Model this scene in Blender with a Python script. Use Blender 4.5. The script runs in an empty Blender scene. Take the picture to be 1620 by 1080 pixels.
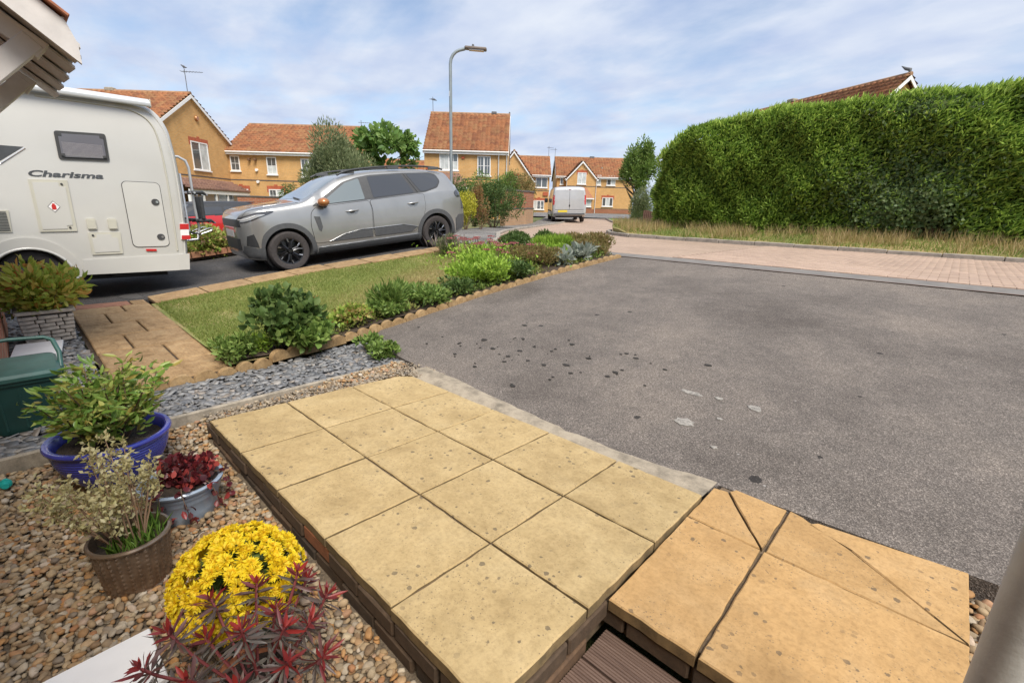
import bpy, bmesh, math, random
import numpy as np
from mathutils import Vector, Matrix, Euler
from mathutils.bvhtree import BVHTree
from mathutils.geometry import delaunay_2d_cdt
scene = bpy.context.scene
COL = scene.collection
R_ = math.radians
random.seed(7); RNG = np.random.default_rng(11)

# ------------------------------------------------------------------ camera
YAW, PITCH, ROLL = R_(42.975), math.atan(208/733), 0.028
Fw = Vector((-math.sin(YAW)*math.cos(PITCH), math.cos(YAW)*math.cos(PITCH), -math.sin(PITCH)))
Rt = Vector((math.cos(YAW), math.sin(YAW), 0)); Up = Rt.cross(Fw)
r2 = Rt*math.cos(ROLL)+Up*math.sin(ROLL); u2 = Up*math.cos(ROLL)-Rt*math.sin(ROLL)
cd = bpy.data.cameras.new('camera'); cam = bpy.data.objects.new('camera', cd); COL.objects.link(cam)
cd.sensor_width = 36; cd.sensor_fit = 'HORIZONTAL'; cd.lens = 36*733/1620
cd.clip_start = 0.05; cd.clip_end = 3000
cam.matrix_world = Matrix(((r2.x, u2.x, -Fw.x, 0), (r2.y, u2.y, -Fw.y, 0), (r2.z, u2.z, -Fw.z, 1.2), (0, 0, 0, 1)))
scene.camera = cam

# ------------------------------------------------------------------ world and sun
SUN_AZ, SUN_EL = R_(108), R_(55)      # azimuth from +Y towards +X
w = bpy.data.worlds.new('World'); scene.world = w; w.use_nodes = True
nt = w.node_tree; N = nt.nodes; L = nt.links; N.clear()
def nd(t, **k):
    n = N.new(t)
    for a, b in k.items(): setattr(n, a, b)
    return n
sky = nd('ShaderNodeTexSky', sky_type='NISHITA', sun_disc=False, sun_elevation=SUN_EL, sun_rotation=SUN_AZ,
         altitude=50, air_density=1.0, dust_density=0.6, ozone_density=1.2)
tc = nd('ShaderNodeTexCoord'); sx = nd('ShaderNodeSeparateXYZ'); L.new(tc.outputs['Generated'], sx.inputs[0])
zc = nd('ShaderNodeMath', operation='MAXIMUM'); L.new(sx.outputs[2], zc.inputs[0]); zc.inputs[1].default_value = 0.0
za = nd('ShaderNodeMath', operation='ADD'); L.new(zc.outputs[0], za.inputs[0]); za.inputs[1].default_value = 0.16
dx = nd('ShaderNodeMath', operation='DIVIDE'); dy = nd('ShaderNodeMath', operation='DIVIDE')
L.new(sx.outputs[0], dx.inputs[0]); L.new(za.outputs[0], dx.inputs[1]); L.new(sx.outputs[1], dy.inputs[0]); L.new(za.outputs[0], dy.inputs[1])
cb = nd('ShaderNodeCombineXYZ'); L.new(dx.outputs[0], cb.inputs[0]); L.new(dy.outputs[0], cb.inputs[1])
mp = nd('ShaderNodeMapping'); L.new(cb.outputs[0], mp.inputs[0]); mp.inputs['Rotation'].default_value = (0, 0, R_(20)); mp.inputs['Scale'].default_value = (1.0, 1.35, 1)
n1 = nd('ShaderNodeTexNoise'); L.new(mp.outputs[0], n1.inputs['Vector'])
n1.inputs['Scale'].default_value = 1.3; n1.inputs['Detail'].default_value = 8; n1.inputs['Roughness'].default_value = 0.56; n1.inputs['Distortion'].default_value = 0.15
rp = nd('ShaderNodeValToRGB'); L.new(n1.outputs['Fac'], rp.inputs[0])
rp.color_ramp.elements[0].position = 0.30; rp.color_ramp.elements[0].color = (0.12,)*3+(1,)
rp.color_ramp.elements[1].position = 0.54; rp.color_ramp.elements[1].color = (1.0,)*3+(1,)
n2 = nd('ShaderNodeTexNoise'); L.new(mp.outputs[0], n2.inputs['Vector']); n2.inputs['Scale'].default_value = 2.3; n2.inputs['Detail'].default_value = 6
rc = nd('ShaderNodeValToRGB'); L.new(n2.outputs['Fac'], rc.inputs[0])
rc.color_ramp.elements[0].position = 0.3; rc.color_ramp.elements[0].color = (3.0, 3.6, 4.95, 1)
rc.color_ramp.elements[1].position = 0.7; rc.color_ramp.elements[1].color = (4.6, 4.95, 5.6, 1)
mx = nd('ShaderNodeMix', data_type='RGBA'); L.new(rp.outputs[0], mx.inputs[0]); L.new(sky.outputs[0], mx.inputs[6]); L.new(rc.outputs[0], mx.inputs[7])
bg = nd('ShaderNodeBackground'); L.new(mx.outputs[2], bg.inputs[0]); bg.inputs[1].default_value = 0.075
wo = nd('ShaderNodeOutputWorld'); L.new(bg.outputs[0], wo.inputs[0])
sl = bpy.data.lights.new('sun', 'SUN'); sl.energy = 2.3; sl.angle = R_(28); sl.color = (1.0, 0.95, 0.87)
so = bpy.data.objects.new('sun', sl); COL.objects.link(so)
sd = Vector((math.sin(SUN_AZ)*math.cos(SUN_EL), math.cos(SUN_AZ)*math.cos(SUN_EL), math.sin(SUN_EL)))
so.rotation_euler = (-sd).to_track_quat('-Z', 'Y').to_euler(); so.location = (6, 6, 12)
vs = scene.view_settings; vs.view_transform = 'Standard'; vs.look = 'None'; vs.gamma = 1; vs.use_curve_mapping = False
vs.exposure = 1.2

# ------------------------------------------------------------------ materials
MATS = {}
def ramp(nt, cols):
    r = nt.nodes.new('ShaderNodeValToRGB'); e = r.color_ramp.elements
    while len(e) > 1: e.remove(e[-1])
    for i, c in enumerate(cols):
        if len(c) == 2: p, c = c
        else: p = i/max(1, len(cols)-1)
        el = e[0] if i == 0 else e.new(p)
        el.position = p; el.color = (*c, 1)
    return r
class NT:
    """small node helper on a material"""
    def __init__(s, name):
        s.m = bpy.data.materials.new(name); s.m.use_nodes = True; s.t = s.m.node_tree
        s.p = s.t.nodes['Principled BSDF']; MATS[name] = s.m
    def n(s, t, inp=None, **k):
        n = s.t.nodes.new(t)
        for a, b in k.items(): setattr(n, a, b)
        for a, b in (inp or {}).items():
            if hasattr(b, 'is_linked') or isinstance(b, bpy.types.NodeSocket): s.t.links.new(b, n.inputs[a])
            else: n.inputs[a].default_value = b
        return n
    def l(s, a, b): s.t.links.new(a, b)
    def pos(s, obj=False):
        return s.n('ShaderNodeTexCoord').outputs['Object'] if obj else s.n('ShaderNodeNewGeometry').outputs['Position']
    def noise(s, v, sc, det=4, rough=.55, dist=0):
        return s.n('ShaderNodeTexNoise', {'Vector': v, 'Scale': sc, 'Detail': det, 'Roughness': rough, 'Distortion': dist}).outputs['Fac']
    def ramp(s, f, cols):
        r = ramp(s.t, cols); s.l(f, r.inputs[0]); return r.outputs[0]
    def mix(s, f, a, b, mode='MIX'):
        n = s.n('ShaderNodeMix', data_type='RGBA', blend_type=mode)
        for i, v in ((0, f), (6, a), (7, b)):
            if isinstance(v, bpy.types.NodeSocket): s.l(v, n.inputs[i])
            else: n.inputs[i].default_value = v if i == 0 else (*v, 1)
        return n.outputs[2]
    def math(s, op, a, b=0.0, clamp=False):
        n = s.n('ShaderNodeMath', operation=op, use_clamp=clamp)
        for i, v in enumerate((a, b)):
            if isinstance(v, bpy.types.NodeSocket): s.l(v, n.inputs[i])
            else: n.inputs[i].default_value = v
        return n.outputs[0]
    def bump(s, h, strength=.3, dist=.01, prev=None):
        b = s.n('ShaderNodeBump', {'Height': h, 'Strength': strength, 'Distance': dist})
        if prev: s.l(prev, b.inputs['Normal'])
        return b.outputs[0]
    def base(s, c):
        if isinstance(c, bpy.types.NodeSocket): s.l(c, s.p.inputs['Base Color'])
        else: s.p.inputs['Base Color'].default_value = (*c, 1)
    def nrm(s, b): s.l(b, s.p.inputs['Normal'])
    def set(s, **k):
        for a, b in k.items(): s.p.inputs[a.replace('_', ' ')].default_value = b
def plain(name, col, rough=.5, metal=0, var=.12, sc=9, bump=.0, bsc=60, spec=None, coat=0, obj=True):
    t = NT(name); v = t.pos(obj); f = t.noise(v, sc, 5)
    c0 = tuple(max(0, x*(1-var)) for x in col); c1 = tuple(min(1, x*(1+var)) for x in col)
    t.base(t.ramp(f, [(.3, c0), (.7, c1)])); t.set(Roughness=rough, Metallic=metal)
    if coat: t.p.inputs['Coat Weight'].default_value = coat; t.p.inputs['Coat Roughness'].default_value = .04
    if spec is not None: t.p.inputs['Specular IOR Level'].default_value = spec
    if bump: t.nrm(t.bump(t.noise(v, bsc, 3), bump, .004))
    return t.m
def leafmat(name, cols, rough=.5, trans=.36, attr='rnd'):
    t = NT(name); a = t.n('ShaderNodeAttribute', attribute_name=attr)
    c = t.ramp(a.outputs['Fac'], cols); t.base(c); t.set(Roughness=rough); t.p.inputs['Specular IOR Level'].default_value = .35
    tr = t.n('ShaderNodeBsdfTranslucent', {'Color': c}); ms = t.n('ShaderNodeMixShader', {0: trans})
    t.l(t.p.outputs[0], ms.inputs[1]); t.l(tr.outputs[0], ms.inputs[2])
    t.l(ms.outputs[0], t.t.nodes['Material Output'].inputs[0]); return t.m
def stonemat(name, cols, rough=.8, bump=.25, bsc=120):
    t = NT(name); a = t.n('ShaderNodeAttribute', attribute_name='rnd'); c = t.ramp(a.outputs['Fac'], cols)
    v = t.pos(); f = t.noise(v, 55, 4); c = t.mix(.55, c, t.ramp(f, [(.3, (.45, .4, .36)), (.7, (1, .97, .9))]), 'MULTIPLY')
    t.base(c); t.set(Roughness=rough); t.nrm(t.bump(t.noise(v, bsc, 3), bump, .003)); return t.m

# ------------------------------------------------------------------ mesh helpers
def setp(o, label=None, cat=None, group=None, kind=None, category=None):
    cat = cat or category
    if label: o['label'] = label
    if cat: o['category'] = cat
    if group: o['group'] = group
    if kind: o['kind'] = kind
    return o
def thing(name, label, cat, loc=(0, 0, 0), rz=0, group=None, rot=None):
    o = bpy.data.objects.new(name, None); COL.objects.link(o); o.empty_display_size = .1
    o.location = loc; o.rotation_euler = rot or (0, 0, rz)
    return setp(o, label, cat, group)
def link(name, me, parent=None, **k):
    o = bpy.data.objects.new(name, me); COL.objects.link(o)
    if parent is not None: o.parent = parent
    return setp(o, **k)
def mesh_np(name, V, F, mat, rnd=None, smooth=False):
    """V (n,3); F (m,k) same-size faces; rnd per-vertex attribute"""
    V = np.asarray(V, np.float32); F = np.asarray(F, np.int32); me = bpy.data.meshes.new(name)
    me.vertices.add(len(V)); me.vertices.foreach_set('co', V.ravel())
    k = F.shape[1]; me.loops.add(F.size); me.loops.foreach_set('vertex_index', F.ravel())
    me.polygons.add(len(F)); me.polygons.foreach_set('loop_start', np.arange(0, F.size, k, dtype=np.int32))
    me.polygons.foreach_set('loop_total', np.full(len(F), k, np.int32))
    me.update(calc_edges=True)
    if smooth: me.polygons.foreach_set('use_smooth', np.ones(len(F), bool))
    if rnd is not None:
        a = me.attributes.new('rnd', 'FLOAT', 'POINT'); a.data.foreach_set('value', np.asarray(rnd, np.float32))
    for m in (mat if isinstance(mat, (list, tuple)) else [mat]): me.materials.append(m)
    return me
class MB:
    def __init__(s): s.v = []; s.f = []; s.m = []
    def add(s, vs, fs, mi=0):
        b = len(s.v); s.v += [tuple(v) for v in vs]; s.f += [tuple(i+b for i in f) for f in fs]; s.m += [mi]*len(fs); return s
    def box(s, c, d, rz=0, ch=0, mi=0, M=None):
        hx, hy, hz = d[0]/2, d[1]/2, d[2]/2
        if ch <= 0:
            vs = [(x*hx, y*hy, z*hz) for z in (-1, 1) for y in (-1, 1) for x in (-1, 1)]
            fs = [(0, 2, 3, 1), (4, 5, 7, 6), (0, 1, 5, 4), (2, 6, 7, 3), (0, 4, 6, 2), (1, 3, 7, 5)]
        else:
            vs = []; fs = []; k = {}
            for sx_ in (-1, 1):
                for sy in (-1, 1):
                    for sz in (-1, 1):
                        for ax in range(3):
                            h = [hx-ch, hy-ch, hz-ch]; h[ax] += ch
                            k[(sx_, sy, sz, ax)] = len(vs); vs.append((sx_*h[0], sy*h[1], sz*h[2]))
            for ax in range(3):
                a, b = [(1, 2), (2, 0), (0, 1)][ax]
                for sg in (-1, 1):
                    q = []
                    for p, r in ((-1, -1), (1, -1), (1, 1), (-1, 1)):
                        t = [0, 0, 0]; t[ax] = sg; t[a] = p; t[b] = r; q.append(k[(*t, ax)])
                    fs.append(tuple(q) if sg > 0 else tuple(q[::-1]))
            for ax in range(3):   # edges along axis ax
                a, b = [(1, 2), (2, 0), (0, 1)][ax]
                for p in (-1, 1):
                    for r in (-1, 1):
                        t0 = [0]*3; t0[ax] = -1; t0[a] = p; t0[b] = r; t1 = list(t0); t1[ax] = 1
                        q = (k[(*t0, a)], k[(*t1, a)], k[(*t1, b)], k[(*t0, b)])
                        fs.append(q if p*r < 0 else q[::-1])
            for p in (-1, 1):
                for q_ in (-1, 1):
                    for r in (-1, 1):
                        t = (k[(p, q_, r, 0)], k[(p, q_, r, 1)], k[(p, q_, r, 2)]); fs.append(t if p*q_*r > 0 else t[::-1])
        if rz:
            cs, sn = math.cos(rz), math.sin(rz); vs = [(x*cs-y*sn, x*sn+y*cs, z) for x, y, z in vs]
        if M is not None: vs = [tuple(M @ Vector(v)) for v in vs]
        return s.add([(x+c[0], y+c[1], z+c[2]) for x, y, z in vs], fs, mi)
    def tube(s, path, r, n=8, mi=0, caps=True):
        path = [Vector(p) for p in path]; k = len(path); rs = r if isinstance(r, (list, tuple)) else [r]*k
        vs = []; prev = None
        for i, p in enumerate(path):
            t = (path[min(i+1, k-1)]-path[max(i-1, 0)]).normalized()
            if prev is None: a = t.orthogonal().normalized()
            else: a = (prev-t*prev.dot(t)).normalized()
            prev = a; b = t.cross(a)
            for j in range(n):
                an = 2*math.pi*j/n; vs.append(p+(a*math.cos(an)+b*math.sin(an))*rs[i])
        fs = [(i*n+j, i*n+(j+1) % n, (i+1)*n+(j+1) % n, (i+1)*n+j) for i in range(k-1) for j in range(n)]
        if caps: fs += [tuple(range(n))[::-1], tuple((k-1)*n+j for j in range(n))]
        return s.add(vs, fs, mi)
    def lathe(s, prof, n=32, c=(0, 0, 0), sc=(1, 1), mi=0, axis='z', rfun=None):
        vs = []
        for r, z in prof:
            for j in range(n):
                a = 2*math.pi*j/n; q = r*(rfun(a, z) if rfun else 1); x, y = q*math.cos(a)*sc[0], q*math.sin(a)*sc[1]
                if axis == 'z': vs.append((c[0]+x, c[1]+y, c[2]+z))
                elif axis == 'y': vs.append((c[0]+x, c[1]+z, c[2]+y))
                else: vs.append((c[0]+z, c[1]+x, c[2]+y))
        k = len(prof); fs = []
        for i in range(k-1):
            for j in range(n):
                q = (i*n+j, i*n+(j+1) % n, (i+1)*n+(j+1) % n, (i+1)*n+j); fs.append(q if axis != 'y' else q[::-1])
        return s.add(vs, fs, mi)
    def prism(s, poly, fn, a, b, mi=0):
        """poly: 2d list; fn(u,v,h)->3d ; from h=a to h=b"""
        n = len(poly); vs = [fn(u, v, a) for u, v in poly]+[fn(u, v, b) for u, v in poly]
        fs = [tuple(range(n))[::-1], tuple(range(n, 2*n))]+[(i, (i+1) % n, n+(i+1) % n, n+i) for i in range(n)]
        return s.add(vs, fs, mi)
    def quad(s, a, b, c, d, mi=0): return s.add([a, b, c, d], [(0, 1, 2, 3)], mi)
    def mesh(s, name, mats, smooth=None, recalc=True):
        me = bpy.data.meshes.new(name); me.from_pydata(s.v, [], s.f)
        for m in (mats if isinstance(mats, (list, tuple)) else [mats]): me.materials.append(m)
        me.polygons.foreach_set('material_index', s.m)
        if recalc:
            bm = bmesh.new(); bm.from_mesh(me); bmesh.ops.recalc_face_normals(bm, faces=bm.faces); bm.to_mesh(me); bm.free()
        if smooth is not None:
            me.polygons.foreach_set('use_smooth', [True]*len(me.polygons)); me.set_sharp_from_angle(angle=R_(smooth))
        me.update(); return me
    def build(s, name, mats, parent=None, smooth=None, recalc=True, **k):
        return link(name, s.mesh(name, mats, smooth, recalc), parent, **k)
def rect(x0, y0, x1, y1): return [(x0, y0), (x1, y0), (x1, y1), (x0, y1)]
def rrect(x0, y0, x1, y1, r, n=5):
    o = []
    for cx, cy, a0 in ((x1-r, y1-r, 0), (x0+r, y1-r, 90), (x0+r, y0+r, 180), (x1-r, y0+r, 270)):
        for i in range(n+1):
            a = R_(a0+90*i/n); o.append((cx+r*math.cos(a), cy+r*math.sin(a)))
    return o
def inpoly(px, py, poly):
    px = np.asarray(px); py = np.asarray(py); c = np.zeros(px.shape, bool); n = len(poly)
    for i in range(n):
        x1, y1 = poly[i]; x2, y2 = poly[(i+1) % n]
        if y1 == y2: continue
        c ^= ((y1 > py) != (y2 > py)) & (px < (x2-x1)*(py-y1)/(y2-y1)+x1)
    return c
def G(x, y):
    """ground height: drives climb from the house to the road, the road climbs gently far off"""
    x = np.asarray(x, float); y = np.asarray(y, float)
    t = np.clip((x+7.2)/2.9, 0, 1); y0 = 1.1+t; y1 = 5.9+t*1.3; z0 = -.09+t*.04
    z = z0+(.47-z0)*np.clip((y-y0)/(y1-y0), 0, 1)
    d = -math.sin(YAW)*x+math.cos(YAW)*y
    return z+.72*np.clip((d-22)/34, 0, 1)
def Gf(x, y): return float(G(x, y))
def sheet(name, poly, dz, mat, cell=.5, kind='structure', parent=None, noise=0, thick=0, zf=None, **k):
    """polygon laid on the ground, triangulated with interior points so it follows G"""
    n = len(poly); pts = []; 
    for i in range(n):
        a, b = poly[i], poly[(i+1) % n]; m = max(1, int(math.hypot(b[0]-a[0], b[1]-a[1])/cell))
        pts += [(a[0]+(b[0]-a[0])*j/m, a[1]+(b[1]-a[1])*j/m) for j in range(m)]
    nb = len(pts); xs = [p[0] for p in pts]; ys = [p[1] for p in pts]
    gx, gy = np.meshgrid(np.arange(min(xs)+cell/2, max(xs), cell), np.arange(min(ys)+cell/2, max(ys), cell)); gx = gx.ravel(); gy = gy.ravel()
    ok = inpoly(gx, gy, poly); bp = np.array(pts)
    for x, y in zip(gx[ok], gy[ok]):
        if np.min((bp[:, 0]-x)**2+(bp[:, 1]-y)**2) > (cell*.35)**2: pts.append((x, y))
    r = delaunay_2d_cdt([Vector(p) for p in pts], [], [list(range(nb))], 1, 1e-6)
    zf = zf or G
    vs = [(p.x, p.y, float(zf(p.x, p.y))+dz+(noise*(random.random()-.5) if noise else 0)) for p in r[0]]
    fs = [tuple(f) for f in r[2]]
    me = bpy.data.meshes.new(name); me.from_pydata(vs, [], fs); me.materials.append(mat)
    bm = bmesh.new(); bm.from_mesh(me)
    for f in bm.faces:
        if f.normal.z < 0: f.normal_flip()
    if thick:
        be = [e for e in bm.edges if e.is_boundary]; ex = bmesh.ops.extrude_edge_only(bm, edges=be)
        for v in [g for g in ex['geom'] if isinstance(g, bmesh.types.BMVert)]: v.co.z -= thick
        bmesh.ops.recalc_face_normals(bm, faces=bm.faces)
        if sum(f.normal.z*f.calc_area() for f in bm.faces) < 0:
            for f in bm.faces: f.normal_flip()
    bm.to_mesh(me); bm.free()
    me.polygons.foreach_set('use_smooth', [True]*len(me.polygons)); me.set_sharp_from_angle(angle=R_(40))
    return link(name, me, parent, kind=kind, **k)
def rotmats(n, tilt, rng=RNG):
    """n random rotations: free spin about z, tilt about a random horizontal axis"""
    a = rng.uniform(0, 2*np.pi, n); b = rng.normal(0, tilt, n); c = rng.uniform(0, 2*np.pi, n)
    def rz(t):
        o = np.zeros((n, 3, 3)); o[:, 0, 0] = np.cos(t); o[:, 0, 1] = -np.sin(t); o[:, 1, 0] = np.sin(t); o[:, 1, 1] = np.cos(t); o[:, 2, 2] = 1; return o
    rx = np.zeros((n, 3, 3)); rx[:, 0, 0] = 1; rx[:, 1, 1] = np.cos(b); rx[:, 1, 2] = -np.sin(b); rx[:, 2, 1] = np.sin(b); rx[:, 2, 2] = np.cos(b)
    return rz(c) @ rx @ rz(a)
def unit(v): return v/np.maximum(1e-9, np.linalg.norm(v, axis=-1, keepdims=True))
def leaf_mesh(name, P, D, Ln, Wd, mat, rng=RNG, fold=.25, curl=.2, rnd=None, up=None, wide=.45, quad6=False):
    """P base points, D unit directions, one folded leaf each"""
    P = np.asarray(P, float); D = unit(np.asarray(D, float)); n = len(P)
    ref = rng.normal(0, 1, (n, 3)) if up is None else np.tile(up, (n, 1))+rng.normal(0, .35, (n, 3))
    S = unit(np.cross(D, ref)); U = np.cross(S, D)
    Ln = np.broadcast_to(np.asarray(Ln, float), (n,))*rng.uniform(.7, 1.25, n); Wd = np.broadcast_to(np.asarray(Wd, float), (n,))*rng.uniform(.75, 1.2, n)
    l = Ln[:, None]; wv = Wd[:, None]/2
    r = rng.uniform(0, 1, n) if rnd is None else rnd
    if not quad6:
        V = np.stack([P, P+D*l*wide+S*wv+U*wv*fold, P+D*l-U*l*curl, P+D*l*wide-S*wv+U*wv*fold], 1)
        F = (np.arange(n)[:, None, None]*4+np.array([[0, 1, 2], [0, 2, 3]])).reshape(-1, 3)
        return mesh_np(name, V.reshape(-1, 3), F, mat, np.repeat(r, 4))
    V = np.stack([P, P+D*l*.3+S*wv*.85+U*wv*fold, P+D*l*.68+S*wv*.8+U*wv*fold-U*l*curl*.35, P+D*l-U*l*curl, P+D*l*.68-S*wv*.8+U*wv*fold-U*l*curl*.35, P+D*l*.3-S*wv*.85+U*wv*fold, P+D*l*.5-U*l*curl*.15], 1)
    F = (np.arange(n)[:, None, None]*7+np.array([[0, 1, 6], [1, 2, 6], [2, 3, 6], [3, 4, 6], [4, 5, 6], [5, 0, 6]])).reshape(-1, 3)
    return mesh_np(name, V.reshape(-1, 3), F, mat, np.repeat(r, 7))
def blob_points(n, c, r, rng=RNG, shell=.55, lumps=9, lump=.45, flat=.0):
    """points through a lumpy ellipsoid crown, denser near the surface"""
    c = np.array(c, float); r = np.array(r, float)
    lc = unit(rng.normal(0, 1, (lumps, 3)))*rng.uniform(.35, .75, (lumps, 1)); lr = rng.uniform(lump*.7, lump*1.25, lumps)
    k = rng.integers(0, lumps, n); d = unit(rng.normal(0, 1, (n, 3)))
    rad = rng.uniform(shell, 1, (n, 1))
    p = lc[k]+d*rad*lr[k][:, None]
    return c+p*r, d
def tubes_mesh(mb, paths, r0, r1, n=5):
    for p in paths: mb.tube(p, [r0+(r1-r0)*i/(len(p)-1) for i in range(len(p))], n)
    return mb
def copytree(o, parent=None):
    c = o.copy(); COL.objects.link(c)
    if parent is not None: c.parent = parent
    for ch in list(o.children): copytree(ch, c)
    return c
# ================================================================== SETTING
# --- tarmac
def tarmac_mat(name, lo, hi, spots=True, sc=170):
    t = NT(name); v = t.pos(); vo = t.n('ShaderNodeTexVoronoi', {'Vector': v, 'Scale': sc})
    g = t.n('ShaderNodeSeparateColor', {0: vo.outputs['Color']}).outputs[0]
    c = t.ramp(g, [(0, lo), (.55, tuple((a+b)/2.2 for a, b in zip(lo, hi))), (.92, hi), (1, tuple(x*1.5 for x in hi))])
    big = t.noise(v, .9, 6, .6); c = t.mix(.75, c, t.ramp(big, [(.32, (.58, .56, .55)), (.5, (1, .99, .98)), (.66, (1.38, 1.34, 1.28))]), 'MULTIPLY')
    med = t.noise(v, 9, 5, .65); c = t.mix(.45, c, t.ramp(med, [(.3, (.68, .67, .66)), (.7, (1.25, 1.22, 1.18))]), 'MULTIPLY')
    if spots:
        vs2 = t.n('ShaderNodeTexVoronoi', {'Vector': v, 'Scale': 4.2, 'Randomness': 1.0}); dd = t.math('ADD', vs2.outputs['Distance'], t.math('MULTIPLY', t.math('SUBTRACT', t.noise(v, 40, 3), .5), .13))
        sel = t.n('ShaderNodeSeparateColor', {0: vs2.outputs['Color']}); lim = t.math('MULTIPLY', t.math('POWER', sel.outputs[0], 3.0), .135)
        spot = t.math('LESS_THAN', dd, lim); reg = t.math('GREATER_THAN', t.noise(v, .55, 2), .47)
        c = t.mix(t.math('MULTIPLY', t.math('MULTIPLY', spot, reg), .85), c, (.018, .016, .015))
        vw = t.n('ShaderNodeTexVoronoi', {'Vector': v, 'Scale': 11}); sw = t.n('ShaderNodeSeparateColor', {0: vw.outputs['Color']})
        wh = t.math('MULTIPLY', t.math('LESS_THAN', vw.outputs['Distance'], .07), t.math('GREATER_THAN', sw.outputs[1], .9))
        c = t.mix(t.math('MULTIPLY', wh, .5), c, (.42, .40, .37))
    t.base(c); t.set(Roughness=.88); t.p.inputs['Specular IOR Level'].default_value = .3
    b = t.bump(vo.outputs['Distance'], .55, .004); b = t.bump(t.noise(v, 26, 4), .25, .01, b); t.nrm(b); return t.m
M_TAR = tarmac_mat('tarmac', (.082, .070, .061), (.218, .190, .167), sc=220)
M_TAR2 = tarmac_mat('tarmac_dark', (.03, .029, .029), (.11, .104, .102), False)
M_PAVE = tarmac_mat('pavement', (.125, .118, .112), (.225, .213, .2), False, 120)
def soilmat(name, lo, hi, sc=30):
    t = NT(name); v = t.pos(); t.base(t.ramp(t.noise(v, sc, 6, .7), [(.3, lo), (.7, hi)])); t.set(Roughness=.95)
    t.nrm(t.bump(t.noise(v, sc*2, 5), .6, .02)); return t.m
M_SOIL = soilmat('soil', (.03, .02, .013), (.09, .062, .04))
M_UNDER = soilmat('gravel_base', (.07, .052, .036), (.2, .15, .095), 60)
M_SLBASE = soilmat('slate_base', (.03, .032, .037), (.12, .125, .135), 60)
def grassmat(name, lush, dry, amt=.5, sc=1.1):
    t = NT(name); v = t.pos(); f = t.noise(v, sc, 5, .62); g = t.noise(v, 60, 4, .7)
    a = t.ramp(g, [(.3, tuple(x*.55 for x in lush)), (.7, tuple(x*1.25 for x in lush))]); b = t.ramp(g, [(.3, tuple(x*.6 for x in dry)), (.7, tuple(x*1.15 for x in dry))])
    k = t.ramp(f, [(amt-.08, (0, 0, 0)), (amt+.12, (1, 1, 1))]); t.base(t.mix(k, a, b)); t.set(Roughness=.9); t.nrm(t.bump(g, .6, .02)); return t.m
M_LAWN = grassmat('lawn', (.20, .235, .055), (.38, .30, .13), .52, 1.2)
M_VERGE = grassmat('verge_grass', (.13, .17, .03), (.34, .25, .10), .45, .7)
M_FARG = grassmat('far_ground', (.09, .12, .03), (.18, .16, .07), .5, .1)
def concmat(name, col, sc=14, dirt=.5):
    t = NT(name); v = t.pos(); f = t.noise(v, sc, 7, .7); g = t.noise(v, 160, 3)
    c = t.ramp(f, [(.28, tuple(x*(1-dirt) for x in col)), (.55, col), (.75, tuple(min(.9, x*1.2) for x in col))])
    c = t.mix(.4, c, t.ramp(g, [(.3, (.6, .6, .6)), (.7, (1.15, 1.15, 1.15))]), 'MULTIPLY')
    t.base(c); t.set(Roughness=.9); t.nrm(t.bump(g, .4, .004)); return t.m
M_CONC = concmat('concrete', (.36, .31, .24)); M_CONC_PALE = concmat('concrete_pale', (.45, .42, .37)); M_KERB = concmat('kerb_concrete', (.34, .30, .25), 6)
M_GUT = concmat('gutter', (.2, .182, .165), 4, .35)

# ground sheet to the horizon
rr = np.concatenate([[0], np.geomspace(2, 1500, 60)]); th = np.linspace(0, 2*np.pi, 97)[:-1]
xx = (rr[:, None]*np.cos(th)).ravel(); yy = (rr[:, None]*np.sin(th)).ravel()
q = np.repeat(rr, 96); zz = G(xx, yy)-np.interp(q, [0, 14, 30, 60], [.42, .42, .1, .06])
F = [(i*96+j, i*96+(j+1) % 96, (i+1)*96+(j+1) % 96, (i+1)*96+j) for i in range(60) for j in range(96)]
me = mesh_np('ground', np.stack([xx, yy, zz], 1), F, M_FARG, smooth=True); link('ground', me, kind='structure')

TAR_L = [(-3.9, 2.2), (-4.12, 2.45), (-4.2, 3.2), (-4.28, 4.4), (-4.26, 5.6), (-4.16, 7.2)]
tar = sheet('tarmac_drive', [(-3.22, 2.12)]+TAR_L+[(9, 7.2), (9, 2.22), (.34, 2.2), (-.6, 2.13), (-.62, 2.06), (-2.0, 2.02), (-2.9, 2.1)], 0, M_TAR, .3, thick=.11, noise=.004)
M_WORN = concmat('worn_paint', (.31, .285, .25), 40, .7)
PATCHES = [(-.97, 2.59, .065, .055), (-.71, 3.01, .05, .04), (-1.1, 2.98, .075, .03), (-.93, 3.01, .03, .022), (-.74, 2.43, .02, .015), (-.83, 2.75, .018, .014)]
SPOTS = [(-3.38, 2.47), (-3.02, 2.86), (-2.82, 3.07), (-2.65, 2.69), (-2.56, 2.7), (-2.56, 2.85), (-2.53, 3.0), (-2.34, 3.01), (-1.94, 2.74), (-1.68, 2.96), (-1.69, 2.86), (-2.13, 2.31), (-1.7, 3.3), (-3.14, 2.67), (-3.85, 2.72), (-3.41, 2.68), (-2.2, 2.74), (-2.0, 3.07), (-2.62, 2.38), (-2.96, 2.46), (-2.06, 2.85), (-2.36, 2.73), (-1.42, 3.23), (-1.81, 3.34), (-2.79, 2.75), (-2.3, 3.25), (-1.4, 2.89), (-1.99, 2.56), (-2.75, 3.1), (-3.0, 3.4), (-2.5, 2.6), (-1.2, 3.5), (-2.9, 2.7)]
M_SPOT = plain('moss_spot', (.028, .024, .02), .95, 0, .3, 60)
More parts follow.
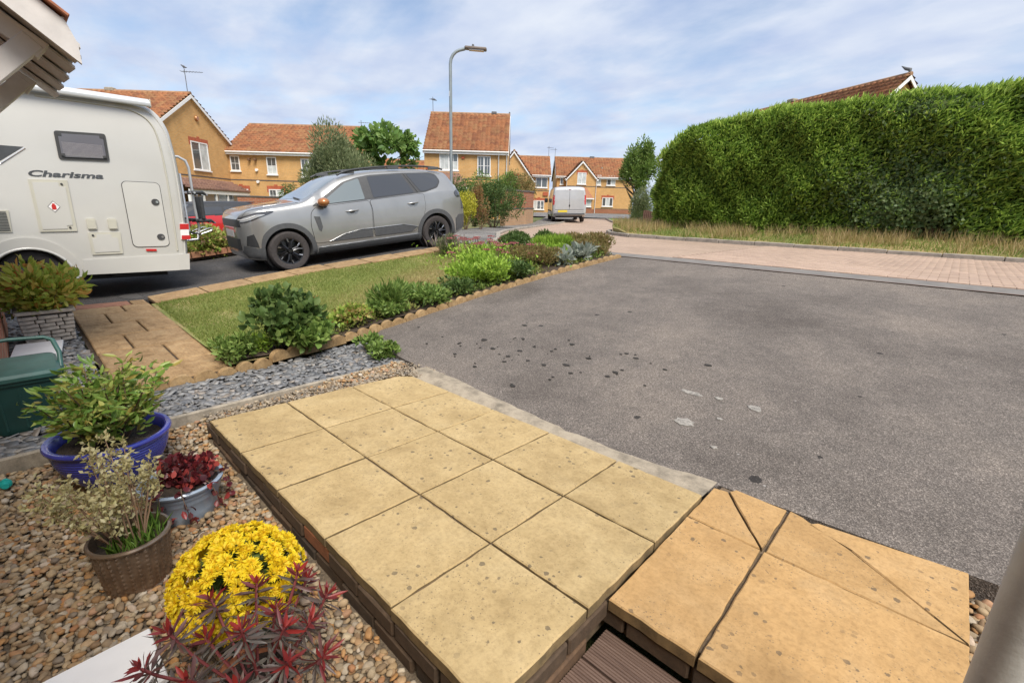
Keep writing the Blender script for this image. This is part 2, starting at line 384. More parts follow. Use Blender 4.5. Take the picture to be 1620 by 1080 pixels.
for cx, cy in SPOTS:
    for k in range(random.choice([1, 1, 2, 3])):
        n = 9; r_ = random.uniform(.008, .024)*(1 if k == 0 else .45); a_ = random.uniform(0, 6.28); ox, oy = (0, 0) if k == 0 else (random.gauss(0, .045), random.gauss(0, .045)); m = MB()
        p = [(cx+ox+r_*1.4*math.cos(2*math.pi*i/n)*random.uniform(.7, 1.2), cy+oy+r_*math.sin(2*math.pi*i/n)*random.uniform(.7, 1.2)) for i in range(n)]
        m.prism(p, lambda u, v, h: (u, v, Gf(u, v)+h), -.004, .005); m.build('moss_spot', M_SPOT, tar)
for (cx, cy, rx, ry) in PATCHES:
    n = 14; m = MB(); p = [(cx+rx*math.cos(2*math.pi*i/n)*random.uniform(.6, 1.15), cy+ry*math.sin(2*math.pi*i/n)*random.uniform(.6, 1.15)) for i in range(n)]
    m.prism(p, lambda u, v, h: (u, v, Gf(u, v)+h), -.004, .0045); m.build('worn_patch', M_WORN, tar)
sheet('neighbour_drive', [(-11.3, -7), (-7.8, -7), (-7.8, 3.3), (-7.45, 5.1), (-7.2, 6.7), (-11.6, 6.9)], .0, M_TAR2, .5, thick=.05, zf=lambda x, y: G(x, y)-.02-.06*np.clip(y-1.5, 0, 1))
m = MB(); m.lathe([(.0, .004), (.2, .004), (.21, .0), (.24, .006), (.24, -.03)], 28); mh = m.build('manhole_cover', plain('cast_iron', (.10, .095, .09), .7, .3, .3, 30, .4), None, 30)
mh.location = (-8.2, 1.12, Gf(-8.2, 1.12)-.014); setp(mh, 'round iron manhole cover set in the dark drive behind the camper', 'manhole cover')
sheet('second_drive', [(-17.5, -4), (-12.6, -4), (-12.4, 6), (-12.4, 8.4), (-17, 9.5)], -.02, M_TAR2, .8)
sheet('planting_strip', [(-12.6, -3), (-11.3, -3), (-11.3, 6.6), (-12.5, 7.2)], .05, M_SOIL, .5, thick=.1)
# brick edging of the planting strip
def brickmat(name, cols, rough=.85):
    t = NT(name); oi = t.n('ShaderNodeObjectInfo'); v = t.pos(); c = t.ramp(oi.outputs['Random'], cols)
    f = t.noise(v, 30, 6, .7); c = t.mix(.7, c, t.ramp(f, [(.3, (.45, .42, .40)), (.7, (1.2, 1.15, 1.1))]), 'MULTIPLY')
    t.base(c); t.set(Roughness=rough); t.nrm(t.bump(t.noise(v, 120, 4), .5, .004)); return t.m
M_EDGEB = brickmat('edging_brick', [(.36, .16, .09), (.42, .25, .14), (.30, .13, .08)])
ed = thing('brick_edging', 'low brick edging along the far side of the dark drive behind the cars', 'edging', (-11.3, 2.4, 0))
bm_ = MB().box((0, 0, 0), (.10, .21, .12), ch=.008).mesh('brick', M_EDGEB)
for i in range(38):
    y = -1.2+.222*i; o = link('brick', bm_, ed); o.location = (random.uniform(-.01, .01), y-2.4, Gf(-11.3, y)+.06); o.rotation_euler = (.1 if y > 1.1 else 0, 0, random.uniform(-.03, .03))
# pavement and roads
sheet('pavement', [(-7.2, 6.7), (-7.6, 7.4), (-8.3, 8.3), (-10.2, 10.2), (-11.6, 12), (-14.3, 16.8), (-15.9, 20.6), (-20, 28), (-22.5, 27.5), (-17.2, 20.0), (-15.5, 16.3), (-14.2, 13.4), (-12.4, 10.2), (-12.4, 8.4), (-11.6, 6.9)], .02, M_PAVE, .7, thick=.08)
sheet('far_pavement', [(-20, 28), (-24, 34), (-27, 33), (-22.5, 27.5)], .02, M_PAVE, 1.5)
M_FARROAD = tarmac_mat('far_road', (.13, .125, .125), (.2, .195, .19), False, 60)
sheet('far_road', [(-24, 27), (-18.5, 33), (-15, 36), (-8, 42), (-14, 50), (-27, 43.2), (-31, 37), (-34, 30)], .012, M_FARROAD, 2)
# block paved road
def pavermat(name, brick):
    t = NT(name); v = t.pos()
    if brick:
        mp = t.n('ShaderNodeMapping', {'Vector': v, 'Rotation': (0, 0, R_(90))})
        b = t.n('ShaderNodeTexBrick', {'Vector': mp.outputs[0], 'Color1': (.41, .295, .22, 1), 'Color2': (.36, .26, .19, 1), 'Mortar': (.2, .15, .12, 1), 'Scale': 1.0, 'Mortar Size': .006, 'Brick Width': .2, 'Row Height': .1})
        c = b.outputs[0]; t.nrm(t.bump(b.outputs['Fac'], -.4, .006))
    else:
        a = t.n('ShaderNodeAttribute', attribute_name='rnd'); oi = t.n('ShaderNodeObjectInfo')
        k = t.math('FRACT', t.math('ADD', oi.outputs['Random'], a.outputs['Fac'])); c = t.ramp(k, [(.38, .275, .205), (.43, .31, .235), (.345, .245, .185), (.40, .29, .225)])
        t.nrm(t.bump(t.noise(v, 150, 3), .4, .004))
    c = t.mix(.5, c, t.ramp(t.noise(v, .8, 6, .65), [(.3, (.75, .73, .7)), (.7, (1.2, 1.18, 1.15))]), 'MULTIPLY')
    t.base(c); t.set(Roughness=.85); return t.m
M_PAV = pavermat('paver', False); M_PAVFAR = pavermat('paver_far', True); M_JOINT = soilmat('joint_sand', (.10, .075, .055), (.2, .15, .11), 40)
road = sheet('road', [(9, 7.9), (-3.6, 7.9), (-6.5, 7.75), (-7.6, 7.5), (-8.3, 8.3), (-10.2, 10.2), (-11.6, 12), (-14.3, 16.8), (-15.9, 20.6), (-20, 28), (-18.5, 33), (-15.5, 30), (-12.0, 23), (-10.2, 16.4), (-8.9, 14.3), (-7.6, 13.35), (9, 13.35)], 0, M_PAVFAR, .8)
RX0, RX1, RY0, RY1 = -3.6, 4.2, 7.92, 13.3
slots = []
yv = RY0; row = 0
while yv < RY1:
    xo = 0
    for i in range(int((RX1-RX0)/.2)): slots.append((RX0+.1+i*.2+(.1 if row % 2 else 0), yv+.05))
    yv += .1; row += 1
def insight(x, y):
    d = Vector((x, y, -.7)); z = d.dot(Fw); return z > 0 and abs(d.dot(r2)/z) < 1.12
slots = [s_ for s_ in slots if insight(*s_)]
slots.sort(key=lambda s_: s_[0]**2+s_[1]**2)
pm = MB().box((0, 0, 0), (.193, .093, .03), ch=.005).mesh('paver', M_PAV)
for s_ in slots[:300]:
    o = link('paver', pm, road); o.location = (s_[0], s_[1], .47+random.uniform(-.002, .002)); o.rotation_euler = (random.uniform(-.012, .012), random.uniform(-.012, .012), 0)
rest = np.array(slots[300:]); bv = np.array(pm.vertices[0].co)  # template
TV = np.array([v.co[:] for v in pm.vertices]); TF = []
for p in pm.polygons:
    vi = list(p.vertices)
    TF += [(vi[0], vi[i], vi[i+1]) for i in range(1, len(vi)-1) if p.normal.z > -.2]
TF = np.array(TF); n = len(rest)
VV = TV[None]+np.stack([rest[:, 0], rest[:, 1], .47+RNG.uniform(-.002, .002, n)], 1)[:, None, :]
FF = (TF[None]+(np.arange(n)*len(TV))[:, None, None]).reshape(-1, 3)
link('paving_blocks', mesh_np('paving_blocks', VV.reshape(-1, 3), FF, M_PAV, np.repeat(RNG.uniform(0, 1, n), len(TV))), road, kind='stuff')
sheet('gutter_strip', [(9, 7.22), (-4.2, 7.22), (-6.2, 7.3), (-6.5, 7.72), (-3.6, 7.86), (9, 7.86)], .008, M_GUT, .4)
sheet('joint_line', [(9, 7.2), (-4.2, 7.2), (-4.2, 7.225), (9, 7.24)], .011, concmat('rust_joint', (.24, .13, .09)), .4)
# far kerb and verge
def zverge(x, y): return G(x, y)+.09+.22*np.clip((np.asarray(y)-13.45)/1.4, 0, 1)
sheet('grass_verge', [(9, 13.45), (-7.55, 13.45), (-8.8, 14.4), (-10.05, 16.4), (-9.9, 18.0), (9, 18)], 0, M_VERGE, .4, noise=.03, zf=zverge, thick=.1)
sheet('grass_plot', [(-18.2, 29), (-15.5, 25.4), (-12.4, 22.2), (-9, 22), (-9, 31), (-16.8, 29.8)], .1, grassmat('plot_grass', (.15, .23, .035), (.2, .25, .05), .6, .6), .8, thick=.1)
kp = [(9, 13.38), (-7.55, 13.38), (-8.3, 13.85), (-8.85, 14.35), (-9.6, 15.4), (-10.12, 16.4)]
def along(pts, step):
    out = []; 
    for (a, b), (c, d) in zip(pts[:-1], pts[1:]):
        l = math.hypot(c-a, d-b); n = max(1, round(l/step)); out += [((a+(c-a)*(i+.5)/n), (b+(d-b)*(i+.5)/n), math.atan2(d-b, c-a), l/n) for i in range(n)]
    return out
def kerb_run(label, pts, step, w, h, dz):
    k = thing('kerb', label, 'kerb', (pts[0][0], pts[0][1], Gf(*pts[0]))); km = MB().box((0, 0, 0), (1, w, h), ch=.012).mesh('kerb_stone', M_KERB)
    for x, y, a, l in along(pts, step):
        o = link('kerb_stone', km, k); o.location = (x-pts[0][0], y-pts[0][1], Gf(x, y)-Gf(*pts[0])+h/2+dz+random.uniform(-.012, .008)); o.rotation_euler = (0, 0, a+random.uniform(-.015, .015)); o.scale = ((l-.012), 1, 1)
kerb_run('low concrete kerb between the block paved road and the hedge verge', kp, .9, .13, .2, -.1)
kerb_run('pale kerb curving round the pavement corner towards the silver van', [(-7.6, 7.4), (-8.3, 8.3), (-10.2, 10.2), (-11.6, 12), (-14.3, 16.8), (-15.9, 20.6), (-20, 28)], .9, .13, .2, -.13)
kerb_run('kerb along the small green plot beside the leafy tree', [(-18.3, 29), (-15.6, 25.4), (-12.4, 22.1)], .9, .13, .2, -.1)
# grass blades helper
def blades(name, poly, n, h, wdt, mat, zf, lean=.4, mask=None, parent=None, rnd=None, **k):
    xs = [p[0] for p in poly]; ys = [p[1] for p in poly]
    x = RNG.uniform(min(xs), max(xs), n*3); y = RNG.uniform(min(ys), max(ys), n*3); ok = inpoly(x, y, poly)
    if mask is not None: ok &= mask(x, y)
    x = x[ok][:n]; y = y[ok][:n]; n = len(x); z = zf(x, y)
    a = RNG.uniform(0, 2*np.pi, n); hh = h*RNG.uniform(.45, 1.25, n); ld = RNG.uniform(0, 2*np.pi, n); ll = hh*np.abs(RNG.normal(0, lean, n))
    s = np.stack([np.cos(a), np.sin(a), 0*a], 1)*wdt/2; b = np.stack([x, y, z-.004], 1); t = b+np.stack([np.cos(ld)*ll, np.sin(ld)*ll, hh], 1)
    V = np.stack([b-s, b+s, t], 1).reshape(-1, 3); F = np.arange(3*n).reshape(-1, 3)
    r = RNG.uniform(0, 1, n) if rnd is None else rnd(x, y)
    return link(name, mesh_np(name, V, F, mat, np.repeat(r, 3)), parent, kind='stuff', **k)
M_TALLG = leafmat('tall_grass', [(.46, .34, .16), (.54, .41, .22), (.38, .28, .11), (.30, .30, .09)], .7, .35)
VP = [(9, 13.5), (-7.5, 13.5), (-8.8, 14.5), (-9.9, 16.2), (9, 16.2)]
def clump(x, y): return (np.sin(x*2.1+np.sin(y*3))+np.sin(x*5.3+1.3)*.6+.35*np.sin(x*11)+(y-14.1)*1.8) > RNG.normal(0, .5, x.shape)
blades('tall_dry_grass', VP, 17000, .28, .016, M_TALLG, zverge, .5, clump, label='tall dry straw-coloured grass along the foot of the hedge', category='grass')
M_SHORTG = leafmat('short_grass', [(.14, .22, .04), (.2, .28, .05), (.27, .30, .08), (.38, .32, .13)], .7, .35)
blades('verge_grass', VP, 26000, .09, .02, M_SHORTG, zverge, .5, label='short green verge grass behind the far kerb', category='grass')

# --- lawn, bed, path
LAWN = [(-7.25, 1.12), (-4.15, 1.02), (-4.15, 1.35), (-4.6, 2.2), (-4.75, 3.4), (-4.9, 5), (-5.0, 7.0), (-6.6, 6.6), (-6.95, 5.1), (-7.05, 4.2), (-7.25, 3.2)]
sheet('lawn', [(-7.3, 1.08), (-3.98, 1.0), (-4.0, 1.3), (-4.22, 2.6), (-4.3, 4.4), (-4.3, 5.6), (-4.22, 7.15), (-5.6, 7.5), (-7.3, 7.0), (-6.95, 5.1), (-7.05, 4.2), (-7.25, 3.2)], .015, M_LAWN, .3, noise=.012)
M_LBL = leafmat('lawn_blades', [(.17, .225, .05), (.23, .28, .07), (.29, .32, .09), (.37, .33, .13), (.44, .34, .17)], .7, .35)
def lawnr(x, y):
    d = np.exp(-((x+5.35)**2/.6+(y-4.0)**2/1.9))*1.0+.35*np.exp(-((x+6.2)**2/1.2+(y-5.3)**2/.8))+.12*np.sin(x*3.1+y*1.7)
    return np.clip(RNG.uniform(0, .55, x.shape)+d*.6, 0, 1)
blades('lawn_grass', LAWN, 95000, .034, .010, M_LBL, lambda x, y: G(x, y)+.015, .6, rnd=lawnr, label='short patchy lawn between the dark drive and the flower bed', category='grass')
sheet('flower_bed', [(-4.0, 1.02), (-4.0, 1.3), (-4.2, 2.6), (-4.28, 4.4), (-4.28, 5.6), (-4.2, 7.12), (-5.5, 7.3), (-5.2, 6), (-4.95, 4.6), (-4.75, 3.4), (-4.6, 2.2), (-4.3, 1.3)], .035, M_SOIL, .25, noise=.03)
# strip of slabs along lawn edge
def riven(name, lo, mid, hi):
    t = NT(name); v = t.pos(); oi = t.n('ShaderNodeObjectInfo'); f = t.noise(v, 7, 7, .68, .6); g = t.noise(v, 45, 5, .7)
    sv = t.n('ShaderNodeMapping', {'Vector': v, 'Scale': (5, 22, 5)}).outputs[0]; h = t.noise(sv, 1.6, 5, .6, 1.0)
    c = t.ramp(f, [(.28, lo), (.5, mid), (.75, hi)]); c = t.mix(.5, c, t.ramp(g, [(.3, (.6, .58, .55)), (.7, (1.2, 1.18, 1.12))]), 'MULTIPLY')
    c = t.mix(.5, c, t.ramp(h, [(.35, (.72, .7, .66)), (.6, (1.08, 1.08, 1.05))]), 'MULTIPLY')
    c = t.mix(.55, c, t.ramp(oi.outputs['Random'], [(.8, .78, .74), (1.15, 1.12, 1.05)]), 'MULTIPLY')
    t.base(c); t.set(Roughness=.85); b = t.bump(h, .6, .012); t.nrm(t.bump(g, .4, .006, b)); return t.m
M_PATH = riven('path_slab', (.19, .115, .05), (.33, .215, .11), (.42, .30, .17))
sp = thing('slab_strip', 'strip of buff paving slabs edging the lawn beside the dark drive', 'paving', (-7.6, 1.1, 0))
y = 1.12
while y < 6.5:
    l = .6; xl = np.interp(y+l/2, [1.1, 3.3, 5.1, 6.7], [-7.8, -7.8, -7.43, -7.2])+.02; xr = np.interp(y+l/2, [1.1, 3.2, 4.2, 5.1, 6.6], [-7.27, -7.25, -7.05, -6.95, -6.8])
    m = MB().box((0, 0, 0), (xr-xl, l-.012, .05), ch=.006); o = m.build('slab', M_PATH, sp); o.location = ((xl+xr)/2+7.6, y+l/2-1.1, Gf(-7.4, y+l/2)+.01); o.rotation_euler = (.115 if y < 5.6 else .02, 0, random.uniform(-.01, .01)+(-.09 if 3 < y < 5.5 else 0))
    y += l
path = thing('garden_path', 'path of brown riven paving slabs running past the slate bed', 'path', (-5.7, .7, 0))
xs = [-7.62, -7.32, -6.9, -6.3, -5.7, -5.1, -4.5, -3.99]
for i in range(len(xs)-1):
    x0, x1 = xs[i]+.008, xs[i+1]-.008; ycut = .78 if i % 2 else .58
    if i == 0: ycut = .9
    for a, b in ((.33, ycut-.008), (ycut+.008, 1.06)):
        m = MB().box((0, 0, 0), (x1-x0, b-a, .05), ch=.008)
        o = m.build('slab', M_PATH if not (i == 0 and a < .5) else plain('red_slab', (.26, .12, .075), .85, 0, .3, 20, .4), path); o.location = ((x0+x1)/2+5.7, (a+b)/2-.7, -.085+random.uniform(-.003, .003)); o.rotation_euler = (random.uniform(-.006, .006), random.uniform(-.006, .006), random.uniform(-.008, .008))
sheet('path_bed', [(-7.7, .3), (-3.95, .3), (-3.95, 1.1), (-7.7, 1.1)], -.025, M_SOIL, .6)
# scalloped edging stones
M_SCAL = riven('scallop_stone', (.21, .13, .06), (.36, .24, .12), (.46, .33, .19))
se = thing('scalloped_edging', 'scalloped sandstone-coloured edging running along the flower bed and path end', 'edging', (-3.95, .4, 0))
pr = [(-.5, -.22)]+[(-.5, 0)]+[(.5*math.sin(R_(a)), .42*(math.cos(R_(a))-math.cos(R_(82)))) for a in range(-82, 83, 12)]+[(.5, 0), (.5, -.22)]
sm_ = MB().prism(pr, lambda u, v, h: (u, h, v), -.025, .025).mesh('edging_stone', M_SCAL)
for x, y, a, l in along([(-3.9, .28), (-3.9, .9), (-3.93, 1.3), (-4.13, 2.05), (-4.13, 2.6), (-4.26, 4.0), (-4.28, 5.4), (-4.17, 7.15)], .155):
    o = link('edging_stone', sm_, se); o.location = (x+3.95, y-.4, Gf(x, y)+(-.018 if y < 1.35 else .012)+random.uniform(-.012, .008)); o.rotation_euler = (random.uniform(-.07, .07), random.uniform(-.05, .05), a+random.uniform(-.06, .06)); o.scale = (l*.99, 1, l*1.0)
# --- gravel and slate beds
sheet('gravel_bed', [(-3.19, -.36), (-.5, -.36), (-.5, .62), (-2.9, .62), (-2.9, 2.06), (-3.19, 2.06)], 0, M_UNDER, .2, zf=lambda x, y: -.187+.052*np.clip((-2.86-np.asarray(x))/.3, 0, 1)+.08*np.clip((np.asarray(y)-.3)/1.4, 0, 1), noise=.008)
sheet('slate_bed', [(-7.4, -.36), (-3.2, -.36), (-3.2, 2.1), (-3.55, 2.42), (-4.0, 2.3), (-3.95, 1.3), (-3.9, .28), (-7.4, .3)], -.055, M_SLBASE, .2, noise=.01, zf=lambda x, y: G(x, y)*0-.05)
def ico():
    bm = bmesh.new(); bmesh.ops.create_icosphere(bm, subdivisions=2, radius=1); V = np.array([v.co[:] for v in bm.verts]); Fc = np.array([[v.index for v in f.verts] for f in bm.faces]); bm.free(); return V, Fc
IV, IF = ico()
def pebbles(name, P, s0, s1, mat, label, flat=(.4, .75)):
    n = len(P); V = np.zeros((n, len(IV), 3)); s = np.exp(RNG.uniform(np.log(s0), np.log(s1), n))
    ax = np.stack([s*RNG.uniform(.85, 1.35, n), s*RNG.uniform(.65, 1.0, n), s*RNG.uniform(*flat, n)], 1)/2
    ph = RNG.uniform(0, 6.28, (n, 3, 1)); fr = RNG.uniform(1.2, 2.6, (n, 3, 1))
    nz = 1+.14*(np.sin(IV[None, :, 0]*fr[:, 0]*2+ph[:, 0])+np.sin(IV[None, :, 1]*fr[:, 1]*2+ph[:, 1])+np.sin(IV[None, :, 2]*fr[:, 2]*2.4+ph[:, 2]))/1.5
    pn = np.sign(IV)*np.abs(IV)**.85
    V = pn[None]*nz[..., None]*ax[:, None, :]; V = np.einsum('nij,nkj->nki', rotmats(n, .35), V)+P[:, None, :]
    F = (IF[None]+(np.arange(n)*len(IV))[:, None, None]).reshape(-1, 3)
    return link(name, mesh_np(name, V.reshape(-1, 3), F, mat, np.repeat(RNG.uniform(0, 1, n), len(IV)), True), None, label=label, category='gravel', kind='stuff')
def jitter(x0, y0, x1, y1, sp, zf, poly=None):
    gx, gy = np.meshgrid(np.arange(x0, x1, sp), np.arange(y0, y1, sp)); gx = gx.ravel()+RNG.uniform(-.5, .5, gx.size)*sp; gy = gy.ravel()+RNG.uniform(-.5, .5, gy.size)*sp
    if poly is not None: k = inpoly(gx, gy, poly); gx, gy = gx[k], gy[k]
    return np.stack([gx, gy, zf(gx, gy)], 1)
M_PEB = stonemat('pebble', [(0, (.34, .235, .125)), (.12, (.42, .31, .185)), (.25, (.22, .145, .08)), (.36, (.46, .24, .085)), (.42, (.47, .38, .25)), (.55, (.27, .2, .125)), (.66, (.48, .41, .31)), (.76, (.17, .13, .095)), (.86, (.39, .27, .145)), (.93, (.36, .17, .075)), (1, (.52, .46, .37))])
gz = lambda x, y: -.178+.052*np.clip((-2.86-np.asarray(x))/.3, 0, 1)+.08*np.clip((np.asarray(y)-.3)/1.4, 0, 1)+RNG.uniform(-.004, .006, np.shape(x))
GP = [(-3.18, -.36), (-.6, -.36), (-.6, .585), (-2.96, .585), (-2.96, 2.05), (-3.18, 2.05)]
Pp = jitter(-3.2, -.36, -.6, 2.06, .0185, gz, GP)
Pp = Pp[(Pp[:, 0]+Pp[:, 1]*-.9 < -.72)]
pebbles('pea_gravel', Pp, .015, .034, M_PEB, 'tan and brown pea gravel around the flower pots')
extra = Pp[RNG.integers(0, len(Pp), 900)]+np.array([0, 0, .012]); pebbles('loose_gravel', extra, .018, .036, M_PEB, 'larger loose pebbles lying on top of the gravel bed')
sheet('side_gravel', [(.286, .5), (1.6, .5), (1.6, 2.25), (.34, 2.25), (.286, 2.2)], 0, M_UNDER, .3, zf=lambda x, y: -.13+0*np.asarray(x))
Pr = jitter(.3, .9, 1.1, 2.19, .024, lambda x, y: -.113+RNG.uniform(-.006, .012, np.shape(x)))
pebbles('side_pebbles', Pr, .022, .046, M_PEB, 'smooth buff pebbles beside the orange slabs and the grey post')
def slates(name, P, s0, s1, mat, label):
    n = len(P); k = 6; an = (np.arange(k)/k*2*np.pi)[None]+RNG.uniform(-.4, .4, (n, k)); s = np.exp(RNG.uniform(np.log(s0), np.log(s1), n))
    rad = RNG.uniform(.6, 1.1, (n, k))*s[:, None]/2; asp = RNG.uniform(.42, .8, n)[:, None]; th = RNG.uniform(.004, .010, n)
    top = np.stack([np.cos(an)*rad, np.sin(an)*rad*asp, np.repeat(th[:, None]/2, k, 1)], 2); bot = top.copy(); bot[..., 2] *= -1; bot[..., :2] *= 1.05
    V = np.concatenate([top, bot], 1); V = np.einsum('nij,nkj->nki', rotmats(n, .22), V)+P[:, None, :]
    T = [(0, i, i+1) for i in range(1, k-1)]+[t for i in range(k) for t in ((i, k+i, k+(i+1) % k), (i, k+(i+1) % k, (i+1) % k))]
    F = (np.array(T)[None]+(np.arange(n)*2*k)[:, None, None]).reshape(-1, 3)
    return link(name, mesh_np(name, V.reshape(-1, 3), F, mat, np.repeat(RNG.uniform(0, 1, n), 2*k)), None, label=label, category='slate chips', kind='stuff')
M_SLATE = stonemat('slate', [(0, (.14, .146, .155)), (.2, (.215, .222, .235)), (.4, (.10, .104, .115)), (.55, (.27, .275, .28)), (.7, (.175, .18, .195)), (.84, (.32, .32, .32)), (.92, (.23, .19, .155)), (1, (.38, .365, .345))], .55, .2)
SP = [(-7.35, -.36), (-3.24, -.36), (-3.24, 2.1), (-3.5, 2.36), (-4.05, 2.22), (-3.88, 1.25), (-3.85, .26), (-7.4, .3)]
sz = lambda x, y: -.095+RNG.uniform(-.006, .02, np.shape(x))
slates('slate_chips', jitter(-7.4, -.36, -3.2, 2.4, .028, sz, SP), .04, .11, M_SLATE, 'blue-grey slate chippings between the path and the concrete edging')
# concrete gravel board
gb = thing('concrete_edging', 'thin concrete edging board between the slate and the pea gravel', 'edging', (-3.21, 1.0, 0))
for a, b in ((-.36, .42), (.43, 1.42), (1.43, 2.1)):
    MB().box((0, (a+b)/2-1.0, -.125), (.032, b-a, .15), ch=.005).build('board', M_CONC, gb)
# ================================================================== PATIO
def slabmat(name, lo, mid, hi, spot=.68):
    t = NT(name); v = t.pos(); oi = t.n('ShaderNodeObjectInfo'); off = t.n('ShaderNodeCombineXYZ', {0: t.math('MULTIPLY', oi.outputs['Random'], 37)})
    vv = t.n('ShaderNodeVectorMath', {0: v, 1: off.outputs[0]}, operation='ADD').outputs[0]
    f = t.noise(vv, 3.2, 7, .62, .5); g = t.noise(vv, 60, 6, .75); h = t.noise(vv, 14, 6, .7)
    c = t.ramp(f, [(.3, lo), (.5, mid), (.72, hi)]); c = t.mix(.45, c, t.ramp(h, [(.32, (.70, .67, .60)), (.6, (1.08, 1.07, 1.05))]), 'MULTIPLY')
    c = t.mix(.45, c, t.ramp(g, [(.32, (.55, .52, .48)), (.55, (1.08, 1.07, 1.05))]), 'MULTIPLY')
    c = t.mix(.35, c, t.ramp(oi.outputs['Random'], [(.82, .8, .76), (1.12, 1.1, 1.06)]), 'MULTIPLY')
    vo = t.n('ShaderNodeTexVoronoi', {'Vector': vv, 'Scale': 33.0}); sel = t.n('ShaderNodeSeparateColor', {0: vo.outputs['Color']})
    dd = t.math('ADD', vo.outputs['Distance'], t.math('MULTIPLY', t.math('SUBTRACT', g, .5), .5)); lim = t.math('MULTIPLY', t.math('POWER', sel.outputs[0], 3), .36)
    reg = t.ramp(t.noise(vv, 2.6, 3), [(.42, (0, 0, 0)), (.54, (1, 1, 1))])
    k = t.math('MULTIPLY', t.math('LESS_THAN', dd, lim), reg); c = t.mix(t.math('MULTIPLY', k, spot), c, (.08, .066, .05))
    fine = t.n('ShaderNodeTexVoronoi', {'Vector': vv, 'Scale': 130.0}); fs_ = t.n('ShaderNodeSeparateColor', {0: fine.outputs['Color']})
    k2 = t.math('MULTIPLY', t.math('LESS_THAN', fine.outputs['Distance'], t.math('MULTIPLY', t.math('POWER', fs_.outputs[1], 3), .42)), t.ramp(t.noise(vv, 5, 3), [(.40, (0, 0, 0)), (.55, (1, 1, 1))]))
    c = t.mix(t.math('MULTIPLY', k2, .7), c, (.16, .12, .075))
    ed_ = t.noise(vv, 8, 6, .7); e2 = t.ramp(ed_, [(.55, (0, 0, 0)), (.75, (.5, .5, .5))]); c = t.mix(t.math('MULTIPLY', e2, .5), c, (.22, .17, .10))
    # dirty vertical edges of the cast slab
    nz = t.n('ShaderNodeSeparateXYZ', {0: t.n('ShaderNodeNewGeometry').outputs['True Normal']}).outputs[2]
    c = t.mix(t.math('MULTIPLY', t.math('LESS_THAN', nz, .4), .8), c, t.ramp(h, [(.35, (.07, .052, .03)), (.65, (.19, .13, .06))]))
    t.base(c); t.set(Roughness=.88); t.p.inputs['Specular IOR Level'].default_value = .3
    b = t.bump(f, .25, .02); t.nrm(t.bump(g, .35, .004, b)); return t.m
M_SLAB = slabmat('yellow_slab', (.34, .245, .118), (.43, .318, .16), (.48, .365, .195))
M_OSLAB = slabmat('orange_slab', (.37, .225, .095), (.45, .28, .122), (.49, .32, .155))
M_MORT = concmat('mortar', (.16, .11, .065), 20, .6)
def pz(x, y): return .0388+.0148*x-.0255*y
patio = thing('patio', 'raised patio of yellow concrete slabs on a low brick base', 'patio', (-1.77, 1.28, 0))
def slab(name, poly, top, th, mat, parent, org, ch=.005, jit=.0025):
    """polygon slab with a chamfered upper arris and slightly uneven edge"""
    pts = []; n = len(poly)
    for i in range(n):
        a, b = poly[i], poly[(i+1) % n]; m = max(1, int(math.hypot(b[0]-a[0], b[1]-a[1])/.05))
        for j in range(m):
            t = j/m; pts.append((a[0]+(b[0]-a[0])*t+random.uniform(-jit, jit)*(j > 0), a[1]+(b[1]-a[1])*t+random.uniform(-jit, jit)*(j > 0)))
    cx = sum(p[0] for p in pts)/len(pts); cy = sum(p[1] for p in pts)/len(pts); k = len(pts); vs = []
    for lev in range(3):
        for (x, y) in pts:
            d = math.hypot(x-cx, y-cy); s = 1-(ch/d if lev == 2 else 0); X, Y = cx+(x-cx)*s, cy+(y-cy)*s
            z = top(X, Y)-(th if lev == 0 else ch if lev == 1 else 0); vs.append((X-org[0], Y-org[1], z-org[2]))
    fs = [(l*k+i, l*k+(i+1) % k, (l+1)*k+(i+1) % k, (l+1)*k+i) for l in range(2) for i in range(k)]+[tuple(range(2*k, 3*k)), tuple(range(k))[::-1]]
    return MB().add(vs, fs).build(name, mat, parent)
PX = [-2.94, -2.41, -1.945, -1.495, -1.045, -.603]; PY = [.6, 1.035, 1.485, 1.95]
for i in range(5):
    for j in range(3):
        g = .005; dz = random.uniform(-.003, .003); tx, ty = random.uniform(-.004, .004), random.uniform(-.004, .004); cx, cy = (PX[i]+PX[i+1])/2, (PY[j]+PY[j+1])/2
        poly = rect(PX[i]+g, PY[j]+g+(random.uniform(-.006, .004) if j == 0 else 0), PX[i+1]-g, PY[j+1]-g)
        if i == 0 and j == 2: poly = [poly[0], poly[1], poly[2], (PX[0]+.09, PY[3]-.01), (PX[0]+.02, PY[3]-.09)]
        slab('slab', poly, lambda x, y: pz(x, y)+dz+(x-cx)*tx+(y-cy)*ty, .042, M_SLAB, patio, (-1.77, 1.28, 0))
MB().add([(x+1.77, y-1.28, (pz(x, y)-.014) if t_ else -.21) for t_ in (0, 1) for x, y in rect(-2.9, .64, -.64, 1.925)], [(3, 2, 1, 0), (4, 5, 6, 7), (0, 1, 5, 4), (1, 2, 6, 5), (2, 3, 7, 6), (3, 0, 4, 7)]).build('mortar_bed', M_MORT, patio)
M_PBRICK = brickmat('patio_brick', [(0, (.05, .036, .024)), (.35, (.095, .06, .034)), (.66, (.07, .048, .03)), (.84, (.13, .075, .04)), (.92, (.40, .13, .05)), (1, (.16, .085, .042))])
bmx = MB().box((0, 0, 0), (.212, .1, .064), ch=.006).mesh('brick', M_PBRICK)
def brick(parent, x, y, z, rz, s=1, org=(-1.77, 1.28)):
    o = link('brick', bmx, parent); o.location = (x-org[0], y-org[1], z); o.rotation_euler = (random.uniform(-.02, .02), 0, rz+random.uniform(-.015, .015)); o.scale = (s, 1, 1)
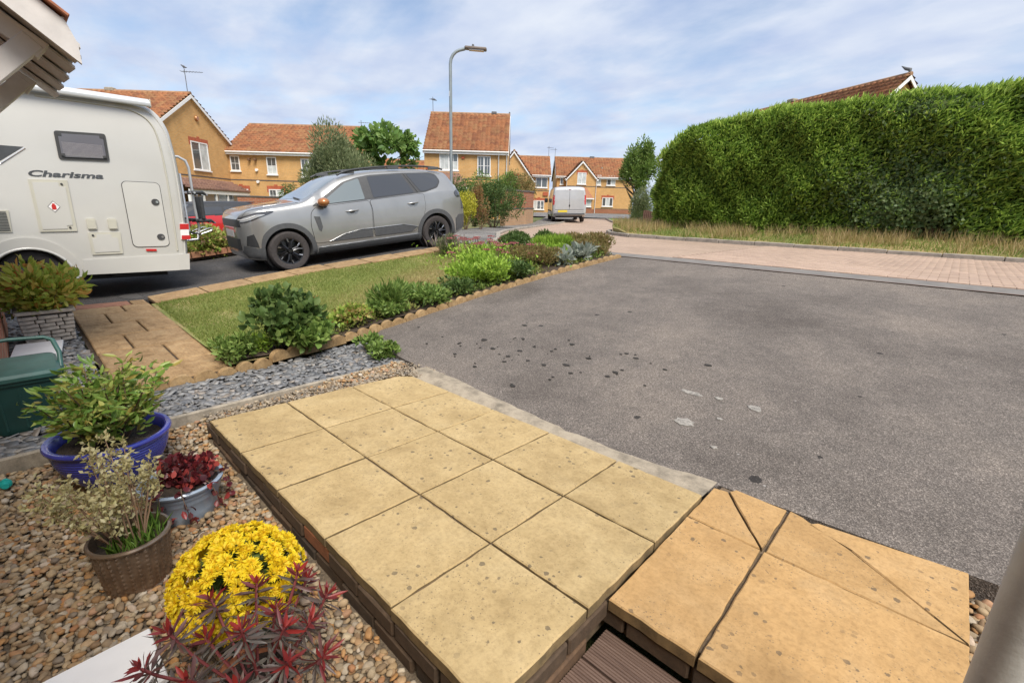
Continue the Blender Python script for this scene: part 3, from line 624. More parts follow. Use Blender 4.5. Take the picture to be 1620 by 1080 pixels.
for c in range(2):
    zb = -.155+.073*c
    for i in range(11):
        x = -2.82+.222*i-(.1 if c else 0)
        if x < -.68: brick(patio, x, .655+random.uniform(-.006, .003), zb+.0148*(x+1.7), 0)
    for i in range(7):
        y = .72+.222*i-(.11 if c else 0)
        if y < 1.1: brick(patio, -.655, y, zb, math.pi/2)
        if y > .75: brick(patio, -2.875, y, zb-.02, math.pi/2)
# mortar fillet towards the drive
m = MB(); xs = np.linspace(-2.93, -.61, 34); V = []; 
for i, x in enumerate(xs):
    o = np.interp(x, [-2.93, -2.75, -2.2, -1.46, -1.05, -.61], [2.16, 2.15, 2.11, 2.06, 2.07, 2.15])+random.uniform(-.012, .012)
    V += [(x, 1.93, pz(x, 1.95)-.012), (x, 1.93+(o-1.93)*.5, -.038+random.uniform(-.003, .004)), (x, o, -.046), (x, o+.02, -.1)]
m.add(V, [(i*4+j, i*4+4+j, i*4+5+j, i*4+1+j) for i in range(33) for j in range(3)])
f_ = m.build('mortar_fillet', concmat('fillet', (.36, .30, .22), 9, .62), patio, 60); f_.location = (1.77, -1.28, 0)
Pf = jitter(-3.16, .62, -2.62, 2.2, .02, lambda x, y: -.075+.02*np.clip(y-1.0, 0, 1)+RNG.uniform(-.004, .008, np.shape(x)), [(-3.17, .62), (-2.95, .62), (-2.95, 1.88), (-2.8, 1.97), (-2.6, 2.14), (-2.9, 2.2), (-3.17, 2.1)])
pebbles('edge_grit', Pf, .012, .026, stonemat('grit', [(.2, .16, .12), (.34, .28, .2), (.13, .115, .1), (.42, .35, .26), (.25, .2, .15)]), 'small dark grit packed between concrete edging and yellow slabs')
# --- orange step
step = thing('orange_step', 'lower step of cracked orange concrete slabs beside the yellow patio', 'step', (-.16, 1.65, 0)); oz = lambda x, y: -.032+.004*(x+.2)
SO = (-.16, 1.65, 0)
slab('slab', rect(-.6, 1.152, -.309, 1.770), oz, .045, M_OSLAB, step, SO)
slab('slab', rect(-.299, 1.152, .277, 1.770), oz, .045, M_OSLAB, step, SO)
slab('slab', [(-.6, 1.777), (-.313, 1.776), (-.543, 2.085), (-.6, 2.07)], oz, .045, M_OSLAB, step, SO)
slab('slab', [(-.307, 1.78), (-.305, 2.125), (-.52, 2.128), (-.536, 2.09)], oz, .045, M_OSLAB, step, SO)
slab('slab', [(-.293, 1.774), (.272, 1.774), (-.06, 2.02), (-.2, 2.09), (-.245, 2.118), (-.293, 2.13)], oz, .045, M_OSLAB, step, SO, jit=.001)
slab('slab', [(.277, 1.776), (.277, 2.185), (-.19, 2.118), (-.215, 2.085), (-.056, 2.024)], oz, .045, M_OSLAB, step, SO, jit=.001)
MB().box((0, .005, -.108), (.84, .94, .12)).build('mortar_bed', M_MORT, step)
for i in range(4):
    o = link('brick', bmx, step); o.location = (-.49+.222*i+.16-.16, 1.208-1.65, -.115); o.rotation_euler = (0, 0, random.uniform(-.02, .02))
# --- deck
def deckmat():
    t = NT('deck_board'); v = t.pos(); sv = t.n('ShaderNodeMapping', {'Vector': v, 'Scale': (2, 40, 10)}).outputs[0]
    c = t.ramp(t.noise(sv, 2.2, 6, .7), [(.3, (.085, .05, .036)), (.55, (.15, .095, .07)), (.75, (.20, .135, .105))]); t.base(c); t.set(Roughness=.7)
    t.nrm(t.bump(t.noise(sv, 4, 4), .3, .004)); return t.m
M_DECK = deckmat(); deck = thing('deck_step', 'brown grooved decking boards in the corner below the slabs', 'decking', (-.15, .8, 0))
for k in range(7):
    y1 = 1.155-.146*k; y0 = y1-.14; pr = [(y0, -.19)]
    ng = 13; wv = (y1-y0)/ng
    for g in range(ng):
        a = y0+g*wv; pr += [(a+.001, -.163), (a+wv*.55, -.163), (a+wv*.6, -.1665), (a+wv*.95, -.1665)]
    pr += [(y1, -.163), (y1, -.19)]
    MB().prism(pr, lambda u, v, h: (h+.15, u-.8, v), -.6, .8).build('board', M_DECK, deck)
# --- grey post
MB_ = MB().tube([(0, 0, -.165), (0, 0, 2.6)], .034, 24); p_ = MB_.build('porch_post', plain('post_metal', (.46, .45, .42), .55, .2, .15, 12, .2, 90), None, 40)
p_.location = (.205, 1.045, 0); setp(p_, 'round grey post rising at the right bottom corner', 'post')

# ================================================================== own house front and neighbour canopy
def wallbrick(name, c1, c2, mort, scale=1.0, rot=None, msz=.012):
    t = NT(name); v = t.pos(True); s = t.n('ShaderNodeSeparateXYZ', {0: v}); nn = t.n('ShaderNodeSeparateXYZ', {0: t.n('ShaderNodeTexCoord').outputs['Normal']})
    ax = t.math('GREATER_THAN', t.math('ABSOLUTE', nn.outputs[0]), .7); u = t.math('ADD', t.math('MULTIPLY', s.outputs[0], t.math('SUBTRACT', 1.0, ax)), t.math('MULTIPLY', s.outputs[1], ax))
    cb_ = t.n('ShaderNodeCombineXYZ', {0: u, 1: s.outputs[2]})
    b = t.n('ShaderNodeTexBrick', {'Vector': cb_.outputs[0], 'Color1': (*c1, 1), 'Color2': (*c2, 1), 'Mortar': (*mort, 1), 'Scale': 1.0, 'Mortar Size': msz, 'Brick Width': .225*scale, 'Row Height': .075*scale, 'Bias': -.1})
    c = t.mix(.6, b.outputs[0], t.ramp(t.noise(v, 1.4, 6, .65), [(.3, (.74, .72, .7)), (.7, (1.15, 1.14, 1.12))]), 'MULTIPLY')
    c = t.mix(.4, c, t.ramp(t.noise(v, 22, 4, .7), [(.3, (.7, .68, .66)), (.7, (1.2, 1.18, 1.15))]), 'MULTIPLY')
    t.base(c); t.set(Roughness=.88); t.nrm(t.bump(b.outputs['Fac'], -.5, .01)); return t.m
M_BRICKY = wallbrick('buff_brick', (.66, .36, .12), (.58, .30, .09), (.50, .36, .19))
M_BRICKR = wallbrick('red_brick', (.36, .11, .05), (.29, .085, .04), (.3, .2, .13))
M_WHITE = plain('white_paint', (.78, .77, .75), .45, 0, .04, 6); M_WHITE2 = plain('weathered_white', (.60, .565, .53), .6, 0, .10, 7, .15, 60)
own = thing('own_house', 'brick house wall at the left edge behind the green bin, with unseen low eaves shaped for light', 'house', (0, -.5, 0))
MB().box((.9, -.2, 1.1), (10.2, .4, 2.6)).build('wall', M_BRICKY, own)  # unseen front wall, kept low to shade less, buff to bounce light
MB().box((-5.55, .12, 1.1), (2.7, .4, 2.6)).build('side_wall', M_BRICKR, own)
MB().add([(-7, -.05, 2.4), (6, -.05, 2.4), (6, -4, 4.6), (-7, -4, 4.6), (-7, -.05, 2.3), (6, -.05, 2.3), (6, -4, 4.5), (-7, -4, 4.5)], [(0, 1, 2, 3), (7, 6, 5, 4), (0, 4, 5, 1), (1, 5, 6, 2), (2, 6, 7, 3), (3, 7, 4, 0)]).build('roof', plain('unseen_roof', (.3, .13, .07), .9), own)  # unseen roof, pitched below the sun so it adds no shade
# canopy: lean-to roof of the house next door
can = thing('porch_canopy', 'white boarded lean-to porch canopy with tiled top in the upper left corner', 'canopy', (-5.2, -.18, 2.04))
M_TILE0 = plain('canopy_tile', (.34, .13, .065), .8, 0, .35, 14, .4)
Yw, Yf, Zf, SL = 0.0, .66, .02, .84       # local: wall plane, front edge, front height, slope
def cz(y): return Zf+(Yf-y)*SL
x0, x1 = -1.05, 1.02
bd = MB(); 
for i, (xa, xb) in enumerate([(-1.05, -.63), (-.61, -.2), (-.18, .22), (.24, .62), (.64, .98)]):
    MB().prism([(xa, 0), (xb, 0), (xb, .018), (xa, .018)], lambda u, v, h: (u, h, cz(h)+v+.03*(xb-u)/(xb-xa)), -.0, Yf+.03).build('soffit_board', M_WHITE2, can)
for xx_ in (x1, ):
    MB().prism([(0, cz(0)-.05), (Yf+.02, cz(Yf+.02)-.05), (Yf+.02, cz(Yf+.02)+.06), (Yf-.02, cz(Yf-.02)+.14), (0, cz(0)+.14)], lambda u, v, h: (h, u, v), xx_-.012, xx_+.02).build('bargeboard', M_WHITE2, can)
MB().box((-.015, Yf-.03, Zf+.13), (2.06, .02, .1)).build('fascia', M_WHITE2, can)
MB().add([(x, y, cz(y)+dz) for dz in (.05, .075) for x, y in rect(x0, 0, x1, Yf+.03)], [(3, 2, 1, 0), (4, 5, 6, 7), (0, 1, 5, 4), (1, 2, 6, 5), (2, 3, 7, 6), (3, 0, 4, 7)]).build('roof_deck', M_WHITE2, can)
def strut(x, ya, za, yb, zb, w_=.09, n='strut'):
    d = Vector((0, yb-ya, zb-za)); M = Matrix.Rotation(math.atan2(d.z, d.y), 3, 'X'); MB().box((x, (ya+yb)/2, (za+zb)/2), (w_, d.length, .115), ch=.006, M=M).build(n, M_WHITE2, can)
for x in (.72, -.8):
    strut(x, 0.0, -.42, .5, .10); strut(x, 0.02, .42, .54, .04, .08, 'rafter')
    MB().box((x, .05, -.15), (.09, .09, .95), ch=.006).build('bracket_post', M_WHITE2, can)
for i in range(9):
    for j in range(4):
        o = MB().box((0, 0, 0), (.235, .25, .018), ch=.004).build('roof_tile', M_TILE0, can); y = -.01+.19*j; o.location = (-.98+.243*i, y, cz(y)+.17); o.rotation_euler = (-math.atan(SL)+.05, 0, random.uniform(-.01, .01))
MB().box((.92, .24, cz(.24)+.145), (.14, .62, .06), M=Matrix.Rotation(-math.atan(SL), 3, 'X')).build('verge_mortar', M_CONC, can)

# ================================================================== pots
def soil_disc(mb, c, r, sc=(1, 1)):
    mb.lathe([(0.0005, .012), (r*.5, .008), (r, 0)], 20, c, sc); return mb
def glaze(name, col, rough=.18, var=.25, coat=.5):
    return plain(name, col, rough, 0, var, 6, .12, 40, coat=coat)
M_TERRA = plain('terracotta', (.42, .16, .075), .75, 0, .2, 12, .3)
M_COMP = soilmat('compost', (.012, .009, .006), (.05, .034, .022), 45)
def pot(name, label, loc, prof, mat, n=40, sc=(1, 1), soil=None, rfun=None, rz=0, tilt=(0, 0), smooth=50):
    t = thing(name, label, 'plant pot', loc, rz); t.rotation_euler = (tilt[0], tilt[1], rz)
    MB().lathe(prof, n, sc=sc, rfun=rfun).build('pot_body', mat, t, smooth, recalc=False)
    if soil: soil_disc(MB(), (0, 0, soil[1]), soil[0], sc).build('compost', M_COMP, t, 60, recalc=False)
    return t
GZ = -.178
# blue bowl with fine ridges
prof = [(0, 0), (.125, 0), (.135, .012)]
for i in range(15):
    u = i/14; r = .135+.095*math.sin(u*1.45)**.8; z = .02+.19*u; prof += [(r, z), (r+.0032, z+.0045), (r+.0032, z+.008), (r, z+.0125)]
prof += [(.236, .226), (.246, .232), (.248, .242), (.242, .252), (.228, .252), (.216, .243), (.213, .20), (.20, .17)]
pot('blue_bowl', 'large glossy cobalt blue ridged bowl beside the green bin', (-2.85, .165, GZ+.02), prof, glaze('blue_glaze', (.035, .045, .30)), 56, soil=(.205, .2))
# blue grey pot
prof = [(0, 0), (.118, 0), (.124, .008), (.128, .05), (.138, .1), (.146, .112), (.146, .128), (.15, .132), (.152, .15), (.162, .156), (.164, .168), (.158, .174), (.148, .172), (.142, .16), (.138, .12)]
pot('grey_pot', 'pale blue-grey round pot holding a dark red trailing plant', (-2.33, .335, GZ), prof, glaze('grey_glaze', (.27, .33, .40), .3, .12, .3), 48, soil=(.14, .15))
# brown textured pot
def rf(a, z): return 1+.05*max(0, math.cos(a*26)+.2)*(.35+.65*abs(math.sin(z*165+(1.5 if int((a*26+math.pi)/(2*math.pi)) % 2 else 0))))
prof = [(0, 0), (.092, 0), (.1, .006)]+[(.097+.018*i/60, .01+.178*i/60) for i in range(61)]+[(.123, .192), (.126, .2), (.122, .206), (.114, .206), (.108, .19), (.106, .14)]
def brownmat():
    t = NT('brown_glaze'); v = t.pos(True); f = t.noise(v, 18, 5, .65); z = t.n('ShaderNodeSeparateXYZ', {0: v}).outputs[2]
    t.base(t.mix(.5, t.ramp(f, [(.3, (.035, .024, .017)), (.5, (.16, .10, .06)), (.7, (.28, .21, .15)), (.85, (.38, .36, .33))]), t.ramp(t.math('MULTIPLY', z, 5), [(.16, .085, .045), (.20, .16, .12)])))
    t.set(Roughness=.28, Metallic=.45); t.p.inputs['Coat Weight'].default_value = .4; return t.m
pot('brown_pot', 'brown embossed cylinder pot with dried seed heads in it', (-1.985, .105, GZ), prof, brownmat(), 208, soil=(.108, .155), rfun=lambda a, z: rf(a, z) if .012 < z < .187 else 1, smooth=35)
prof = [(0, 0), (.095, 0), (.105, .05), (.118, .12), (.124, .17), (.13, .175), (.13, .19), (.122, .192), (.115, .17)]
pot('green_pot', 'dark green plastic pot under the yellow chrysanthemum', (-1.46, .31, GZ), prof, plain('green_plastic', (.05, .075, .045), .4, 0, .2, 10), 40, soil=(.115, .165))
prof = [(0, 0), (.085, 0), (.1, .09), (.106, .112), (.118, .115), (.121, .15), (.116, .154), (.105, .152), (.1, .12)]
pot('terracotta_pot', 'terracotta pot under the dark red spurge at the bottom', (-1.13, .235, GZ), prof, M_TERRA, 40, soil=(.1, .13))
# stone planter
pl = thing('stone_planter', 'square planter of cast grey stone blocks beside the path', 'planter', (-5.98, .095, -.09))
M_CAST = plain('cast_stone', (.40, .36, .31), .85, 0, .3, 25, .5, 60)
MB().box((0, 0, .15), (.29, .29, .26)).build('core', plain('planter_core', (.13, .115, .10), .9, 0, .25, 20), pl)
for side in range(4):
    for c in range(7):
        z = .035+.036*c; x = -.165+random.uniform(0, .02)
        while x < .15:
            l = min(random.uniform(.05, .13), .168-x)
            if l < .02: break
            tp = 1+.10*(c/6); o = MB().box((0, 0, 0), ((l-.006)*tp, .028, .031), ch=.005).build('block', M_CAST, pl); a = side*math.pi/2
            u, vv_ = (x+l/2)*tp, -.152*tp; o.location = (u*math.cos(a)-vv_*math.sin(a), u*math.sin(a)+vv_*math.cos(a), z); o.rotation_euler = (random.uniform(-.06, .06), random.uniform(-.05, .05), a+random.uniform(-.04, .04)); x += l
for a in range(4):
    o = MB().box((0, -.178, .30), (.385, .045, .03), ch=.006).build('rim', M_CAST, pl); o.rotation_euler = (0, 0, a*math.pi/2)
MB().box((0, 0, .0), (.24, .24, .03)).build('foot', M_CAST, pl); MB().box((0, 0, .285), (.3, .3, .008)).build('compost', M_COMP, pl)
# green recycling caddy
bn = thing('recycling_box', 'dark green plastic recycling box with lid and raised handle', 'bin', (-3.80, -.12, -.088)); bn.scale = (1, 1, .87)
M_GBIN = plain('bin_plastic', (.016, .058, .050), .38, 0, .18, 8, .1, 50); M_GLID = plain('lid_plastic', (.035, .10, .085), .42, 0, .25, 9, .1, 50)
vs_ = []
for z, hx, hy in ((0, .175, .125), (.02, .182, .132), (.33, .215, .165), (.335, .225, .175), (.36, .226, .176)):
    vs_ += [(x, y, z) for x, y in rrect(-hx, -hy, hx, hy, .035, 4)]
k = 20; MB().add(vs_, [(l*k+i, l*k+(i+1) % k, (l+1)*k+(i+1) % k, (l+1)*k+i) for l in range(4) for i in range(k)]+[tuple(range(k))[::-1]]).build('box', M_GBIN, bn, 40)
vs_ = []
for z, hx, hy in ((.362, .236, .186), (.385, .236, .186), (.402, .222, .172), (.408, .16, .11)): vs_ += [(x, y, z) for x, y in rrect(-hx, -hy, hx, hy, .04, 4)]
MB().add(vs_, [(l*k+i, l*k+(i+1) % k, (l+1)*k+(i+1) % k, (l+1)*k+i) for l in range(3) for i in range(k)]+[tuple(range(3*k, 4*k)), tuple(range(k))[::-1]]).build('lid', M_GLID, bn, 30)
hp = [(.03, .19, .33), (-.04, .2, .44), (-.11, .185, .515), (-.135, .15, .535), (-.14, .0, .545), (-.135, -.15, .535), (-.11, -.185, .515), (-.04, -.2, .44), (.03, -.19, .33)]
MB().tube(hp, .0125, 10).build('handle', M_GLID, bn, 50)
for s in (-1, 1): MB().lathe([(0, -.012), (.03, -.012), (.03, .012), (0, .012)], 14, (.03, .188*s, .33), axis='y').build('handle_pivot', M_GBIN, bn, 40)
for y in (-.08, .0, .08): MB().box((.196, y, .17), (.012, .008, .28), M=Matrix.Rotation(.10, 3, 'Y')).build('rib', M_GBIN, bn)
# white boards, hose connector
M_BOARD = plain('white_board', (.74, .73, .72), .5, 0, .05, 8)
o = MB().box((0, 0, 0), (.68, .30, .025), ch=.004).build('white_board', M_BOARD); o.location = (-5.32, -.02, -.045); o.rotation_euler = (0, .03, -.10); setp(o, 'flat white board lying on the slate behind the green bin', 'board')
o = MB().box((0, 0, 0), (.24, .5, .02), ch=.003).build('white_board', M_BOARD); o.location = (-1.535, -.165, GZ+.026); o.rotation_euler = (.0, 0, .02); setp(o, 'flat white board on the gravel at the bottom left edge', 'board')
hc = thing('hose_connector', 'small teal plastic hose connector lying on the gravel', 'hose connector', (-3.04, -.225, GZ+.068)); M_TEAL = plain('teal_plastic', (.02, .40, .36), .35)
MB().lathe([(0, -.03), (.014, -.03), (.014, -.012), (.02, -.012), (.02, .012), (.013, .014), (.013, .032), (0, .032)], 16, axis='x').build('coupling', M_TEAL, hc, 40)
MB().lathe([(.0205, -.004), (.023, -.004), (.023, .006), (.0205, .006)], 16, axis='x').build('collar', M_TEAL, hc, 40)
# ================================================================== VEHICLES
def crom(xs, ys, q):
    """smooth interpolation with limited overshoot"""
    xs = np.asarray(xs, float); ys = np.asarray(ys, float); h = np.diff(xs); d = np.diff(ys)/h; m = np.zeros(len(xs))
    m[1:-1] = np.where(d[:-1]*d[1:] > 0, 2*d[:-1]*d[1:]/(d[:-1]+d[1:]+1e-12), 0); m[0] = d[0]; m[-1] = d[-1]
    i = np.clip(np.searchsorted(xs, q)-1, 0, len(xs)-2); t = (q-xs[i])/h[i]
    return (2*t**3-3*t**2+1)*ys[i]+(t**3-2*t**2+t)*h[i]*m[i]+(-2*t**3+3*t**2)*ys[i+1]+(t**3-t**2)*h[i]*m[i+1]
def loft_body(xs, ring, nx=90):
    """ring(x)-> list of (y,z) from bottom centre to top centre, x array dense; returns closed MB"""
    m = MB(); rows = []
    for x in xs:
        r = ring(x); pts = np.array(r); k = len(pts); t = np.arange(k); q = np.linspace(0, k-1, (k-1)*4+1)
        y = crom(t, pts[:, 0], q); z = crom(t, pts[:, 1], q)
        half = list(zip(y, z)); full = [(a, b) for a, b in half]+[(-a, b) for a, b in half[-2:0:-1]]
        rows.append([(x, a, b) for a, b in full])
    n = len(rows[0]); V = [v for r in rows for v in r]
    F = [(i*n+j, i*n+(j+1) % n, (i+1)*n+(j+1) % n, (i+1)*n+j) for i in range(len(rows)-1) for j in range(n)]
    F += [tuple(range(n))[::-1], tuple((len(rows)-1)*n+j for j in range(n))]
    return m.add(V, F)
def bool_cut(me, cutters):
    """cut cutter meshes out of a mesh, returns a new mesh"""
    o = bpy.data.objects.new('tmp', me); COL.objects.link(o); tmp = []
    for c in cutters:
        cme = c.mesh('cut', []); co = bpy.data.objects.new('tmpc', cme); COL.objects.link(co); tmp.append(co)
        md = o.modifiers.new('b', 'BOOLEAN'); md.object = co; md.operation = 'DIFFERENCE'; md.solver = 'EXACT'
    dg = bpy.context.evaluated_depsgraph_get(); dg.update(); r = bpy.data.meshes.new_from_object(o.evaluated_get(dg), depsgraph=dg)
    for c in tmp: bpy.data.objects.remove(c, do_unlink=True)
    bpy.data.objects.remove(o, do_unlink=True); return r
class Skin:
    """projects outlines on a body surface"""
    def __init__(s, me):
        bm = bmesh.new(); bm.from_mesh(me); bmesh.ops.triangulate(bm, faces=bm.faces); s.b = BVHTree.FromBMesh(bm); bm.free()
    def hit(s, p, axis, side):
        """p: 2d coords; axis 'y': p=(x,z); axis 'x': p=(y,z); axis 'z': p=(x,y)"""
        if axis == 'y': o, d = Vector((p[0], side*6, p[1])), Vector((0, -side, 0))
        elif axis == 'x': o, d = Vector((side*9+2, p[0], p[1])), Vector((-side, 0, 0))
        else: o, d = Vector((p[0], p[1], side*6)), Vector((0, 0, -side))
        h = s.b.ray_cast(o, d); return (h[0], -d) if h[0] else (None, -d)
    def panel(s, name, poly, mat, parent, axis='y', side=-1, off=.004, cuts=.06, th=.006, smooth=40, **k):
        pts = []; n = len(poly)
        for i in range(n):
            a, b = poly[i], poly[(i+1) % n]; m = max(1, int(math.hypot(b[0]-a[0], b[1]-a[1])/cuts)); pts += [(a[0]+(b[0]-a[0])*j/m, a[1]+(b[1]-a[1])*j/m) for j in range(m)]
        nb = len(pts); xs = [p[0] for p in pts]; ys = [p[1] for p in pts]; bp = np.array(pts)
        gx, gy = np.meshgrid(np.arange(min(xs)+cuts/2, max(xs), cuts), np.arange(min(ys)+cuts/2, max(ys), cuts)); gx = gx.ravel(); gy = gy.ravel(); ok = inpoly(gx, gy, poly)
        for x, y in zip(gx[ok], gy[ok]):
            if np.min((bp[:, 0]-x)**2+(bp[:, 1]-y)**2) > (cuts*.4)**2: pts.append((x, y))
        r = delaunay_2d_cdt([Vector(p) for p in pts], [], [list(range(nb))], 1, 1e-6); vs = []; last = None
        for p in r[0]:
            h, d = s.hit(p, axis, side)
            if h is None: h = last if last is not None else Vector((0, 0, 0)); h = Vector(h); 
            last = h; q = h+d*off
            if axis == 'y': q = Vector((p.x, q.y, p.y))
            elif axis == 'x': q = Vector((q.x, p.x, p.y))
            else: q = Vector((p.x, p.y, q.z))
            vs.append(q)
        me = bpy.data.meshes.new(name); me.from_pydata(vs, [], [tuple(f) for f in r[2]]); me.materials.append(mat)
        bm = bmesh.new(); bm.from_mesh(me); bmesh.ops.recalc_face_normals(bm, faces=bm.faces)
        d = s.hit(poly[0], axis, side)[1]
        if sum(f.normal.dot(d)*f.calc_area() for f in bm.faces) < 0:
            for f in bm.faces: f.normal_flip()
        ex = bmesh.ops.extrude_edge_only(bm, edges=[e for e in bm.edges if e.is_boundary])
        for v in [g for g in ex['geom'] if isinstance(g, bmesh.types.BMVert)]: v.co -= d*th
        bm.to_mesh(me); bm.free(); me.polygons.foreach_set('use_smooth', [True]*len(me.polygons)); me.set_sharp_from_angle(angle=R_(smooth))
        return link(name, me, parent, **k)
    def line(s, name, pts, r, mat, parent, axis='y', side=-1, off=.001, n=6, closed=False):
        P = []; pts = list(pts)+([pts[0]] if closed else [])
        for a, b in zip(pts[:-1], pts[1:]):
            m = max(1, int(math.hypot(b[0]-a[0], b[1]-a[1])/.05)); P += [(a[0]+(b[0]-a[0])*j/m, a[1]+(b[1]-a[1])*j/m) for j in range(m)]
        P.append(pts[-1]); Q = []
        for p in P:
            h, d = s.hit(p, axis, side)
            if h: Q.append(h+d*off)
        return MB().tube(Q, r, n).build(name, mat, parent, 60)
def curve(pts, n=8, closed=True):
    """catmull-rom outline through 2d points"""
    P = [Vector(p) for p in pts]; k = len(P); out = []
    for i in range(k if closed else k-1):
        a, b, c, d = (P[(i-1) % k], P[i], P[(i+1) % k], P[(i+2) % k]) if closed else (P[max(i-1, 0)], P[i], P[i+1], P[min(i+2, k-1)])
        for j in range(n):
            t = j/n; q = .5*((2*b)+(-a+c)*t+(2*a-5*b+4*c-d)*t*t+(-a+3*b-3*c+d)*t**3); out.append((q.x, q.y))
    if not closed: out.append(tuple(P[-1]))
    return out
def chamfered(pts, r=.03, n=3):
    """polygon with softened corners"""
    out = []; k = len(pts)
    for i in range(k):
        p, a, b = Vector(pts[i]), Vector(pts[i-1]), Vector(pts[(i+1) % k]); da = (a-p); db = (b-p); ra = min(r, da.length*.45); rb = min(r, db.length*.45)
        A = p+da.normalized()*ra; B = p+db.normalized()*rb
        for j in range(n+1):
            t = j/n; q = A*(1-t)**2+p*2*t*(1-t)+B*t*t; out.append((q.x, q.y))
    return out
def carpaint(name, col, metal=.45, rough=.28):
    t = NT(name); v = t.pos(True); f = t.noise(v, 3, 4); t.base(t.ramp(f, [(.3, tuple(x*.93 for x in col)), (.7, tuple(x*1.05 for x in col))])); t.set(Metallic=metal, Roughness=rough)
    t.p.inputs['Coat Weight'].default_value = 1.0; t.p.inputs['Coat Roughness'].default_value = .03; return t.m
M_GREY = carpaint('grey_paint', (.35, .348, .338), .55, .3); M_BLKPL = plain('black_plastic', (.035, .036, .038), .5, 0, .15, 20); M_DKPL = plain('dark_cladding', (.075, .077, .08), .55, 0, .12, 20)
M_TYRE = plain('tyre', (.045, .038, .036), .8, 0, .25, 30, .3); M_RIM = plain('black_alloy', (.02, .02, .022), .3, .4, .1, 10, coat=.4); M_SILVER = plain('machined_alloy', (.5, .5, .5), .3, .9, .05, 10)
M_CHROME = plain('chrome', (.7, .7, .7), .12, 1, .02); M_ORANGE = plain('copper_paint', (.42, .17, .055), .3, .3, .05, coat=.6); M_REDL = plain('red_lamp', (.5, .02, .02), .15, 0, .1, coat=.6); M_DARKIN = plain('dark_interior', (.012, .012, .013), .8)
def glassmat(name, col, rough=.03, alpha=None):
    t = NT(name); t.base(col); t.set(Roughness=rough, Metallic=0.0); t.p.inputs['Specular IOR Level'].default_value = .9; t.p.inputs['Coat Weight'].default_value = .5; t.p.inputs['Coat Roughness'].default_value = .02; return t.m
M_PRIV = glassmat('privacy_glass', (.045, .047, .05)); M_CLEARG = glassmat('car_glass', (.16, .185, .19)); M_LAMP = glassmat('lamp_lens', (.36, .37, .38), .08); M_WGLASS = glassmat('window_glass', (.25, .29, .32), .06)
M_LAMPD = glassmat('lamp_dark', (.05, .05, .055), .08)
def wheel(name, parent, c, side, R=.326, W=.205, spokes=6, rimR=.215):
    """side -1/+1: outer face towards that y"""
    w_ = bpy.data.objects.new(name, None); COL.objects.link(w_); w_.parent = parent; w_.location = c; w_.empty_display_size = .1
    h = W/2; tp = [(rimR, -h*.9), (rimR+.03, -h), (R-.03, -h), (R-.008, -h*.8), (R, -h*.45)]
    for g in (-.3, 0, .3): tp += [(R, h*(g-.07)), (R-.008, h*(g-.05)), (R-.008, h*(g+.05)), (R, h*(g+.07))]
    tp += [(R, h*.45), (R-.008, h*.8), (R-.03, h), (rimR+.03, h), (rimR, h*.9)]
    MB().lathe(tp, 44, axis='y').build('tyre', M_TYRE, w_, 35)
    rim = MB(); s = side
    rim.lathe([(rimR+.004, -h*.9), (rimR+.004, h*.9*1), (rimR-.018, h*.85), (rimR-.025, 0), (rimR-.018, -h*.85), (rimR+.004, -h*.9)], 40, axis='y'); rim.lathe([(.0, s*.01), (rimR-.02, s*.0)], 30, axis='y')
    ro = rim.build('rim', M_RIM, w_, 40)
    for i in range(spokes):
        a = 2*math.pi*i/spokes+.3
        for da in (-.13, .13):
            p0 = Vector((math.cos(a+da*1.6)*.05, s*h*.72, math.sin(a+da*1.6)*.05)); p1 = Vector((math.cos(a+da)*.14, s*h*.80, math.sin(a+da)*.14)); p2 = Vector((math.cos(a+da*1.8)*(rimR-.006), s*h*.84, math.sin(a+da*1.8)*(rimR-.006)))
            MB().tube([p0, p1, p2], [.02, .015, .014], 5).build('spoke', M_RIM, w_, 50)
        p1 = Vector((math.cos(a+.24)*.15, s*h*.9, math.sin(a+.24)*.15)); p2 = Vector((math.cos(a+.30)*(rimR-.012), s*h*.9, math.sin(a+.3)*(rimR-.012)))
        MB().tube([p1, p2], [.008, .011], 5).build('spoke_face', M_SILVER, w_, 50)
    MB().lathe([(0, s*h*.9), (.026, s*h*.9), (.034, s*h*.75), (.034, 0)], 18, axis='y').build('hub_cap', M_RIM, w_, 40)
    return w_
def tubcyl(x, z, r, y0, y1, n=40): return MB().lathe([(0.0001, y0), (r, y0), (r, y1), (0.0001, y1)], n, (x, 0, z), axis='y')

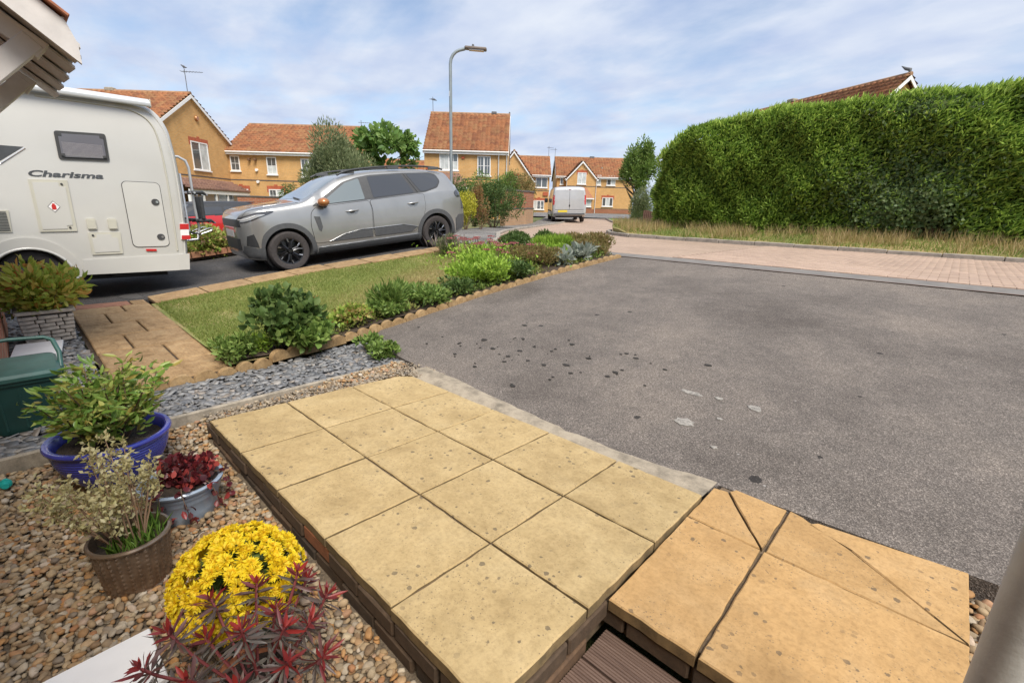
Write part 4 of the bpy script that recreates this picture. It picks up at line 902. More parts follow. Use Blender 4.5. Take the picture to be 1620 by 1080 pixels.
# ------------------------------------------------------------------ grey estate SUV (local x from nose to tail, near side is -y)
suv = thing('parked_car', 'grey crossover estate car with orange door mirror on the dark drive', 'car', rot=(0, -.1, R_(90-5.1)))
FX, WB = .82, 2.90
SS = 1.035; suv.scale = (SS, SS, SS); sc_, ss_ = math.cos(R_(-5.1)), math.sin(R_(-5.1))
suv.location = (-8.37-SS*(-FX*ss_+.86*sc_)*1.0, 3.33-SS*(FX*sc_+.86*ss_), .073-SS*FX*math.sin(.1))
def I(x, *p): return float(crom([a for a, b in p], [b for a, b in p], np.array([x]))[0])
def suv_ring(x):
    zt = I(x, (0, .76), (.03, .91), (.10, 1.0), (.25, 1.05), (.6, 1.095), (1.0, 1.125), (1.18, 1.15), (1.55, 1.35), (1.95, 1.555), (2.3, 1.625), (2.8, 1.655), (3.4, 1.65), (3.9, 1.61), (4.18, 1.565), (4.32, 1.42), (4.42, 1.2), (4.47, 1.05), (4.53, .9), (4.55, .74))
    zb = I(x, (0, .36), (.1, .25), (.5, .2), (4.1, .2), (4.45, .28), (4.55, .40))
    w_ = I(x, (0, .40), (.05, .58), (.15, .70), (.3, .79), (.6, .865), (1.0, .882), (2.5, .89), (3.8, .89), (4.1, .872), (4.3, .84), (4.45, .79), (4.55, .68))
    hood = I(x, (0, .02), (.1, .05), (.3, .055), (1.0, .07), (1.18, .075), (1.55, .27), (1.95, .44), (2.3, .50), (2.8, .52), (3.4, .5), (3.9, .44), (4.18, .40), (4.32, .28), (4.42, .14), (4.47, .1), (4.55, .05))
    zbelt = zt-hood-.015
    wr = I(x, (0, .34), (.1, .54), (.3, .68), (1.0, .765), (1.18, .765), (1.55, .70), (1.95, .635), (2.3, .62), (3.4, .615), (3.9, .60), (4.18, .585), (4.32, .60), (4.42, .63), (4.55, .58))
    wb_ = w_-.035
    zm = min(zb+.42, zbelt-.1)
    return [(0, zb), (w_*.8, zb), (w_*.955, zb+.06), (w_*.985, zb+.2), (w_, zm), (w_-.004, (zm+zbelt)/2), (wb_, zbelt-.02), (wb_-.018, zbelt+.02), (wr+.03, zt-.085 if hood > .2 else zt-.03), (wr-.04, zt-.03 if hood > .2 else zt-.012), (wr*.5, zt-.004), (0, zt)]
sx_ = np.unique(np.concatenate([np.linspace(0, .3, 14), np.linspace(.3, 4.2, 60), np.linspace(4.2, 4.55, 18)]))
raw = loft_body(sx_, suv_ring).mesh('body', M_GREY); SK = Skin(raw)
ZC = .326
body = bool_cut(raw, [tubcyl(FX, ZC, .375, .5, 1.2), tubcyl(FX, ZC, .375, -1.2, -.5), tubcyl(FX+WB, ZC, .375, .5, 1.2), tubcyl(FX+WB, ZC, .375, -1.2, -.5)])
body.polygons.foreach_set('use_smooth', [True]*len(body.polygons)); body.set_sharp_from_angle(angle=R_(38)); link('body', body, suv)
for s in (-1, 1):
    for x in (FX, FX+WB):
        wheel('wheel', suv, (x, s*.775, ZC), s)
        arc = [(x+.452*math.cos(R_(a)), ZC+.462*math.sin(R_(a))) for a in range(-14, 195, 6)]; arc_i = [(x+.378*math.cos(R_(a)), ZC+.378*math.sin(R_(a))) for a in range(194, -15, -6)]
        SK.panel('arch_cladding', [p for p in arc if p[1] > .2]+[p for p in arc_i if p[1] > .2], M_DKPL, suv, side=s, off=.016, th=.03)
        MB().lathe([(.30, 0), (.372, 0), (.372, .3), (.30, .3)], 30, (x, -.15+s*.56, ZC), axis='y').build('wheel_well', M_DARKIN, suv)
    SK.panel('sill_cladding', [(1.29, .225), (3.33, .225), (3.33, .33), (1.29, .31)], M_DKPL, suv, side=s, off=.012, th=.03)
    SK.line('sill_trim', [(1.3, .325), (3.32, .345)], .006, M_SILVER, suv, side=s, off=.012)
    # doors
    fd = [(1.26, .40), (2.32, .40), (2.36, .9), (2.335, 1.068), (1.36, 1.012), (1.27, .93), (1.23, .7)]
    rd = [(2.345, .40), (3.22, .40), (3.42, .62), (3.5, .85), (3.50, 1.128), (2.35, 1.072), (2.378, .9)]
    for nm, dp, hx in (('door', fd, (1.98, .90)), ('door', rd, (3.22, .95))):
        d = SK.panel(nm, chamfered(dp, .05), M_GREY, suv, side=s, off=.005, th=.012, cuts=.05)
        SK.line('door_seam', chamfered(dp, .05), .005, M_DARKIN, d, side=s, off=.001, closed=True)
        h, dd = SK.hit(hx, 'y', s); MB().tube([h+Vector((-.11, s*.004, -.008)), h+Vector((-.07, s*.034, 0)), h+Vector((.07, s*.036, .006)), h+Vector((.12, s*.004, .008))], [.012, .016, .016, .012], 8).build('handle', M_GREY, d, 60)
        SK.panel('handle_cup', [(hx[0]+.055*math.cos(a), hx[1]-.014+.03*math.sin(a)) for a in np.linspace(0, 6.28, 14)[:-1]], M_DKPL, d, side=s, off=.0065, th=.002, cuts=.04)
    SK.panel('door_cladding', [(1.5, .40), (2.315, .40), (2.315, .545), (2.1, .545), (1.78, .50)], M_DKPL, suv, side=s, off=.011, th=.012); SK.panel('door_cladding', [(2.36, .40), (3.13, .40), (3.27, .48), (2.96, .55), (2.36, .55)], M_DKPL, suv, side=s, off=.011, th=.012)
    SK.line('cladding_trim', [(1.5, .405), (1.78, .505), (2.1, .55), (2.96, .555), (3.27, .485)], .006, M_SILVER, suv, side=s, off=.012)
    SK.panel('wing_vent', [(1.30, .86), (1.40, .845), (1.42, .66), (1.38, .585), (1.345, .62)], M_DKPL, suv, side=s, off=.009, th=.008)
    # side glass
    gb_ = SK.panel('window_surround', chamfered([(1.30, 1.035), (2.4, 1.085), (3.55, 1.15), (3.86, 1.225), (3.99, 1.36), (3.94, 1.505), (3.78, 1.545), (3.2, 1.56), (2.5, 1.545), (2.25, 1.51), (1.95, 1.43)], .05), M_BLKPL, suv, side=s, off=.003, th=.01, cuts=.05)
    g1 = chamfered([(1.44, 1.055), (2.27, 1.098), (2.27, 1.49), (2.0, 1.42)], .03); g2 = chamfered([(2.44, 1.112), (3.30, 1.155), (3.14, 1.54), (2.44, 1.515)], .03)
    g3 = chamfered([(3.45, 1.165), (3.57, 1.175), (3.84, 1.25), (3.955, 1.37), (3.915, 1.485), (3.78, 1.525), (3.25, 1.54)], .05)
    for g, mt in ((g1, M_CLEARG), (g2, M_PRIV), (g3, M_PRIV)): SK.panel('window', g, mt, suv, side=s, off=.008, th=.004, cuts=.06)
    SK.line('quarter_seam', [(3.38, 1.16), (3.2, 1.54)], .006, M_BLKPL, suv, side=s, off=.006)
    # mirror
    mr = bpy.data.objects.new('door_mirror', None); COL.objects.link(mr); mr.parent = suv; mr.location = (1.47, s*.92, 1.10)
    V = [( .10*math.cos(a)*math.cos(b)+.0, s*.05+.105*math.sin(a)*math.cos(b)*1.05, .072*math.sin(b)) for b in np.linspace(-1.5, 1.5, 11) for a in np.linspace(0, 6.283, 21)[:-1]]
    MB().add(V, [(i*20+j, i*20+(j+1) % 20, (i+1)*20+(j+1) % 20, (i+1)*20+j) for i in range(10) for j in range(20)]).build('mirror_cap', M_ORANGE, mr, 70)
    MB().tube([(0.03, -s*.09, -.05), (.02, s*.03, -.065), (.0, s*.1, -.062)], [.035, .04, .02], 8).build('mirror_foot', M_BLKPL, mr, 50)
    # lights
    SK.panel('headlight', curve([(.04, .84), (.16, .84), (.42, .90), (.68, .985), (.64, 1.015), (.4, .995), (.15, .945), (.04, .915)], 4), M_LAMPD, suv, side=s, off=.006, th=.008, cuts=.03)
    SK.panel('headlight_lens', curve([(.08, .86), (.2, .87), (.42, .92), (.56, .96), (.4, .965), (.15, .92)], 4), M_LAMP, suv, side=s, off=.010, th=.004, cuts=.03)
    SK.line('day_light', [(.06, .89), (.2, .90), (.4, .95)], .006, M_WHITE, suv, side=s, off=.012)
    SK.panel('front_lower_bumper', [(.03, .36), (.1, .27), (.44, .235), (.46, .42), (.3, .42), (.06, .47)], M_DKPL, suv, side=s, off=.01, th=.012, cuts=.04)
    SK.panel('fog_recess', [(.1, .47), (.34, .43), (.33, .5), (.28, .65), (.14, .62)], M_BLKPL, suv, side=s, off=.006, th=.006, cuts=.03)
    SK.panel('rear_bumper', [(4.22, .30), (4.5, .36), (4.53, .62), (4.3, .63), (4.215, .56)], M_DKPL, suv, side=s, off=.012, th=.015, cuts=.04)
    SK.panel('tail_light', curve([(4.30, 1.0), (4.47, 1.02), (4.47, 1.13), (4.39, 1.17), (4.25, 1.11)], 4), M_PRIV, suv, side=s, off=.008, th=.01, cuts=.03)
    SK.panel('tail_light_column', [(4.40, .74), (4.52, .72), (4.50, 1.0), (4.42, 1.0)], M_DKPL, suv, side=s, off=.006, th=.008, cuts=.03)
    # roof rail
    rp_ = [(1.9, 1.565), (2.1, 1.635), (2.5, 1.678), (3.0, 1.695), (3.5, 1.688), (3.95, 1.65), (4.15, 1.60)]
    MB().tube([(a, s*np.interp(a, [1.9, 2.3, 4.2], [.655, .635, .60]), b) for a, b in curve(rp_, 5, False)], .019, 8).build('roof_rail', M_BLKPL, suv, 60)
    for a in (2.12, 3.02, 3.92): MB().box((a, s*.625, I(a, (2.1, 1.61), (3.0, 1.67), (3.9, 1.63))), (.24, .03, .06), ch=.008).build('rail_foot', M_DKPL, suv)
SK.panel('windscreen', chamfered([(1.24, -.70), (1.9, -.585), (1.9, .585), (1.24, .70)], .06), M_CLEARG, suv, 'z', 1, off=.004, cuts=.08)
SK.line('wiper', [(1.22, -.55), (1.27, -.1)], .010, M_BLKPL, suv, 'z', 1, off=.015)
SK.panel('grille', [(-.62, .77), (.62, .77), (.60, .90), (-.60, .90)], M_BLKPL, suv, 'x', -1, off=.006, cuts=.05)
SK.panel('lower_grille', [(-.5, .40), (.5, .40), (.52, .58), (-.52, .58)], M_BLKPL, suv, 'x', -1, off=.006, cuts=.05)
SK.panel('number_plate', [(-.26, .60), (.26, .60), (.26, .71), (-.26, .71)], M_WHITE, suv, 'x', -1, off=.012, cuts=.1)
SK.panel('rear_window', chamfered([(-.55, 1.2), (.55, 1.2), (.5, 1.48), (-.5, 1.48)], .06), M_PRIV, suv, 'x', 1, off=.006, cuts=.07)
SK.line('bonnet_seam', [(.12, -.66), (.5, -.735), (1.12, -.775)], .004, M_DARKIN, suv, 'z', 1); SK.line('bonnet_seam', [(.12, .66), (.5, .735), (1.12, .775)], .004, M_DARKIN, suv, 'z', 1)
SK.line('bonnet_crease', [(.2, -.52), (.7, -.58), (1.15, -.62)], .008, M_GREY, suv, 'z', 1, off=-.002)

def warp(o):
    if o.name.startswith('wheel') and o.type == 'EMPTY': return
    if o.type == 'MESH' and not o.parent.name.startswith('door_mirror'):
        for v in o.data.vertices:
            if v.co.z > .72: v.co.z = .72+(v.co.z-.72)*.915
            if v.co.x < .46: v.co.x = .46+(v.co.x-.46)*.62
    for c in o.children: warp(c)
for c in list(suv.children):
    warp(c)
    if c.name.startswith('door_mirror'): c.location.z = .72+(c.location.z-.72)*.915

# ------------------------------------------------------------------ camper (world aligned: side plane x=-8.2, tail at y=1.8)
M_CREAM = plain('camper_white', (.54, .525, .485), .24, 0, .03, 2, coat=.6); M_CREAM2 = plain('camper_trim', (.50, .48, .40), .4, 0, .04, 5); M_DECAL = plain('decal', (.07, .075, .08), .4, 0, .2, 5); M_RUB = plain('seal_rubber', (.05, .05, .05), .7)
SX = -8.2; cp = thing('motorhome', 'white coachbuilt motorhome parked beyond the path with its tail to the road', 'motorhome', (SX-1.1, -1.0, -.09))
def W(x, y, z): return (x-(SX-1.1), y+1.0, z+.09)
tail = curve([(1.30, 2.44), (1.52, 2.42), (1.66, 2.35), (1.755, 2.2), (1.80, 2.0), (1.825, 1.65), (1.825, 1.2), (1.80, .7), (1.775, .42), (1.75, .26)], 4, False)
prof = [(-4.6, .22), (-4.6, 2.36)]+tail+[(.59, .235), (.59, .22)]
# body built as loft across the width with rounded long edges
ws = [(-2.2, .10), (-2.17, .045), (-2.12, .01), (-2.05, 0), (-.15, 0), (-.08, .01), (-.03, .045), (0, .10)]
def inset(pts, d):
    cy, cz = -1.4, 1.3; out = []
    for a, b in pts: out.append((a-d if a > 0 else a, b-d if b > 1.9 else b))
    return out
rows = [[W(SX+wx, a, b) for a, b in inset(prof, d)] for wx, d in ws]; n = len(prof)
m = MB().add([v for r in rows for v in r], [(i*n+j, i*n+(j+1) % n, (i+1)*n+(j+1) % n, (i+1)*n+j) for i in range(len(rows)-1) for j in range(n)]+[tuple(range(n))[::-1], tuple((len(rows)-1)*n+j for j in range(n))])
raw = m.mesh('body', M_CREAM)
def cbox(y0, y1, z0, z1, x0, x1): return MB().box(W((x0+x1)/2, (y0+y1)/2, (z0+z1)/2), (x1-x0, y1-y0, z1-z0))
arch = MB().lathe([(.0001, -.5), (.40, -.5), (.40, .3), (.0001, .3)], 40, W(SX, .12, .20), axis='x')
cb_me = bool_cut(raw, [arch]); cb_me.polygons.foreach_set('use_smooth', [True]*len(cb_me.polygons)); cb_me.set_sharp_from_angle(angle=R_(32)); link('body', cb_me, cp)
def side(name, poly, mat, x0, x1, parent=cp, smooth=None): return MB().prism(poly, lambda u, v, h: W(SX+h, u, v), x0, x1).build(name, mat, parent, smooth)
# tail moulding band along the rear edge
inn = curve([(.5, 2.335), (1.2, 2.33), (1.42, 2.30), (1.56, 2.2), (1.625, 2.0), (1.65, 1.6), (1.65, 1.1), (1.635, .5)], 5, False)
MB().tube([W(SX+.002, a, b) for a, b in inn], .011, 8).build('edge_moulding', M_CREAM2, cp, 60)
MB().tube([W(SX-.03, a, b) for a, b in inset(tail, .055)], .014, 8).build('tail_trim', M_CREAM, cp, 60)
# skirt and arch flare
side('skirt', [(.565, .235), (1.735, .22), (1.765, .45), (.60, .425)], M_CREAM, -.01, .014); side('skirt_end', [(1.62, .226), (1.745, .224), (1.772, .455), (1.64, .45)], M_CREAM, -.01, .018)
fl = [(.12+.47*math.cos(R_(a)), .20+.52*math.sin(R_(a))) for a in range(2, 180, 8)]; fi = [(.12+.385*math.cos(R_(a)), .20+.385*math.sin(R_(a))) for a in range(178, 0, -8)]
side('arch_flare', fl+fi, M_CREAM, -.03, .03, smooth=40); MB().tube([W(SX+.028, .12+.39*math.cos(R_(a)), .20+.39*math.sin(R_(a))) for a in range(0, 181, 8)], .016, 8).build('arch_lip', M_CREAM, cp, 60)
side('skirt_front', [(-4.2, .22), (-.36, .22), (-.36, .43), (-4.2, .43)], M_CREAM, -.01, .014)
w_ = wheel('wheel', cp, W(SX-.13, .12, .235), -1, .325, .21); w_.rotation_euler = (0, 0, R_(90)); w_ = wheel('wheel', cp, W(SX-2.05, .12, .235), 1, .325, .21); w_.rotation_euler = (0, 0, R_(90))
MB().box(W(SX-.25, 1.06, .20), (.35, .4, .06)).build('spare_carrier', M_DARKIN, cp); MB().box(W(SX-1.1, -.5, .2), (1.9, 4.0, .1)).build('chassis', M_DARKIN, cp)
# window
wn = side('window', chamfered([(.585, 1.645), (1.065, 1.66), (1.072, 1.99), (.59, 1.97)], .03), M_RUB, -.002, .014, smooth=40)
side('pane', chamfered([(.615, 1.675), (1.035, 1.69), (1.042, 1.96), (.62, 1.942)], .035), glassmat('camper_glass', (.11, .10, .105), .05), .012, .026, wn, 40)
for (a, b) in ((.635, 1.93), (1.025, 1.945), (.63, 1.70), (1.02, 1.71)): MB().box(W(SX+.028, a, b), (.008, .035, .03), ch=.002).build('catch', M_RUB, wn)
for i in range(12): MB().box(W(SX+.0265, .825, 1.70+i*.013), (.0014, .38, .0035)).build('blind_pleat', plain('blind', (.34, .31, .31), .7) if i == 0 else MATS['blind'], wn)
# lockers
gl = side('gas_locker', [(.265, .785), (.605, .79), (.615, 1.405), (.272, 1.395)], M_CREAM2, -.002, .014); side('locker_door', [(.295, .815), (.52, .82), (.52, .86), (.575, .865), (.585, 1.32), (.53, 1.325), (.53, 1.375), (.30, 1.365)], M_CREAM, .012, .019, gl)
for p in ((.555, 1.355), (.545, .835)): MB().lathe([(0, .024), (.011, .024), (.013, .012)], 14, W(SX, *p), axis='x').build('lock', M_BLKPL, gl, 40)
side('hazard_diamond', [(.44, 1.02), (.495, 1.085), (.44, 1.15), (.385, 1.085)], M_WHITE, .018, .021, gl); 
for a, b, c, d in ((.385, 1.085, .44, 1.15), (.44, 1.15, .495, 1.085), (.495, 1.085, .44, 1.02), (.44, 1.02, .385, 1.085)): MB().tube([W(SX+.021, a, b), W(SX+.021, c, d)], .0022, 4).build('diamond_edge', M_RUB, gl)
side('gas_symbol', [(.42, 1.05), (.46, 1.05), (.46, 1.10), (.452, 1.108), (.452, 1.122), (.428, 1.122), (.428, 1.108), (.42, 1.10)], M_REDL, .0205, .0225, gl)
s2 = side('small_locker', [(.70, .485), (1.015, .49), (1.03, .77), (.702, .77)], M_CREAM2, -.002, .014); side('locker_door', [(.73, .515), (.985, .52), (.99, .70), (.93, .705), (.93, .745), (.78, .745), (.775, .70), (.73, .695)], M_CREAM, .012, .019, s2); MB().lathe([(0, .024), (.011, .024), (.013, .012)], 14, W(SX, .745, .735), axis='x').build('lock', M_BLKPL, s2, 40)
for a in (.71, .92): f = side('service_flap', chamfered(rect(a, .81, a+.09, .945), .015), M_CREAM2, -.002, .022, smooth=40); side('flap_lid', chamfered(rect(a+.008, .818, a+.082, .93), .01), M_CREAM2, .02, .027, f, 40)
bd_ = side('rear_locker_door', rrect(1.135, .565, 1.555, 1.43, .06), M_RUB, -.002, .006, smooth=40); side('door_panel', rrect(1.142, .572, 1.548, 1.423, .055), M_CREAM, .004, .011, bd_, 40)
for p in ((1.47, 1.17), (1.465, .70)):
    q = side('latch', [(p[0]+.045*math.cos(a), p[1]+.042*math.sin(a)) for a in np.linspace(0, 6.283, 18)[:-1]], M_RUB, .01, .02, bd_, 40); MB().lathe([(0, .026), (.016, .026), (.018, .018)], 12, W(SX, p[0]+.018, p[1]), axis='x').build('lock', M_CHROME, q, 40)
side('side_marker', chamfered([(1.27, .51), (1.39, .505), (1.39, .535), (1.27, .54)], .008), M_REDL, -.002, .014)
v_ = side('vent_panel', [(-.30, .785), (.03, .785), (.045, 1.035), (-.3, 1.035)], M_CREAM2, -.002, .012)
for i in range(13): MB().box(W(SX+.014, -.13, .805+i*.0175), (.006, .3, .008)).build('slat', M_DECAL, v_)
side('decal_stripe', [(-1.2, 1.75), (.30, 1.755), (.085, 1.585), (-1.2, 1.45)], M_DECAL, .0, .0022); MB().tube([W(SX+.002, .31, 1.745), W(SX+.002, .08, 1.555), W(SX+.002, -.6, 1.46)], .008, 6).build('decal_edge', M_CHROME, cp)
side('reflector', [(.20, .60), (.245, .595), (.25, .62), (.2, .625)], M_CREAM2, -.002, .02)
# lettering
def lettering(text, size, parent, M, mat, name, shear=0, offset=0, ext=.0012, xs=1):
    c = bpy.data.curves.new(name, 'FONT'); c.body = text; c.size = size; c.shear = shear; c.offset = offset; c.extrude = ext; c.resolution_u = 3; c.align_x = 'LEFT'
    t_ = bpy.data.objects.new('t', c); COL.objects.link(t_); dg = bpy.context.evaluated_depsgraph_get(); dg.update(); me = bpy.data.meshes.new_from_object(t_.evaluated_get(dg)); bpy.data.objects.remove(t_, do_unlink=True)
    x = [v.co.x for v in me.vertices]; x0_, x1_ = min(x), max(x)
    for v in me.vertices: v.co.x = (v.co.x-x0_)/(x1_-x0_)*xs
    me.transform(M); me.materials.clear(); me.materials.append(mat); return link(name, me, parent)
Mt = Matrix(((0, 0, 1, SX+.0025), (1, .012, 0, .285), (.015, 1, 0, 1.425), (0, 0, 0, 1))); Mt.translation = Vector(W(SX+.003, .285, 1.432))
lettering('Charisma', .098, cp, Mt, M_DECAL, 'lettering', .22, .0028, .001, .685)
# awning case, tail lamps, bike rack
M_AW = plain('awning_case', (.60, .62, .63), .35, .2, .03, 4)
MB().prism(chamfered([(SX-.02, 2.385), (SX+.085, 2.37), (SX+.095, 2.43), (SX+.03, 2.475), (SX-.04, 2.47)], .02), lambda u, v, h: W(u, h, v), -3.6, 1.585).build('awning', M_AW, cp, 50); MB().box(W(SX+.03, 1.59, 2.42), (.12, .012, .1), ch=.01).build('awning_end', M_CREAM2, cp)
tl = side('tail_lamp', [(1.70, .655), (1.805, .655), (1.815, .88), (1.715, .88)], M_WHITE, -.09, .006); 
for a, b in ((.658, .715), (.80, .878)): side('red_lens', [(1.705, a), (1.815, a), (1.822, b), (1.715, b)], M_REDL, -.088, .009, tl)
tl = MB().box(W(SX-2.1, 1.79, .77), (.12, .06, .22)).build('tail_lamp', M_REDL, cp)
rk = bpy.data.objects.new('bike_rack', None); COL.objects.link(rk); rk.parent = cp; rk.location = W(SX-.55, 1.84, .9)
M_ALU = plain('rack_tube', (.62, .62, .62), .3, .6, .03, 5)
for x in (-.0, -.75):
    MB().tube(curve3 := [(x, -.02, .92), (x, .10, .93), (x, .19, .88), (x, .22, .78), (x, .22, .2), (x, .24, -.1), (x, .2, -.28), (x, .0, -.3)], .019, 10).build('rack_tube', M_ALU, rk, 60)
    MB().tube([(x+.1, .0, .7), (x+.1, .07, .68), (x+.1, .08, -.15), (x+.1, 0, -.2)], .016, 8).build('rack_tube', M_ALU, rk, 60)
for z in (.42, .02, -.2): MB().tube([(.12, .22, z), (-.9, .22, z)], .014, 8).build('cross_bar', M_ALU if z > .3 else M_BLKPL, rk, 60)
for x in (.06, -.2, -.5):
    for z, ln in ((.42, .14), (.0, .2)):
        MB().tube([(x, .2, z), (x, .2+ln, z+.01), (x-.02, .24+ln, z-.02)], [.028, .024, .02], 8).build('clamp', M_BLKPL, rk, 50)
        MB().tube([(x-.02, .24+ln, z-.02), (x-.06, .27+ln, z-.03)], .013, 8).build('clamp_knob', M_ALU, rk, 50)
for x in (.0, -.35): MB().tube([(x, .2, -.22), (x, .40, -.15), (x, .42, -.12), (x, .38, -.11), (x, .22, -.17)], .011, 6).build('wheel_rail', M_ALU, rk, 60)
for x in (.08, -.15): MB().box((x, .3, .2), (.05, .05, .34), ch=.01).build('strap', M_BLKPL, rk)

# ------------------------------------------------------------------ silver van, seen from behind (local x forward)
van = thing('parked_van', 'silver panel van parked half on the pavement, seen from behind', 'van', (-16.25, 21.9, Gf(-16.25, 21.9)+.0), rot=(-.035, -.02, R_(90+43)))
def van_ring(x):
    zt = I(x, (0, 1.3), (.03, 1.82), (.15, 1.93), (.6, 1.96), (3.0, 1.95), (3.4, 1.85), (3.9, 1.35), (4.1, 1.2), (4.6, 1.02), (4.75, .8), (4.8, .6)); zb = I(x, (0, .42), (.3, .3), (4.5, .26), (4.8, .38))
    w_ = I(x, (0, .86), (.06, .94), (.3, .955), (4.0, .95), (4.5, .86), (4.8, .6)); hd = I(x, (0, .5), (.1, .75), (3.0, .8), (3.4, .72), (3.9, .3), (4.1, .2), (4.8, .1)); wr = I(x, (0, .78), (.1, .81), (3.0, .8), (3.9, .78), (4.8, .5))
    zm = zb+.35; zbe = max(zm+.05, zt-hd); return [(0, zb), (w_*.85, zb), (w_*.97, zb+.08), (w_, zm), (w_*.995, zbe), (wr+.06, zt-.2 if hd > .3 else zt-.06), (wr, zt-.06 if hd > .3 else zt-.03), (wr*.6, zt-.005), (0, zt)]
M_VANP = carpaint('silver_paint', (.50, .50, .50), .3, .4); raw = loft_body(np.unique(np.concatenate([np.linspace(0, .3, 12), np.linspace(.3, 4.8, 36)])), van_ring).mesh('body', M_VANP); SV = Skin(raw)
bd2 = bool_cut(raw, [tubcyl(.9, .31, .37, .5, 1.2), tubcyl(.9, .31, .37, -1.2, -.5), tubcyl(3.95, .31, .37, .5, 1.2), tubcyl(3.95, .31, .37, -1.2, -.5)]); bd2.polygons.foreach_set('use_smooth', [True]*len(bd2.polygons)); bd2.set_sharp_from_angle(angle=R_(38)); link('body', bd2, van)
for s in (-1, 1):
    for x in (.9, 3.95):
        t_ = bpy.data.objects.new('wheel', None); COL.objects.link(t_); t_.parent = van; t_.location = (x, s*.83, .31)
        MB().lathe([(.2, -.1), (.29, -.1), (.31, -.06), (.31, .06), (.29, .1), (.2, .1)], 28, axis='y').build('tyre', M_TYRE, t_, 35); MB().lathe([(0, s*.08), (.19, s*.09), (.2, s*.02), (.2, -s*.1)], 24, axis='y').build('rim', plain('steel_rim', (.3, .3, .3), .4, .6) if 'steel_rim' not in MATS else MATS['steel_rim'], t_, 40)
    SV.panel('rear_door', chamfered(rect(min(s*.02, s*.80), .72, max(s*.02, s*.80), 1.78), .05), M_VANP, van, 'x', -1, off=.006, th=.012, cuts=.08)
    SV.panel('tail_light', chamfered(rect(min(s*.845, s*.915), .98, max(s*.845, s*.915), 1.5), .02), M_REDL, van, 'x', -1, off=.012, th=.03, cuts=.05)
    SV.panel('tail_light_side', chamfered(rect(.0, .98, .12, 1.5), .02), M_REDL, van, 'y', s, off=.006, th=.01, cuts=.05)
    SV.panel('side_moulding', rect(1.3, .60, 3.5, .68), M_DKPL, van, 'y', s, off=.012, th=.012, cuts=.2); SV.panel('cab_window', chamfered([(2.95, 1.2), (3.75, 1.15), (3.3, 1.75), (2.95, 1.78)], .06), M_PRIV, van, 'y', s, off=.005, cuts=.1)
    SV.line('slide_rail', [(.3, 1.12), (1.7, 1.12)], .012, M_DKPL, van, 'y', s); SV.line('panel_seam', [(1.75, .45), (1.75, 1.85)], .008, M_DARKIN, van, 'y', s); SV.line('panel_seam', [(2.85, .45), (2.85, 1.85)], .008, M_DARKIN, van, 'y', s)
    MB().box((3.55, s*1.08, 1.22), (.12, .2, .26), ch=.03).build('door_mirror', M_BLKPL, van, 40)
SV.line('door_gap', [(0, .74), (0, 1.80)], .008, M_DARKIN, van, 'x', -1); SV.panel('tailgate_step', rect(-.82, .60, .82, .70), M_VANP, van, 'x', -1, off=.012, th=.02); SV.line('bumper_gap', [(-.8, .715), (.8, .715)], .012, M_DARKIN, van, 'x', -1)
SV.panel('rear_bumper', rect(-.86, .44, .86, .52), M_DKPL, van, 'x', -1, off=.05, th=.06); SV.panel('badge', [(0+.04*math.cos(a), .93+.075*math.sin(a)) for a in np.linspace(0, 6.283, 13)[:-1]], M_BLKPL, van, 'x', -1, off=.014, th=.006, cuts=.05)
SV.panel('roof_lamp', rect(-.06, 1.80, .06, 1.83), M_REDL, van, 'x', -1, off=.02, th=.02)
npv = SV.panel('number_plate', rect(.12, .58, .64, .69), plain('yellow_plate', (.72, .55, .05), .4, 0, .03), van, 'x', -1, off=.03, th=.02)
MB().box((.15, 0, .34), (.08, 1.5, .1)).build('under_bumper', M_DARKIN, van)

# ------------------------------------------------------------------ red hatchback beyond the hedge
red = thing('parked_car', 'red hatchback with a black roof parked beyond the round bush', 'car', (-14.75, 1.55, -.385), rot=(0, -.06, R_(90+11)))
# local x towards the tail; nose hidden behind the camper
def red_ring(x):
    zt = I(x, (0, .55), (.08, .78), (.3, .86), (1.0, .96), (1.15, 1.0), (1.5, 1.27), (1.85, 1.41), (2.3, 1.435), (3.0, 1.42), (3.4, 1.38), (3.62, 1.12), (3.75, .95), (3.85, .6)); zb = I(x, (0, .3), (.3, .18), (3.6, .2), (3.85, .34)); w_ = I(x, (0, .5), (.1, .68), (.5, .83), (1.2, .86), (3.0, .87), (3.5, .84), (3.75, .74), (3.85, .6))
    hd = I(x, (0, .06), (.3, .08), (1.15, .1), (1.5, .34), (1.85, .46), (3.0, .44), (3.4, .40), (3.62, .14), (3.85, .06)); wr = I(x, (0, .42), (.3, .6), (1.15, .72), (1.85, .62), (3.0, .60), (3.4, .58), (3.85, .5)); zm = zb+.38; zbe = max(zm+.04, zt-hd)
    return [(0, zb), (w_*.8, zb), (w_*.96, zb+.08), (w_, zm), (w_-.03, zbe), (wr+.03, zt-.07 if hd > .2 else zt-.04), (wr-.05, zt-.025), (wr*.5, zt-.005), (0, zt)]
M_RED = carpaint('red_paint', (.52, .022, .02), .1, .3); raw = loft_body(np.linspace(0, 3.85, 60), red_ring).mesh('body', M_RED); SR = Skin(raw); raw.polygons.foreach_set('use_smooth', [True]*len(raw.polygons)); raw.set_sharp_from_angle(angle=R_(40)); raw.materials.append(M_BLKPL)
for p in raw.polygons:
    if p.center.z > 1.24 or (p.center.z > 1.15 and p.center.x > 1.2 and p.center.x < 3.4 and abs(p.normal.y) > .4): p.material_index = 1
link('body', raw, red)
